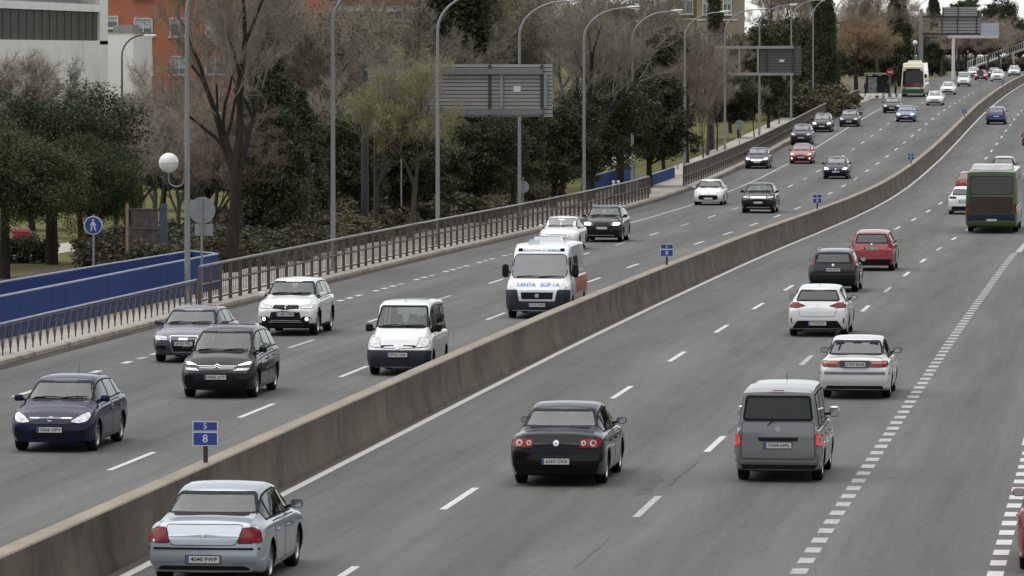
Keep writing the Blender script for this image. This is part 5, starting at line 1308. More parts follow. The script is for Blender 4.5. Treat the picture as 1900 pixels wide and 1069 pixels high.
def add_mirrors(root, bd, m, y, z, size=(0.20, 0.09, 0.135)):
    for sd, view in ((1, 'right'), (-1, 'left')):
        p, _, _ = bd.hit(view, y, z)
        mb = MB(); a, b, c = size[0] / 2, size[1] / 2, size[2] / 2; cx = p.x + sd * (a + 0.055)
        for i in range(9):
            ph = -math.pi / 2 + math.pi * i / 8
            for k in range(14):
                th = 2 * math.pi * k / 14
                def se(v, e): return math.copysign(abs(v) ** e, v)
                mb.v.append((cx + a * se(math.cos(ph), 0.5) * se(math.cos(th), 0.55), y + b * se(math.sin(ph), 0.6), z + 0.05 + c * se(math.cos(ph), 0.5) * se(math.sin(th), 0.55)))
        for i in range(8):
            for k in range(14): mb.f.append((i * 14 + k, i * 14 + (k + 1) % 14, (i + 1) * 14 + (k + 1) % 14, (i + 1) * 14 + k)); mb.m.append(0)
        mb.tube([(p.x - sd * 0.03, y, z), (cx - sd * a * 0.5, y, z + 0.02)], 0.028, 6, 1)
        o = mb.build('door_mirror', [m, M_BLACK], root, angle=50)
        g = MB(); yy = y - b - 0.002
        g.quad((cx - a * 0.8, yy, z + 0.05 - c * 0.75), (cx + a * 0.8, yy, z + 0.05 - c * 0.75), (cx + a * 0.8, yy, z + 0.05 + c * 0.75), (cx - a * 0.8, yy, z + 0.05 + c * 0.75))
        g.build('mirror_glass', M_CHROME, o)

def add_plate(root, bd, end, x, z, txt=None, w=0.52, h=0.11, lift=0.012):
    p, n, d = bd.hit(end, x, z); sg = 1 if end == 'front' else -1
    pl = [bd.hit(end, x + dx, z + dz)[0].y for dx in (-w / 2, 0, w / 2) for dz in (-h / 2, h / 2)]
    y = max(pl) + lift if sg > 0 else min(pl) - lift
    mb = MB(); mb.box((x, y, z), (w, 0.012, h))
    mb.box((x - sg * -1 * w * 0.455 if sg > 0 else x - w * 0.455, y + sg * 0.001, z), (w * 0.08, 0.012, h * 0.94), mi=1)
    mb.box((x, y - sg * 0.004, z), (w + 0.03, 0.012, h + 0.025), mi=2)
    o = mb.build('number_plate', [M_PLATE, M_PBLUE, M_BLACK], root)
    if txt: lettering(txt, 0.085, M_INK, o, (x - sg * 0.02, y + sg * 0.0075, z), sg, wide=w * 0.80)

def side_polys(bd, spans, top=0.84, low=0.045):
    out = []
    for (y0, y1) in spans:
        lo, hi = [], []
        for i in range(8):
            y = lerp(y0, y1, i / 7); T = bd.smooth(bd.sp['top'], y, 0.07); b = bd.smooth(bd.sp['belt'], y, 0.12); g = T - b
            lo.append((y, b + low)); hi.append((y, max(b + low + 0.01, b + top * g)))
        out.append(fillet(lo + hi[::-1], 0.02))
    return out
def seats(root, sp, z=0.42, front=0.05, rear=-0.85, h=1.0):
    for y, xs in ((front, (-0.36, 0.36)), (rear, (-0.40, 0.0, 0.40))):
        for x in xs:
            mb = MB(); w = 0.46 if y == front else 0.39
            mb.box((x, y + 0.18, z), (w, 0.5, 0.16), taper=0.92); mb.box((x, y - 0.12, z + 0.34), (w, 0.16, 0.62), taper=0.86); mb.box((x, y - 0.16, z + 0.76), (0.25, 0.10, 0.18), taper=0.8)
            mb.build('seat', M_SEAT, root)
    mb = MB(); mb.box((0, front + 0.85, z + 0.38), (1.25, 0.35, 0.22), taper=0.85); mb.build('dashboard', M_BLACK, root)
    mb = MB(); n = 16; mb.tube([(-0.36 + 0.18 * math.cos(2 * math.pi * k / n), front + 0.58, z + 0.40 + 0.18 * math.sin(2 * math.pi * k / n)) for k in range(n + 1)], 0.016, 5, caps=False); mb.build('steering_wheel', M_BLACK, root)
def side_glass(bd, root, spans, m, top=0.84, low=0.045, lean=0.0):
    sp = bd.sp
    for view in ('right', 'left'):
        for (y0, y1) in spans:
            lo, hi = [], []
            n = 7
            for i in range(n + 1):
                y = lerp(y0, y1, i / n); T = bd.smooth(sp['top'], y, 0.07); b = bd.smooth(sp['belt'], y, 0.12); g = T - b
                lo.append((y, b + low)); hi.append((y, max(b + low + 0.01, b + top * g)))
            bd.panel('side_window', lo + hi[::-1], view, m, root, off=0.006, border=0.018, r=0.02, bm_=M_BLACK, cell=0.16, frit=0.012, fit=True)

def doors(bd, root, pm, spans, z0=0.30):
    """door skins with dark shut lines and a handle each"""
    sp = bd.sp
    for view in ('right', 'left'):
        sd = 1 if view == 'right' else -1
        for (y0, y1) in spans:
            ax = [a + sp['wheel'] + sp.get('gap', 0.055) + 0.05 for a in (sp.get('axles') or (-sp['wb'] / 2 + sp.get('axoff', 0),))][0]
            lo = [(y0 + 0.05, z0), (y1 - 0.03, z0)]; hi = []
            if y0 < ax: lo = [(y0, sp['wheel'] * 2 + 0.16), (ax - 0.04, 0.58), (ax, z0), (y1 - 0.03, z0)]
            for i in range(5):
                y = lerp(y1, y0, i / 4); hi.append((y, bd.smooth(sp['belt'], y, 0.12) - 0.015))
            d = bd.panel('door', lo + hi, view, pm, root, off=0.004, border=0.011, r=0.05, cell=0.2)
            p, _, _ = bd.hit(view, y0 + 0.17, hi[2][1] - 0.13)
            hb = MB(); hb.tube([(p.x + sd * 0.004, p.y - 0.09, p.z), (p.x + sd * 0.035, p.y - 0.07, p.z + 0.005), (p.x + sd * 0.035, p.y + 0.07, p.z + 0.005), (p.x + sd * 0.004, p.y + 0.09, p.z)], 0.014, 6)
            hb.build('door_handle', pm if sp.get('handle', 1) else M_BLACK, d, angle=60)

def both(bd, root, name, poly, view, m, **k):
    bd.panel(name, poly, view, m, root, **k); bd.panel(name, mirror_poly(poly), view, m, root, **k)

def wiper(bd, root, view, a0, a1, off=0.02):
    p0, n0, _ = bd.hit(view, *a0); p1, n1, _ = bd.hit(view, *a1)
    mb = MB(); mb.tube([p0 + n0 * off, lerp(p0, p1, 0.5) + n0 * (off + 0.02), p1 + n1 * off], [0.016, 0.012, 0.008], 5)
    mb.build('wiper', M_BLACK, root)

# ---- base shapes (side profile from tail to nose, metres)
HATCH = dict(L=4.25, W=1.77, H=1.47, wb=2.62, gc=0.165, wheel=0.315, axoff=0.05, res=1.0,
    top=[(-2.125, 0.80), (-2.09, 0.97), (-1.99, 1.03), (-1.50, 1.335), (-1.36, 1.385), (-1.0, 1.43), (-0.3, 1.462), (0.1, 1.45), (0.42, 1.40), (1.16, 1.02), (1.26, 0.985), (1.65, 0.92), (1.98, 0.80), (2.125, 0.66)],
    belt=[(-2.125, 0.76), (-1.98, 0.98), (-1.3, 0.985), (0.7, 0.935), (1.2, 0.915), (1.65, 0.85), (1.98, 0.74), (2.125, 0.60)],
    wr=[(-2.1, 0.60), (-1.5, 0.56), (0.3, 0.585), (1.2, 0.64), (2.1, 0.60)])
SEDAN = dict(L=4.75, W=1.82, H=1.46, wb=2.71, gc=0.165, wheel=0.325, axoff=0.02,
    top=[(-2.375, 0.74), (-2.345, 0.93), (-2.27, 0.985), (-1.72, 1.02), (-1.64, 1.04), (-0.90, 1.385), (-0.5, 1.44), (0.0, 1.455), (0.45, 1.40), (1.22, 1.03), (1.32, 0.99), (1.85, 0.91), (2.2, 0.80), (2.375, 0.64)],
    belt=[(-2.375, 0.70), (-2.24, 0.915), (-1.6, 0.95), (0.7, 0.925), (1.25, 0.915), (1.85, 0.85), (2.2, 0.74), (2.375, 0.58)],
    wr=[(-2.3, 0.68), (-1.7, 0.66), (-1.0, 0.61), (0.3, 0.63), (1.2, 0.66), (2.3, 0.62)])
SUV = dict(L=4.40, W=1.84, H=1.66, wb=2.66, gc=0.19, wheel=0.355, axoff=0.05, tyre=0.235, gap=0.065,
    top=[(-2.2, 0.85), (-2.17, 1.08), (-2.08, 1.14), (-1.80, 1.52), (-1.7, 1.57), (-1.1, 1.635), (-0.3, 1.655), (0.1, 1.64), (0.42, 1.585), (1.10, 1.175), (1.22, 1.13), (1.7, 1.06), (2.02, 0.96), (2.2, 0.78)],
    belt=[(-2.2, 0.82), (-2.05, 1.10), (-1.2, 1.11), (0.7, 1.06), (1.15, 1.05), (1.7, 0.98), (2.02, 0.88), (2.2, 0.72)],
    wr=[(-2.1, 0.64), (-1.6, 0.60), (0.3, 0.62), (1.2, 0.68), (2.1, 0.66)], front=[(0.22, -0.06), (0.5, 0.0), (0.75, -0.02), (1.0, -0.14)])
MPV = dict(L=4.43, W=1.80, H=1.62, wb=2.75, gc=0.165, wheel=0.33, axoff=0.02,
    top=[(-2.215, 0.85), (-2.18, 1.05), (-2.08, 1.10), (-1.78, 1.46), (-1.66, 1.52), (-1.0, 1.60), (-0.2, 1.62), (0.25, 1.595), (0.55, 1.54), (1.42, 1.06), (1.55, 1.01), (1.85, 0.93), (2.08, 0.82), (2.215, 0.66)],
    belt=[(-2.215, 0.82), (-2.05, 1.06), (-1.2, 1.06), (0.7, 0.99), (1.45, 0.94), (1.85, 0.86), (2.08, 0.74), (2.215, 0.6)],
    wr=[(-2.1, 0.62), (-1.6, 0.58), (0.3, 0.60), (1.4, 0.66), (2.1, 0.60)])
SMALLVAN = dict(L=4.15, W=1.70, H=1.82, wb=2.6, gc=0.17, wheel=0.31, axoff=0.0, kr=0.06, bowr=0.03, end=0.5,
    top=[(-2.075, 1.72), (-2.0, 1.78), (-1.0, 1.82), (0.2, 1.82), (0.62, 1.76), (1.22, 1.16), (1.32, 1.10), (1.72, 0.99), (1.98, 0.86), (2.075, 0.70)],
    belt=[(-2.075, 1.02), (-1.0, 1.03), (0.7, 1.02), (1.25, 1.0), (1.72, 0.91), (1.98, 0.79), (2.075, 0.64)],
    wr=[(-2.1, 0.66), (0.5, 0.66), (1.2, 0.66), (2.1, 0.60)], rear=[(0.2, 0.06), (0.5, 0.0), (1.0, 0.01), (1.75, 0.10)])
def scaled(b, L=None, W=None, H=None, **k):
    d = dict(b); fy, fx, fz = (L or b['L']) / b['L'], (W or b['W']) / b['W'], (H or b['H']) / b['H']
    d['top'] = [(y * fy, z * fz) for y, z in b['top']]; d['belt'] = [(y * fy, z * fz) for y, z in b['belt']]; d['wr'] = [(y * fy, x * fx) for y, x in b['wr']]
    d['L'], d['W'], d['H'] = L or b['L'], W or b['W'], H or b['H']; d['wb'] = b['wb'] * fy; d['axoff'] = b.get('axoff', 0) * fy
    d['f'] = (fx, fy, fz); d.update(k); return d

def place(name, label, cat, s, t, toward, sp, group=None):
    """root Empty on the road; the axle nearer to the camera stands at s"""
    y = s + sp['wb'] / 2; sl = math.atan((zp(y + 3) - zp(y - 3)) / 6)
    o = empty(name, (t, y, zp(y)), math.pi if toward else 0.0, label, cat, group)
    o.rotation_euler[0] = -sl if toward else sl
    return o

WS = {'hatch': (1.035, 1.375, 0.71, 0.56), 'sedan': (1.05, 1.375, 0.74, 0.605), 'suv': (1.20, 1.565, 0.75, 0.60), 'mpv': (1.085, 1.515, 0.74, 0.59), 'van': (1.20, 1.715, 0.69, 0.60)}
RW = {'hatch': (1.065, 1.35, 0.63, 0.52), 'sedan': (1.085, 1.37, 0.70, 0.585), 'suv': (1.165, 1.53, 0.65, 0.55), 'mpv': (1.125, 1.475, 0.63, 0.54), 'van': (1.12, 1.62, 0.66, 0.58)}
GL = {'hatch': [(-0.10, 1.02), (-0.99, -0.16), (-1.40, -1.06)], 'sedan': [(-0.05, 1.06), (-0.98, -0.11), (-1.38, -1.04)], 'suv': [(-0.10, 0.98), (-1.02, -0.16), (-1.68, -1.08)], 'mpv': [(-0.05, 1.0), (-1.0, -0.11), (-1.68, -1.06), (1.06, 1.3)], 'van': [(0.12, 1.08), (-0.95, 0.04), (-1.72, -1.03)]}
DR = {'hatch': [(-0.12, 0.94), (-1.02, -0.14)], 'sedan': [(-0.08, 0.98), (-1.04, -0.10)], 'suv': [(-0.12, 0.90), (-1.04, -0.14)], 'mpv': [(-0.08, 0.98), (-1.04, -0.10)], 'van': [(0.06, 0.9), (-0.92, 0.04)]}

def car(name, label, cat, shape, sp, pm, s, t, toward, glass=None, side=None, mirror=None, group=None, rw=None, near=True, roofrail=None, parts=True, mir=None):
    s -= 0.3 + 0.006 * s
    root = place(name, label, cat, s, t, toward, sp, group); bd = Body(sp); fx, fy, fz = sp.get('f', (1, 1, 1)); cabin = None
    add_wheels(root, sp, sp.get('axles'))
    z0, z1, h0, h1 = [v * k for v, k in zip(WS[shape], (fz, fz, fx, fx))]; wsp = fillet([(-h0, z0), (h0, z0), (h1, z1), (-h1, z1)], 0.05)
    z2, z3, h2, h3 = [v * k for v, k in zip(rw or RW[shape], (fz, fz, fx, fx))]; rwp = fillet([(-h2, z2), (h2, z2), (h3, z3), (-h3, z3)], 0.05)
    spans = [(a * fy, b * fy) for a, b in GL[shape]]
    if near:
        g, sg_, rg_ = M_CLEAR, (M_CTINT if side is M_TINT else M_CLEAR), (M_CTINT if glass is M_TINT else M_CLEAR)
        sp_polys = side_polys(bd, spans); yr = {'hatch': -1.58, 'sedan': -1.42, 'suv': -1.85, 'mpv': -1.85, 'van': -1.80}[shape] * fy; yf = {'hatch': 1.0, 'sedan': 1.05, 'suv': 0.95, 'mpv': 1.25, 'van': 1.08}[shape] * fy
        yin = {'hatch': -1.28, 'sedan': -0.8, 'suv': -1.6, 'mpv': -1.55, 'van': -1.70}[shape] * fy
        cabin = dict(y=(yr, yf), fr=[('front', wsp, 4.0, 0.25 * fy), ('rear', rwp, -4.0, yin)], sides=[(v, p, sd * 2.0, sd * 0.40) for v, sd in (('right', 1), ('left', -1)) for p in sp_polys])
    else: g = sg_ = rg_ = M_GLASS
    add_body(root, bd, pm, cabin)
    if near: seats(root, sp, sp['gc'] + 0.30 + (0.12 if shape in ('suv', 'van') else 0.0), 0.05, -0.82, 1.0)
    fr_ = 0.028 if near else 0.0
    bd.panel('windscreen', wsp, 'front', g, root, off=0.007, border=0.022, r=0, bm_=M_BLACK, cell=0.09, frit=fr_, fit=True)
    wiper(bd, root, 'front', (h0 * 0.75, z0 + 0.02), (-h0 * 0.1, z0 + 0.035)); wiper(bd, root, 'front', (-h0 * 0.1, z0 + 0.02), (-h0 * 0.85, z0 + 0.04))
    bd.panel('rear_window', rwp, 'rear', rg_, root, off=0.007, border=0.02, r=0, bm_=M_BLACK, cell=0.09, frit=fr_, fit=True)
    side_glass(bd, root, spans, sg_)
    doors(bd, root, pm, [(a * fy, b * fy) for a, b in DR[shape]], z0=sp['gc'] + 0.13)
    my, mz = {'hatch': (0.86, 1.0), 'sedan': (0.9, 1.0), 'suv': (0.82, 1.15), 'mpv': (0.95, 1.07), 'van': (0.95, 1.12)}[shape]
    add_mirrors(root, bd, mirror or pm, my * fy, mz * fz, mir or (0.20, 0.09, 0.14))
    if roofrail:
        for sd in (1, -1):
            mb = MB(); pts = []
            for i in range(7):
                y = lerp(-1.45, 0.2, i / 6); x = sd * (interp(y, sp['wr']) - 0.02); h = bd.hit('top', x, y)[0]; pts.append((h.x, h.y, h.z + (0.05 if 0 < i < 6 else 0)))
            mb.tube(pts, 0.018, 6); mb.build('roof_rail', roofrail, root, angle=60)
    # aerial
    if near and shape in ('van', 'hatch'):
        h = bd.hit('top', 0.0, -0.9 * fy if shape != 'van' else 0.5)[0]; mb = MB(); mb.tube([h, h + Vector((0, -0.10, 0.16))], [0.008, 0.004], 5); mb.build('aerial', M_BLACK, root)
    return root, bd

def front(bd, root, pm, hl=None, hlm=None, grille=None, intake=None, fog=None, plate=None, badge=None, chrome=(), gm=None, bonnet=True, slots=()):
    if grille: bd.panel('grille', grille, 'front', gm or M_BLACK, root, off=0.008, r=0.03)
    for p in slots: bd.panel('grille_slot', p, 'front', M_BLACK, root, off=0.008, r=0.02)
    if hl: both(bd, root, 'headlight', hl, 'front', hlm or M_LAMP, off=0.009, border=0.012, r=0.035, cell=0.07)
    if intake: bd.panel('lower_intake', intake, 'front', M_BLACK, root, off=0.008, r=0.03)
    for c in chrome: bd.panel('chrome_trim', c, 'front', M_CHROME, root, off=0.013, r=0.004)
    if fog: both(bd, root, 'fog_light', disc_poly(fog[0], fog[1], fog[2]), 'front', fog[3] if len(fog) > 3 else M_LAMP, off=0.012, r=0)
    if badge: bd.panel('badge', disc_poly(0, badge[0], badge[1], rz=badge[2] if len(badge) > 2 else None), 'front', M_BADGE, root, off=0.017, r=0)
    if plate: add_plate(root, bd, 'front', *plate)

def rear(bd, root, pm, tail=None, tm=None, plate=None, badge=None, strips=(), gate=None, wip=None, third=None, low=None, tailb=0.010, exhaust=None):
    if gate: bd.panel('tailgate', gate, 'rear', pm, root, off=0.004, border=0.012, r=0.06)
    if low: bd.panel('rear_valance', low, 'rear', M_BLACK, root, off=0.007, r=0.04)
    if tail: both(bd, root, 'tail_light', tail, 'rear', tm or M_RED, off=0.012, border=tailb, r=0.035, cell=0.07)
    for (p, m) in strips: bd.panel('bumper_strip', p, 'rear', m, root, off=0.016, r=0.01)
    if badge: bd.panel('badge', disc_poly(0, badge[0], badge[1]), 'rear', M_BADGE, root, off=0.014, r=0)
    if wip: wiper(bd, root, 'rear', *wip)
    if third: bd.panel('high_brake_light', third, 'rear', M_RED, root, off=0.012, r=0.01)
    if plate: add_plate(root, bd, 'rear', *plate)
    if exhaust:
        p = bd.hit('rear', exhaust, 0.33)[0]; mb = MB(); mb.tube([(exhaust, p.y + 0.2, 0.27), (exhaust, p.y - 0.01, 0.27)], 0.032, 10, caps=False); mb.build('exhaust', M_CHROME, root)

# ---------------------------------------------------------------- traffic coming towards the camera
NAVY = paint('navy', (0.012, 0.014, 0.045)); BLACK = paint('black', (0.006, 0.006, 0.008)); VIOLET = paint('violet_grey', (0.075, 0.072, 0.10), 0.6)
WHITE = paint('white', (0.72, 0.72, 0.71)); SILVER = paint('ice_silver', (0.40, 0.44, 0.48), 0.55); GREY = paint('mid_grey', (0.23, 0.232, 0.24), 0.5); RED_P = paint('red', (0.28, 0.012, 0.018)); DGREY = paint('dark_grey', (0.03, 0.031, 0.035), 0.2)
BLUE_P = paint('steel_blue', (0.07, 0.12, 0.24), 0.5); DBLUE = paint('deep_blue', (0.022, 0.026, 0.12), 0.4); SILV2 = paint('light_silver', (0.46, 0.47, 0.48), 0.6); CHAR = paint('charcoal', (0.014, 0.014, 0.016)); OFFW = paint('aged_white', (0.66, 0.66, 0.64))

r, b = car('hatchback_car', 'navy blue hatchback with swept-back headlights and thin chrome grille bar, nearest oncoming', 'car', 'hatch', scaled(HATCH, rim='ten'), NAVY, 110.6, -6.40, True)
front(b, r, NAVY, hl=[(0.42, 0.635), (0.60, 0.61), (0.755, 0.65), (0.80, 0.76), (0.745, 0.82), (0.60, 0.765)], plate=(0.0, 0.475, '0206 GPV'), grille=[(-0.36, 0.60), (0.36, 0.60), (0.42, 0.70), (-0.42, 0.70)], gm=NAVY,
      chrome=[[(-0.43, 0.695), (0.43, 0.695), (0.44, 0.715), (-0.44, 0.715)]], badge=(0.685, 0.06, 0.045), intake=[(-0.42, 0.30), (0.42, 0.30), (0.36, 0.42), (-0.36, 0.42)], slots=[[(0.5, 0.36), (0.76, 0.36), (0.72, 0.46), (0.52, 0.45)], [(-0.76, 0.36), (-0.5, 0.36), (-0.52, 0.45), (-0.72, 0.46)]])
rear(b, r, NAVY, tail=[(0.62, 0.78), (0.80, 0.78), (0.79, 1.02), (0.66, 1.0)])

r, b = car('people_carrier', 'black people carrier with lit slim upper lights and chevron chrome line', 'car', 'mpv', scaled(MPV), BLACK, 128.2, -5.95, True)
front(b, r, BLACK, hl=[(0.47, 0.785), (0.76, 0.80), (0.80, 0.86), (0.70, 0.865)], hlm=M_LAMPON, intake=[(-0.62, 0.31), (0.62, 0.31), (0.5, 0.55), (-0.5, 0.55)], plate=(0.0, 0.52, '0456 JCY'),
      chrome=[[(-0.47, 0.762), (-0.07, 0.762), (0.0, 0.80), (0.07, 0.762), (0.47, 0.762), (0.47, 0.775), (0.08, 0.775), (0.0, 0.82), (-0.08, 0.775), (-0.47, 0.775)], [(-0.42, 0.72), (-0.07, 0.72), (0.0, 0.755), (0.07, 0.72), (0.42, 0.72), (0.42, 0.73), (0.08, 0.73), (0.0, 0.77), (-0.08, 0.73), (-0.42, 0.73)]])
both(b, r, 'lower_headlight', [(0.40, 0.665), (0.74, 0.675), (0.78, 0.73), (0.5, 0.725)], 'front', M_LAMP, off=0.01, border=0.01, r=0.02, cell=0.07)
rear(b, r, BLACK, tail=[(0.58, 0.9), (0.82, 0.9), (0.80, 1.10), (0.62, 1.08)])

r, b = car('hatchback_car', 'violet grey hatchback with tall framed grille, beside the black people carrier', 'car', 'hatch', scaled(HATCH, L=4.28, W=1.765, H=1.42), VIOLET, 143.0, -9.36, True, side=M_GLASS)
front(b, r, VIOLET, hl=[(0.43, 0.61), (0.76, 0.61), (0.80, 0.70), (0.74, 0.73), (0.46, 0.70)], grille=[(-0.27, 0.30), (0.27, 0.30), (0.36, 0.70), (-0.36, 0.70)], plate=(0, 0.52, '2043 FKL'),
      chrome=[[(-0.37, 0.70), (0.37, 0.70), (0.37, 0.72), (-0.37, 0.72)], [(-0.27, 0.285), (0.27, 0.285), (0.27, 0.305), (-0.27, 0.305)], [(-0.375, 0.70), (-0.355, 0.70), (-0.265, 0.3), (-0.285, 0.3)], [(0.355, 0.70), (0.375, 0.70), (0.285, 0.3), (0.265, 0.3)]] + [disc_poly(x, 0.64, 0.035, 10) for x in (-0.09, -0.03, 0.03, 0.09)],
      slots=[[(0.45, 0.36), (0.72, 0.36), (0.70, 0.47), (0.47, 0.47)], [(-0.72, 0.36), (-0.45, 0.36), (-0.47, 0.47), (-0.70, 0.47)]])
rear(b, r, VIOLET, tail=[(0.55, 0.78), (0.80, 0.78), (0.78, 0.98), (0.6, 0.96)])

r, b = car('crossover_car', 'white crossover with big black trapezoid grille and black lower bumper, by the railing', 'car', 'suv', scaled(SUV, L=4.30, W=1.77, H=1.62, clad=0.36), WHITE, 157.5, -8.90, True)
front(b, r, WHITE, hl=[(0.43, 0.80), (0.74, 0.80), (0.80, 0.88), (0.74, 0.92), (0.42, 0.865)], grille=[(-0.48, 0.47), (0.48, 0.47), (0.37, 0.90), (-0.37, 0.90)], plate=(0, 0.64, '1482 HBS'), badge=(0.85, 0.05),
      intake=[(-0.80, 0.26), (0.80, 0.26), (0.76, 0.56), (0.5, 0.58), (0.44, 0.45), (-0.44, 0.45), (-0.5, 0.58), (-0.76, 0.56)], fog=(0.63, 0.50, 0.055, M_LAMPON), chrome=[[(-0.5, 0.40), (0.5, 0.40), (0.48, 0.425), (-0.48, 0.425)]])
rear(b, r, WHITE, tail=[(0.58, 0.86), (0.80, 0.86), (0.78, 1.10), (0.62, 1.08)])

r, b = car('small_van', 'small white van with dark grey front bumper, driving beside the concrete barrier', 'van', 'van', scaled(SMALLVAN, L=4.04, W=1.66, H=1.83), WHITE, 137.8, -2.91, True, side=M_TINT, mirror=M_BLACK, mir=(0.2, 0.1, 0.2))
front(b, r, WHITE, hl=[(0.46, 0.72), (0.72, 0.74), (0.78, 0.86), (0.70, 0.97), (0.52, 0.95)], badge=(0.735, 0.055, 0.075),
      slots=[[(0.09, 0.70), (0.45, 0.71), (0.45, 0.775), (0.12, 0.78)], [(-0.45, 0.71), (-0.09, 0.70), (-0.12, 0.78), (-0.45, 0.775)]])
b.panel('front_bumper', [(-0.80, 0.24), (0.80, 0.24), (0.82, 0.655), (-0.82, 0.655)], 'front', M_BPLAST, r, off=0.022, r=0.05, cell=0.045)
add_plate(r, b, 'front', 0.0, 0.545, '0776 CNL', lift=0.05)
rear(b, r, WHITE, tail=[(0.70, 0.8), (0.80, 0.8), (0.78, 1.25), (0.70, 1.25)])

# ambulance: tall panel van with light bar, lettering and red side panels
AMB = dict(L=5.6, W=2.05, H=2.52, wb=3.45, gc=0.20, wheel=0.345, axoff=0.12, tyre=0.22, kr=0.03, kf=0.16, bowr=0.02, end=0.6, crown=0.05, wg=0.95,
    top=[(-2.8, 2.16), (-2.7, 2.25), (-1.5, 2.30), (0.9, 2.28), (1.35, 2.18), (1.62, 2.0), (2.20, 1.27), (2.32, 1.18), (2.62, 1.06), (2.76, 0.95), (2.8, 0.86)],
    belt=[(-2.8, 1.30), (1.2, 1.30), (2.0, 1.24), (2.3, 1.10), (2.62, 0.98), (2.8, 0.80)],
    wr=[(-2.8, 0.86), (1.0, 0.86), (1.6, 0.84), (2.3, 0.84), (2.8, 0.80)], rear=[(0.2, 0.05), (0.6, 0.0), (2.4, 0.06)], front=[(0.2, -0.05), (0.45, 0.0), (0.75, -0.01), (1.1, -0.10)])
AW = paint('ambulance_white', (0.74, 0.75, 0.76)); M_ARED = mat('ambulance_red_film', (0.50, 0.06, 0.05), 0.35, coat=0.5, var=0.08); M_ABLUE = mat('blue_lettering', (0.10, 0.25, 0.62), 0.4, var=0.05)
r = place('ambulance', 'white ambulance van with blue bonnet lettering, red side panels and roof beacon', 'ambulance', 168.2, -2.81, True, AMB); b = Body(AMB); add_body(r, b, AW); add_wheels(r, AMB)
b.panel('windscreen', [(-0.86, 1.275), (0.86, 1.275), (0.80, 1.97), (-0.80, 1.97)], 'front', M_GLASS, r, off=0.008, border=0.03, r=0.14, bm_=M_BLACK, cell=0.09, fit=True)
wiper(b, r, 'front', (0.7, 1.285), (0.0, 1.31)); wiper(b, r, 'front', (0.0, 1.285), (-0.75, 1.31))
both(b, r, 'headlight', [(0.66, 0.93), (0.90, 0.93), (0.93, 1.12), (0.86, 1.24), (0.76, 1.16)], 'front', M_LAMP, off=0.01, r=0.04, cell=0.07)
b.panel('front_bumper', [(-0.99, 0.24), (0.99, 0.24), (1.0, 0.90), (0.62, 0.90), (0.56, 0.55), (-0.56, 0.55), (-0.62, 0.90), (-1.0, 0.90)], 'front', M_BPLAST, r, off=0.028, r=0.05, cell=0.05)
b.panel('grille_surround', [(-0.60, 0.57), (0.60, 0.57), (0.64, 0.90), (-0.64, 0.90)], 'front', AW, r, off=0.018, r=0.04)
b.panel('grille', [(-0.48, 0.62), (0.48, 0.62), (0.51, 0.83), (-0.51, 0.83)], 'front', M_BLACK, r, off=0.03, r=0.02)
b.panel('badge', disc_poly(0, 0.725, 0.065), 'front', M_BADGE, r, off=0.04, r=0)
add_plate(r, b, 'front', 0.0, 0.44, '9135 GWR', lift=0.055)
p0 = b.hit('front', 0, 1.10)[0]
for k, ch in enumerate('SANTA SOFIA'):
    if ch == ' ': continue
    x = 0.62 - k * 0.124; p, n, _ = b.hit('front', x, 1.05); lt = lettering(ch, 0.21, M_ABLUE, r, (p.x, p.y + 0.02, p.z + 0.015), 1)
    lt.name = 'letter'; lt.rotation_euler = (R(38), 0, 0)
hd = b.hit('front', 0, 2.11)[0]
lt = lettering('AMBULANCIA', 0.14, M_ABLUE, r, (0, hd.y + 0.03, 2.11), 1, wide=1.2); lt.scale = (-1, 1, 1); lt.rotation_euler = (R(45), 0, 0)
for sd in (1, -1):
    p = b.hit('front', sd * 0.66, 2.11)[0]; mb = MB(); mb.box((sd * 0.66, p.y, 2.12), (0.13, 0.12, 0.09)); mb.build('marker_lamp', M_BLACK, r)
h = b.hit('top', 0.3, 1.0)[0]; mb = MB(); mb.box((0.28, 1.0, h.z + 0.05), (0.36, 0.26, 0.16), taper=0.85); mb.build('roof_beacon', mat('beacon_white', (0.7, 0.72, 0.75), 0.2, coat=1), r)
h = b.hit('top', 0.0, -0.4)[0]; mb = MB(); mb.box((0, -0.4, h.z + 0.06), (0.9, 0.7, 0.16), taper=0.9); mb.build('roof_vent', AW, r)
for view in ('right', 'left'):
    b.panel('side_window', [(1.05, 1.34), (1.95, 1.34), (1.66, 1.86), (1.05, 1.88)], view, M_GLASS, r, off=0.008, border=0.02, bm_=M_BLACK)
    b.panel('side_window', [(-0.4, 1.40), (0.8, 1.40), (0.8, 1.88), (-0.4, 1.88)], view, M_TINT, r, off=0.008, border=0.02, bm_=M_BLACK)
    b.panel('red_side_panel', [(-2.6, 0.75), (0.9, 0.75), (1.75, 1.1), (0.9, 1.30), (-2.6, 1.30)], view, M_ARED, r, off=0.005, r=0.02)
    b.panel('door', [(0.98, 0.36), (1.30, 0.36), (1.45, 0.8), (1.95, 0.85), (2.0, 1.3), (0.98, 1.3)], view, AW, r, off=0.007, border=0.011)
add_mirrors(r, b, M_BLACK, 1.85, 1.42, (0.22, 0.12, 0.42))
both(b, r, 'tail_light', [(0.86, 0.8), (0.97, 0.8), (0.95, 1.5), (0.86, 1.5)], 'rear', M_RED, off=0.01)

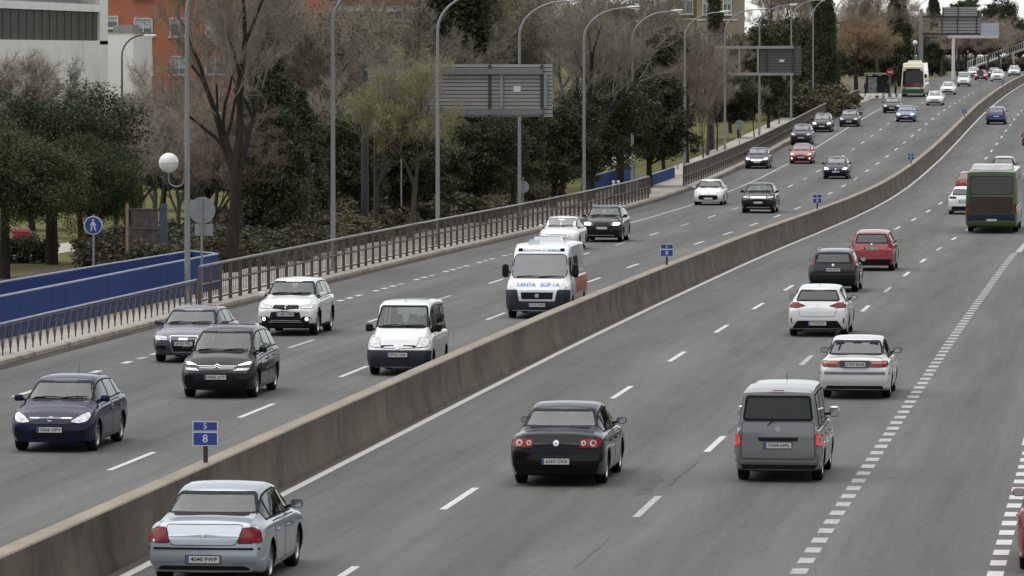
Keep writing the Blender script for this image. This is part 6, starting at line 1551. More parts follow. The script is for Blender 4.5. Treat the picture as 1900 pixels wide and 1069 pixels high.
r, b = car('saloon_car', 'white car with reddish bonnet edge half hidden behind the ambulance', 'car', 'sedan', scaled(SEDAN, L=4.5, W=1.75, H=1.44), WHITE, 236.8, -9.35, True, near=False)
front(b, r, WHITE, hl=[(0.45, 0.64), (0.76, 0.64), (0.78, 0.74), (0.48, 0.72)], grille=[(-0.38, 0.6), (0.38, 0.6), (0.40, 0.70), (-0.40, 0.70)], plate=(0, 0.48), intake=[(-0.5, 0.3), (0.5, 0.3), (0.44, 0.42), (-0.44, 0.42)], chrome=[[(-0.55, 0.735), (0.55, 0.735), (0.55, 0.755), (-0.55, 0.755)]])
r, b = car('crossover_car', 'black premium crossover with lit headlights behind the ambulance', 'car', 'suv', scaled(SUV, L=4.63, W=1.89, H=1.65), CHAR, 249.2, -8.66, True, roofrail=M_ALLOY)
front(b, r, CHAR, hl=[(0.50, 0.78), (0.80, 0.79), (0.84, 0.88), (0.76, 0.93), (0.50, 0.90)], hlm=M_LAMPON, grille=[(-0.32, 0.38), (0.32, 0.38), (0.43, 0.66), (0.36, 0.90), (-0.36, 0.90), (-0.43, 0.66)], plate=(0, 0.66), intake=[(-0.80, 0.27), (0.80, 0.27), (0.78, 0.36), (-0.78, 0.36)],
      slots=[[(0.52, 0.45), (0.80, 0.45), (0.78, 0.60), (0.52, 0.6)], [(-0.80, 0.45), (-0.52, 0.45), (-0.52, 0.6), (-0.78, 0.60)]], chrome=[[(-0.6, 0.31), (0.6, 0.31), (0.58, 0.345), (-0.58, 0.345)]])
r, b = car('hatchback_car', 'small white hatchback with wide dark mouth, nearest the kerb beyond the railing gap', 'car', 'hatch', scaled(HATCH, L=4.03, W=1.75, H=1.47), WHITE, 316.0, -9.03, True)
front(b, r, WHITE, hl=[(0.45, 0.66), (0.62, 0.64), (0.78, 0.76), (0.72, 0.84), (0.60, 0.78)], grille=[(-0.5, 0.34), (0.5, 0.34), (0.58, 0.46), (0.5, 0.60), (-0.5, 0.60), (-0.58, 0.46)], plate=(0, 0.40), badge=(0.72, 0.05))
r, b = car('crossover_car', 'black crossover with silver roof edge and broad grille in the middle lane', 'car', 'suv', scaled(SUV, L=4.37, W=1.90, H=1.63), BLACK, 300.8, -5.06, True)
front(b, r, BLACK, hl=[(0.48, 0.84), (0.82, 0.86), (0.84, 0.95), (0.52, 0.92)], grille=[(-0.44, 0.83), (0.44, 0.83), (0.44, 0.93), (-0.44, 0.93)], gm=M_CHROME, plate=(0, 0.60), intake=[(-0.6, 0.42), (0.6, 0.42), (0.5, 0.76), (-0.5, 0.76)], chrome=[[(-0.66, 0.30), (0.66, 0.30), (0.62, 0.36), (-0.62, 0.36)]])
r, b = car('hatchback_car', 'dark blue hatchback with lit lamps, alone in the lane by the barrier', 'car', 'hatch', scaled(HATCH, L=4.2, W=1.78, H=1.48), NAVY, 372.0, -4.71, True, near=False)
front(b, r, NAVY, hl=[(0.46, 0.66), (0.74, 0.66), (0.80, 0.77), (0.72, 0.81), (0.5, 0.76)], hlm=M_LAMPON, grille=[(-0.42, 0.56), (0.42, 0.56), (0.44, 0.70), (-0.44, 0.70)], plate=(0, 0.52), badge=(0.68, 0.06), intake=[(-0.7, 0.30), (0.7, 0.30), (0.62, 0.42), (-0.62, 0.42)])
r, b = car('saloon_car', 'dark grey saloon with lit headlights in the kerbside lane', 'car', 'sedan', scaled(SEDAN, L=4.6, W=1.78, H=1.48), DGREY, 392.5, -11.54, True, near=False)
front(b, r, DGREY, hl=[(0.46, 0.66), (0.74, 0.66), (0.80, 0.77), (0.72, 0.82), (0.52, 0.76)], hlm=M_LAMPON, grille=[(-0.4, 0.58), (0.4, 0.58), (0.42, 0.72), (-0.42, 0.72)], gm=M_CHROME, plate=(0, 0.50), intake=[(-0.7, 0.28), (0.7, 0.28), (0.62, 0.4), (-0.62, 0.4)])
r, b = car('hatchback_car', 'bright red oncoming hatchback with lit fog lights', 'car', 'hatch', scaled(HATCH, L=4.2, W=1.76, H=1.44), RED_P, 403.2, -9.02, True, near=False)
front(b, r, RED_P, hl=[(0.45, 0.66), (0.74, 0.66), (0.80, 0.77), (0.72, 0.82), (0.52, 0.76)], grille=[(-0.40, 0.60), (0.40, 0.60), (0.42, 0.68), (-0.42, 0.68)], plate=(0, 0.50), intake=[(-0.5, 0.28), (0.5, 0.28), (0.46, 0.4), (-0.46, 0.4)], fog=(0.66, 0.42, 0.06, M_LAMPON))
def simple(label, shape, base, pm, s, t, hlm=None, cat='car', name='saloon_car', **k):
    r, b = car(name, label, cat, shape, scaled(base, res=0.7, **k), pm, s, t, True, near=False)
    z = {'hatch': 0, 'sedan': 0, 'suv': 0.18, 'mpv': 0.06, 'van': 0.12}[shape] 
    front(b, r, pm, hl=[(0.46, 0.66 + z), (0.74, 0.66 + z), (0.80, 0.77 + z), (0.72, 0.81 + z), (0.5, 0.76 + z)], hlm=hlm, grille=[(-0.42, 0.56 + z), (0.42, 0.56 + z), (0.44, 0.70 + z), (-0.44, 0.70 + z)], plate=(0, 0.50 + z * 0.7), intake=[(-0.66, 0.28), (0.66, 0.28), (0.58, 0.42), (-0.58, 0.42)])
simple('dark crossover with pale reflecting bonnet following the red oncoming hatchback', 'suv', SUV, DGREY, 444.5, -11.56, None, name='crossover_car', W=1.80)
simple('grey people carrier with broad pale windscreen beside the parapet', 'mpv', MPV, DGREY, 475.5, -11.66, M_LAMPON, name='people_carrier')
simple('low charcoal saloon to the right of the grey people carrier', 'sedan', SEDAN, CHAR, 490.0, -10.05)
simple('dark saloon partly hidden by the steel blue car, below the coach', 'sedan', SEDAN, CHAR, 532.8, -8.11)
simple('steel blue hatchback with lit headlights below the coach', 'hatch', HATCH, BLUE_P, 503.8, -5.55, M_LAMPON, name='hatchback_car', W=1.84)
simple('white saloon with black grille, nearest of the white cars right of the coach', 'sedan', SEDAN, WHITE, 565.5, -5.14)
simple('white car right behind the white saloon beside the coach', 'hatch', HATCH, WHITE, 624.0, -5.82, name='hatchback_car')
simple('silver van behind the two white cars, right of the coach', 'van', SMALLVAN, SILV2, 690.0, -6.12, name='small_van', cat='van')
simple('distant dark red car to the right of the silver van', 'hatch', HATCH, RED_P, 758.0, -5.9, name='hatchback_car')
simple('pale distant hatchback between silver van and dark red car', 'mpv', MPV, SILV2, 790.0, -7.9, name='people_carrier')
simple('distant white car next to the barrier top at far right', 'suv', SUV, WHITE, 742.0, -3.2, name='crossover_car')
simple('farthest silver car at the right edge by the barrier', 'mpv', MPV, SILV2, 815.0, -2.6, name='people_carrier')
simple('distant dark car behind the white car at far right', 'hatch', HATCH, CHAR, 800.0, -5.2, name='hatchback_car')

# coach at the bus stop
CRM = paint('coach_cream', (0.66, 0.60, 0.42)); CGRN = mat('coach_green', (0.02, 0.10, 0.06), 0.4, coat=0.6); CRED = mat('coach_red_band', (0.12, 0.015, 0.02), 0.3, coat=0.6); CWH = paint('coach_white', (0.62, 0.60, 0.50))
CO = dict(L=12.0, W=2.7, H=3.85, wb=6.2, gc=0.3, wheel=0.5, tyre=0.29, kr=0.03, kf=0.07, end=0.7, bowf=0.10, bowr=0.04, crown=0.06, wg=0.975, res=0.8, sm=0.2,
    top=[(-6, 3.55), (-5.8, 3.72), (5.2, 3.78), (5.7, 3.6), (6, 3.3)], belt=[(-6, 1.6), (5.6, 1.6), (6, 1.5)], wr=[(-6, 1.15), (5.2, 1.15), (6, 1.1)], axles=(-3.1, 3.1), front=[(0.3, -0.06), (0.7, 0.0), (1.5, -0.02), (3.4, -0.35)], rear=[(0.3, 0.06), (0.6, 0), (3.5, 0.15)])
r = place('coach', 'cream and white coach with dark windscreen and green bumper at the bus stop', 'coach', 608.0, -9.2, True, CO); b = Body(CO); add_body(r, b, CRM); add_wheels(r, CO, CO['axles'])
b.panel('windscreen', [(-1.14, 1.15), (1.14, 1.15), (1.08, 2.9), (-1.08, 2.9)], 'front', M_TINT, r, off=0.01, border=0.04, r=0.2, bm_=M_BLACK)
b.panel('red_band', [(-1.12, 1.15), (1.12, 1.15), (1.12, 1.45), (-1.12, 1.45)], 'front', CRED, r, off=0.018)
b.panel('front_bumper', [(-1.22, 0.34), (1.22, 0.34), (1.22, 0.88), (-1.22, 0.88)], 'front', CGRN, r, off=0.015)
b.panel('destination_blind', [(-0.8, 2.95), (0.8, 2.95), (0.78, 3.16), (-0.78, 3.16)], 'front', M_BLACK, r, off=0.012)
both(b, r, 'headlight', [(0.8, 0.92), (1.15, 0.92), (1.15, 1.08), (0.8, 1.08)], 'front', M_LAMP, off=0.02)
for view in ('right', 'left'):
    for k in range(7): b.panel('side_window', [(-5.3 + k * 1.5, 1.7), (-3.88 + k * 1.5, 1.7), (-3.88 + k * 1.5, 2.75), (-5.3 + k * 1.5, 2.75)], view, M_TINT, r, off=0.01, border=0.03, bm_=M_BLACK, cell=0.5)
    b.panel('white_side', [(-5.8, 0.95), (5.4, 0.95), (5.4, 1.58), (-5.8, 1.58)], view, CWH, r, off=0.008, cell=0.6)
h = b.hit('top', 0, 2.0)[0]; mb = MB(); mb.box((0, 1.6, h.z + 0.1), (1.5, 2.4, 0.24), taper=0.9); mb.build('roof_air_unit', CWH, r)
add_mirrors(r, b, M_BLACK, 5.7, 2.3, (0.25, 0.14, 0.5))

# ---------------------------------------------------------------- traffic driving away
r, b = car('saloon_car', 'ice silver saloon with dark red tail lights, nearest car beside the barrier', 'car', 'sedan', scaled(SEDAN, L=4.68, W=1.84, H=1.45, rim='ten'), SILVER, 83.3, 1.56, False, mirror=M_BPLAST, side=M_TINT)
rear(b, r, SILVER, gate=[(-0.50, 0.66), (0.50, 0.66), (0.60, 0.955), (-0.60, 0.955)], tail=[(0.53, 0.69), (0.88, 0.69), (0.85, 0.86), (0.74, 0.915), (0.60, 0.91)], plate=(0, 0.44, '4040 FWP'), badge=(0.82, 0.035),
     strips=[([(-0.86, 0.585), (0.86, 0.585), (0.86, 0.62), (-0.86, 0.62)], M_BLACK), ([(-0.82, 0.365), (-0.45, 0.355), (-0.45, 0.375), (-0.82, 0.385)], M_CHROME), ([(0.45, 0.355), (0.82, 0.365), (0.82, 0.385), (0.45, 0.375)], M_CHROME)], low=[(-0.74, 0.27), (0.74, 0.27), (0.66, 0.335), (-0.66, 0.335)])
front(b, r, SILVER, hl=[(0.46, 0.64), (0.74, 0.64), (0.80, 0.76), (0.55, 0.74)])
r, b = car('saloon_car', 'black saloon with round clear tail lamps in the second lane', 'car', 'sedan', scaled(SEDAN, L=4.76, W=1.82, H=1.47, rim='ten'), BLACK, 103.2, 4.88, False, side=M_TINT)
rear(b, r, BLACK, gate=[(-0.52, 0.64), (0.52, 0.64), (0.60, 0.955), (-0.60, 0.955)], plate=(0, 0.49, '6267 CXX'), badge=(0.83, 0.055), tail=[(0.44, 0.745), (0.80, 0.745), (0.86, 0.83), (0.82, 0.915), (0.44, 0.905)], exhaust=-0.55)
for (x, rr) in ((0.52, 0.048), (0.70, 0.06)): both(b, r, 'tail_lamp_ring', disc_poly(x, 0.83, rr), 'rear', M_PINK, off=0.02, r=0)
for (x, rr) in ((0.52, 0.024), (0.70, 0.028)): both(b, r, 'tail_lamp_core', disc_poly(x, 0.83, rr), 'rear', M_RED, off=0.026, r=0)
front(b, r, BLACK, hl=[(0.46, 0.64), (0.74, 0.64), (0.80, 0.76), (0.55, 0.74)])
r, b = car('small_van', 'mid grey small van with lit tail lights and square tinted rear window', 'van', 'van', scaled(SMALLVAN, L=4.40, W=1.70, H=1.81), GREY, 104.5, 8.99, False, side=M_TINT, mirror=M_CHROME, mir=(0.2, 0.12, 0.22), rw=(1.21, 1.66, 0.66, 0.60), glass=M_TINT)
rear(b, r, GREY, gate=[(-0.70, 0.47), (0.70, 0.47), (0.68, 1.16), (-0.68, 1.16)], tail=[(0.725, 0.72), (0.835, 0.72), (0.835, 0.93), (0.725, 0.93)], tm=M_REDON, plate=(0.0, 0.72, '7204 HPL'), badge=(1.03, 0.05), third=[(-0.11, 1.715), (0.11, 1.715), (0.11, 1.765), (-0.11, 1.765)], wip=((-0.08, 1.2), (-0.2, 1.1)),
     strips=[([(-0.36, 0.80), (0.36, 0.80), (0.40, 0.87), (-0.40, 0.87)], M_BLACK), ([(-0.83, 0.40), (0.83, 0.40), (0.83, 0.435), (-0.83, 0.435)], M_ALLOY)], low=[(-0.8, 0.26), (0.8, 0.26), (0.8, 0.35), (-0.8, 0.35)])
both(b, r, 'lower_tail_light', [(0.725, 0.52), (0.835, 0.52), (0.835, 0.71), (0.725, 0.71)], 'rear', M_RED, off=0.012, r=0.02)
r, b = car('liftback_car', 'older white liftback with full-width dark tail band and grey bumper line', 'car', 'sedan', scaled(SEDAN, L=4.4, W=1.70, H=1.41, wheel=0.30, rim='cap'), OFFW, 129.8, 9.15, False, mirror=M_BLACK, side=M_TINT, rw=(1.075, 1.375, 0.69, 0.58))
rear(b, r, OFFW, tail=[(0.36, 0.775), (0.74, 0.775), (0.79, 0.83), (0.76, 0.90), (0.36, 0.90)], strips=[([(-0.36, 0.76), (0.36, 0.76), (0.36, 0.915), (-0.36, 0.915)], M_BPLAST), ([(-0.82, 0.60), (0.82, 0.60), (0.82, 0.655), (-0.82, 0.655)], mat('bumper_grey', (0.15, 0.15, 0.17), 0.6))], low=[(-0.7, 0.25), (0.7, 0.25), (0.66, 0.33), (-0.66, 0.33)], wip=((-0.42, 1.13), (-0.38, 1.30)))
both(b, r, 'indicator', [(0.40, 0.845), (0.74, 0.845), (0.735, 0.89), (0.40, 0.89)], 'rear', M_AMBER, off=0.018, r=0.01)
add_plate(r, b, 'rear', 0, 0.835, '1707 BDR', lift=0.04)
r, b = car('hatchback_car', 'white hatchback with angled red tail lights and black lower bumper', 'car', 'hatch', scaled(HATCH, L=4.30, W=1.76, H=1.46), WHITE, 158.8, 6.56, False, mirror=M_BLACK, side=M_TINT, glass=M_TINT)
rear(b, r, WHITE, gate=[(-0.5, 0.60), (0.5, 0.60), (0.58, 1.03), (-0.58, 1.03)], tail=[(0.34, 0.90), (0.60, 0.85), (0.82, 0.86), (0.80, 1.0), (0.60, 1.0)], plate=(0, 0.40, '5518 JGK'), badge=(0.94, 0.05), low=[(-0.74, 0.25), (0.74, 0.25), (0.58, 0.48), (-0.58, 0.48)])
both(b, r, 'reflector', [(0.74, 0.42), (0.78, 0.42), (0.78, 0.56), (0.74, 0.56)], 'rear', M_BPLAST, off=0.01, r=0.01)
r, b = car('hatchback_car', 'black hatchback with red lamps beside its rear window, ahead of the white hatchback', 'car', 'suv', scaled(SUV, L=4.25, W=1.77, H=1.48), CHAR, 191.2, 5.20, False, roofrail=M_ALLOY)
rear(b, r, CHAR, gate=[(-0.6, 0.70), (0.6, 0.70), (0.62, 1.06), (-0.62, 1.06)], tail=[(0.66, 0.95), (0.80, 0.95), (0.74, 1.15), (0.62, 1.42), (0.57, 1.42), (0.64, 1.15)], plate=(0, 0.80, '3360 DHW'), badge=(0.96, 0.045), low=[(-0.82, 0.26), (0.82, 0.26), (0.82, 0.60), (-0.82, 0.60)])
r, b = car('crossover_car', 'red crossover with white plate high on its tailgate, ahead of the black hatchback', 'car', 'suv', scaled(SUV, L=4.45, W=1.80, H=1.56), RED_P, 212.8, 5.50, False)
rear(b, r, RED_P, gate=[(-0.62, 0.60), (0.62, 0.60), (0.64, 1.10), (-0.64, 1.10)], tail=[(0.68, 0.92), (0.86, 0.92), (0.82, 1.22), (0.72, 1.22)], plate=(0, 0.90, '8851 FLR'), badge=(1.05, 0.04), low=[(-0.8, 0.28), (0.8, 0.28), (0.78, 0.46), (-0.78, 0.46)])
# green city bus
BGRN = paint('bus_green', (0.05, 0.085, 0.018)); M_POST = mat('bus_rear_poster', (0.016, 0.014, 0.015), 0.4, col2=(0.05, 0.028, 0.016), scale=1.2, detail=3); BNAVY = mat('bus_navy_skirt', (0.012, 0.02, 0.045), 0.5)
BU = dict(L=12.0, W=2.55, H=3.2, wb=5.9, gc=0.3, wheel=0.48, tyre=0.28, kr=0.03, kf=0.05, end=0.5, bowf=0.06, bowr=0.02, crown=0.05, wg=0.985, res=0.8, sm=0.12, axoff=0.4,
    top=[(-6, 2.95), (-5.85, 3.05), (5.6, 3.08), (6, 2.9)], belt=[(-6, 1.3), (6, 1.3)], wr=[(-6, 1.16), (6, 1.16)], axles=(-2.6, 3.3), front=[(0.3, -0.04), (0.7, 0), (3, -0.12)], rear=[(0.3, 0.05), (0.5, 0), (3.0, 0.06)])
r = place('city_bus', 'green city bus with white roof unit and dark poster rear in the right lane', 'bus', 266.0, 8.75, False, BU); b = Body(BU); add_body(r, b, BGRN); add_wheels(r, BU, BU['axles'])
b.panel('rear_window', [(-1.04, 1.92), (1.04, 1.92), (1.0, 2.78), (-1.0, 2.78)], 'rear', M_TINT, r, off=0.012, border=0.03, r=0.06, bm_=M_BLACK, cell=0.3)
b.panel('rear_poster', [(-1.06, 0.98), (1.06, 0.98), (1.06, 1.80), (-1.06, 1.80)], 'rear', M_POST, r, off=0.012, r=0.03, cell=0.3)
b.panel('engine_cover', [(-1.14, 0.36), (1.14, 0.36), (1.14, 0.95), (-1.14, 0.95)], 'rear', BNAVY, r, off=0.012, border=0.012, r=0.03, cell=0.3)
both(b, r, 'tail_light', [(1.09, 0.95), (1.20, 0.95), (1.20, 1.45), (1.09, 1.45)], 'rear', M_RED, off=0.016, r=0.01)
add_plate(r, b, 'rear', 0, 0.66)
for k in range(6):
    mb = MB(); mb.box((0, -6.0, 0.48 + k * 0.05), (1.5, 0.04, 0.014)); mb.build('engine_grille_slat', M_BLACK, r) if False else None
for view in ('right', 'left'):
    for k in range(6): b.panel('side_window', [(-5.4 + k * 1.8, 1.45), (-3.72 + k * 1.8, 1.45), (-3.72 + k * 1.8, 2.6), (-5.4 + k * 1.8, 2.6)], view, M_TINT, r, off=0.012, border=0.03, bm_=M_BLACK, cell=0.6)
    b.panel('lower_skirt', [(-5.9, 0.34), (-3.3, 0.34), (-3.3, 0.5), (-5.9, 0.5)], view, BNAVY, r, off=0.01, cell=0.6)
b.panel('windscreen', [(-1.1, 1.3), (1.1, 1.3), (1.06, 2.7), (-1.06, 2.7)], 'front', M_TINT, r, off=0.01, cell=0.3)
M_BROOF = mat('bus_roof_white', (0.62, 0.62, 0.60), 0.6, var=0.1, scale=1.5, dirt=((0.4, 0.39, 0.36), 1.0, 0.55))
mb = MB(); mb.box((0, -3.4, 3.22), (2.0, 3.6, 0.22), taper=0.94); mb.build('roof_air_unit', M_BROOF, r)
b.panel('white_roof', [(-1.08, -5.75), (1.08, -5.75), (1.08, 5.6), (-1.08, 5.6)], 'top', M_BROOF, r, off=0.01, cell=0.6)
r, b = car('hatchback_car', 'white hatchback half hidden by the left side of the green bus', 'car', 'hatch', scaled(HATCH, W=1.78, H=1.5), WHITE, 299.5, 6.35, False, side=M_TINT)
rear(b, r, WHITE, tail=[(0.40, 0.88), (0.80, 0.88), (0.78, 1.0), (0.45, 0.98)], tm=M_BPLAST, plate=(0, 0.72), low=[(-0.7, 0.25), (0.7, 0.25), (0.64, 0.46), (-0.64, 0.46)])
r, b = car('hatchback_car', 'dark red car peeking out left of the bus', 'car', 'hatch', scaled(HATCH, res=0.7), RED_P, 337.0, 5.5, False, near=False)
rear(b, r, RED_P, tail=[(0.6, 0.8), (0.80, 0.8), (0.78, 1.0), (0.64, 1.0)], plate=(0, 0.8))
r, b = car('crossover_car', 'dark crossover with white roof just ahead of the bus', 'car', 'suv', scaled(SUV, res=0.7), CHAR, 367.0, 6.85, False, near=False)
rear(b, r, CHAR, tail=[(0.66, 0.92), (0.84, 0.92), (0.80, 1.22), (0.70, 1.22)], plate=(0, 0.85))
b.panel('pale_roof', [(-0.52, -1.5), (0.52, -1.5), (0.55, 0.2), (-0.55, 0.2)], 'top', WHITE, r, off=0.008, r=0.08)
r, b = car('crossover_car', 'deep blue car alone beside the barrier far up the right carriageway', 'car', 'suv', scaled(SUV, W=1.86, H=1.6, res=0.8), DBLUE, 496.5, 3.0, False, near=False)
rear(b, r, DBLUE, tail=[(0.60, 0.86), (0.84, 0.86), (0.80, 1.06), (0.62, 1.04)], plate=(0, 0.78), low=[(-0.8, 0.28), (0.8, 0.28), (0.78, 0.48), (-0.78, 0.48)])
r, b = car('hatchback_car', 'red hatchback cut off by the lower right edge beside the block markings', 'car', 'hatch', scaled(HATCH, W=1.75), RED_P, 86.8, 14.80, False, side=M_TINT)
rear(b, r, RED_P, gate=[(-0.5, 0.60), (0.5, 0.60), (0.58, 1.03), (-0.58, 1.03)], tail=[(0.60, 0.72), (0.83, 0.72), (0.80, 1.02), (0.68, 1.02)], plate=(0, 0.80, '2290 GTC'), low=[(-0.78, 0.25), (0.78, 0.25), (0.74, 0.42), (-0.74, 0.42)])
# ================================================================ people and the motorcycle
M_SKIN = mat('skin', (0.42, 0.26, 0.18), 0.6, var=0.05)
def person(label, loc, rz, top, legs, hair, pose='stand', hm=0.0, helmet=None):
    """one continuous skinned body; hair and shoes as children"""
    V, E, Rr = [], [], []
    def add(p, r, par=None):
        V.append(p); Rr.append(r)
        if par is not None: E.append((par, len(V) - 1))
        return len(V) - 1
    if pose == 'stand':
        pel = add((0, 0, 0.95), 0.15); ch = add((0, 0.01, 1.18), 0.15, pel); sh = add((0, 0, 1.40), 0.13, ch); nk = add((0, 0.01, 1.52), 0.06, sh); hd = add((0, 0.03, 1.62), 0.095, nk); tp = add((0, 0.02, 1.73), 0.08, hd); add((0, 0.13, 1.615), 0.02, hd)
        for sd in (1, -1):
            a = add((sd * 0.19, 0, 1.40), 0.065, sh); b = add((sd * 0.25, 0.0, 1.12), 0.05, a); c = add((sd * 0.25, 0.09, 0.88), 0.038, b); h = add((sd * 0.25, 0.12, 0.80), 0.035, c)
            for k in range(5): f = add((sd * (0.235 + 0.01 * k), 0.115 + 0.008 * k - 0.02, 0.745), 0.011, h); add((sd * (0.232 + 0.01 * k), 0.125 + 0.006 * k, 0.705), 0.009, f)
            a = add((sd * 0.10, 0, 0.86), 0.10, pel); b = add((sd * 0.11, 0.02 * sd, 0.48), 0.07, a); c = add((sd * 0.11, 0.0, 0.10), 0.045, b); add((sd * 0.12, 0.14, 0.04), 0.04, c)
        hz, split, hs = 1.68, 0.93, 1.53
    else:   # astride, leaning forward to the bars, seat at 0.8
        pel = add((0, -0.15, 0.92), 0.16); ch = add((0, -0.05, 1.14), 0.17, pel); sh = add((0, 0.07, 1.36), 0.15, ch); nk = add((0, 0.14, 1.46), 0.07, sh); hd = add((0, 0.19, 1.57), 0.10, nk); add((0, 0.18, 1.68), 0.08, hd)
        for sd in (1, -1):
            a = add((sd * 0.21, 0.08, 1.36), 0.075, sh); b = add((sd * 0.33, 0.22, 1.14), 0.06, a); c = add((sd * 0.34, 0.47, 1.09), 0.045, b); h = add((sd * 0.33, 0.54, 1.08), 0.04, c)
            for k in range(5): f = add((sd * (0.29 + 0.02 * k), 0.60, 1.085), 0.012, h); add((sd * (0.29 + 0.02 * k), 0.61, 1.045), 0.01, f)
            a = add((sd * 0.14, -0.08, 0.86), 0.11, pel); b = add((sd * 0.26, 0.30, 0.78), 0.08, a); c = add((sd * 0.25, 0.12, 0.40), 0.055, b); add((sd * 0.26, 0.26, 0.34), 0.045, c)
        hz, split, hs = 1.62, 0.88, 1.47
    me = bpy.data.meshes.new('person'); me.from_pydata(V, E, []); o = bpy.data.objects.new('person', me)
    sk = o.modifiers.new('skin', 'SKIN'); sk.use_smooth_shade = True; o.modifiers.new('sub', 'SUBSURF').levels = 1
    for i, r in enumerate(Rr): me.skin_vertices[0].data[i].radius = (r, r); me.skin_vertices[0].data[i].use_root = (i == 0)
    nm = evaluated_mesh([o]); bpy.data.objects.remove(o)
    nm.materials.clear()
    for m in (top, legs, M_SKIN, M_BLACK): nm.materials.append(m)
    for p in nm.polygons:
        c = p.center; p.use_smooth = True
        arm = abs(c.x) > 0.2 and c.z < (0.87 if pose == 'stand' else 0) and c.z > 0.6
        p.material_index = 2 if (c.z > hs or arm) else 3 if c.z < 0.1 else 0 if c.z > split else 1
    ro = link('person', nm); ro.location = loc; ro.rotation_euler = (0, 0, rz); tag(ro, label, 'person')
    if hair is not None:
        cx, cy = (0, 0.015) if pose == 'stand' else (0, 0.185); r = 0.112 if not helmet else 0.155; mb = MB()
        for i in range(9):
            ph = math.pi * i / 8 * (0.62 if not helmet else 0.8)
            for k in range(14):
                q = 2 * math.pi * k / 14; mb.v.append((cx + r * math.sin(ph) * math.cos(q), cy - 0.01 + r * math.sin(ph) * math.sin(q) * 1.1, hz - 0.03 + r * math.cos(ph) * 1.05))
        for i in range(8):
            for k in range(14): mb.f.append((i * 14 + k, i * 14 + (k + 1) % 14, (i + 1) * 14 + (k + 1) % 14, (i + 1) * 14 + k)); mb.m.append(0)
        mb.build('helmet' if helmet else 'hair', hair, ro, angle=70)
    return ro
DK, BL, GY = mat('dark_coat', (0.02, 0.02, 0.024), 0.8), mat('denim', (0.03, 0.04, 0.075), 0.85), mat('grey_jacket', (0.11, 0.11, 0.12), 0.85)
HR = mat('brown_hair', (0.03, 0.02, 0.014), 0.6)
def gp(s, x, dz=0.1): return (x, s, zp(s) + dz)
person('person in a dark coat standing left of the bus shelter', gp(604, -14.42), 2.4, DK, DK, HR)
person('person in dark clothes standing between the shelter and the coach', gp(603, -11.90), 3.4, DK, BL, HR)
person('person in a grey jacket waiting close to the coach front', gp(606, -11.20), -1.2, GY, DK, HR)

mx, my = 6.95, 431.5
mo = empty('motorcycle', (mx, my + 0.7, zp(my + 0.7)), 0, 'red motorcycle with white number plate at the right edge, ahead of the bus', 'motorcycle'); mo.rotation_euler[0] = math.atan((zp(434) - zp(430)) / 4)
for y in (-0.72, 0.74):
    wh = empty('wheel', (0, y, 0.31)); wh.parent = mo
    mb = MB(); mb.lathe([(0.22, -0.06), (0.29, -0.07), (0.31, -0.03), (0.31, 0.03), (0.29, 0.07), (0.22, 0.06)], 24, 'x'); mb.build('tyre', M_TYRE, wh, angle=50)
    mb = MB(); mb.lathe([(0.22, 0.05), (0.2, 0.02), (0.03, 0.03), (0.03, -0.03), (0.2, -0.02), (0.22, -0.05)], 20, 'x'); mb.build('rim', M_ALLOY, wh, angle=40)
RB = mat('motorcycle_red', (0.30, 0.012, 0.02), 0.3, coat=0.8)
def lump(name, prof, m, n=12):
    mb = MB()
    for (y, z, rx, rz_) in prof:
        for k in range(n): q = 2 * math.pi * k / n; mb.v.append((rx * math.cos(q), y, z + rz_ * math.sin(q)))
    for i in range(len(prof) - 1):
        for k in range(n): mb.f.append((i * n + k, i * n + (k + 1) % n, (i + 1) * n + (k + 1) % n, (i + 1) * n + k)); mb.m.append(0)
    mb.f += [tuple(range(n)), tuple(range((len(prof) - 1) * n, len(prof) * n))]; mb.m += [0, 0]
    mb.build(name, m, mo, angle=55)
lump('fuel_tank', [(0.0, 0.78, 0.10, 0.07), (0.1, 0.84, 0.16, 0.11), (0.35, 0.88, 0.17, 0.13), (0.55, 0.86, 0.08, 0.07)], RB)
lump('seat', [(-0.62, 0.86, 0.08, 0.04), (-0.45, 0.82, 0.15, 0.06), (-0.1, 0.76, 0.15, 0.06), (0.05, 0.78, 0.09, 0.05)], M_BLACK)
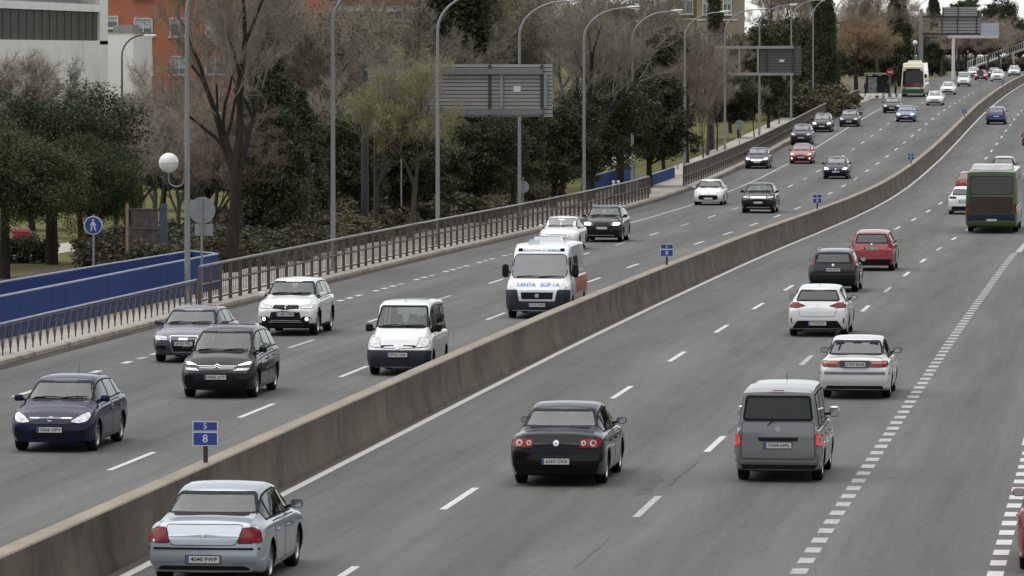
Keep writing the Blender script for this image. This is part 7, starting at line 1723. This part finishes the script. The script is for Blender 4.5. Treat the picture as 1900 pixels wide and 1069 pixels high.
lump('tail_unit', [(-0.95, 0.82, 0.04, 0.03), (-0.8, 0.80, 0.12, 0.07), (-0.5, 0.74, 0.14, 0.08), (-0.2, 0.68, 0.1, 0.08)], RB)
lump('top_box', [(-1.0, 1.02, 0.17, 0.11), (-0.95, 1.02, 0.23, 0.16), (-0.66, 1.02, 0.23, 0.16), (-0.6, 1.0, 0.17, 0.12)], RB)
lump('engine', [(-0.2, 0.42, 0.14, 0.13), (0.0, 0.45, 0.2, 0.19), (0.25, 0.45, 0.2, 0.19), (0.4, 0.48, 0.12, 0.12)], M_BLACK)
lump('fairing', [(0.45, 0.9, 0.14, 0.12), (0.62, 0.96, 0.22, 0.18), (0.8, 0.92, 0.16, 0.14), (0.92, 0.85, 0.05, 0.05)], RB)
mb = MB(); mb.tube([(0.1, 0.74, 0.31), (0.1, 0.55, 0.95)], 0.028, 8); mb.tube([(-0.1, 0.74, 0.31), (-0.1, 0.55, 0.95)], 0.028, 8); mb.build('fork', M_CHROME, mo, angle=50)
mb = MB(); mb.tube([(-0.38, 0.42, 1.04), (-0.2, 0.52, 1.05), (0.2, 0.52, 1.05), (0.38, 0.42, 1.04)], 0.018, 8); mb.build('handlebar', M_BLACK, mo, angle=50)
mb = MB(); mb.tube([(0.16, 0.1, 0.35), (0.19, -0.5, 0.38), (0.19, -0.95, 0.45)], [0.03, 0.045, 0.05], 8); mb.build('exhaust', M_CHROME, mo, angle=50)
mb = MB(); mb.tube([(0.09, 0.0, 0.4), (0.09, -0.72, 0.31)], 0.025, 6); mb.build('swingarm', M_BLACK, mo)
mb = MB(); mb.box((0, -0.97, 0.62), (0.2, 0.015, 0.17)); mb.build('number_plate', M_PLATE, mo)
mb = MB(); mb.box((0, -0.965, 0.78), (0.17, 0.03, 0.06)); mb.build('tail_light', M_RED, mo)
person('person in a red jacket and black helmet riding the motorcycle', (mx, my + 0.62, zp(my + 0.7) - 0.06), 0.0, mat('red_jacket', (0.30, 0.02, 0.03), 0.7), DK, mat('black_helmet', (0.012, 0.012, 0.014), 0.2, coat=1), 'ride', helmet=True)

bpy.data.scenes.remove(TMP)
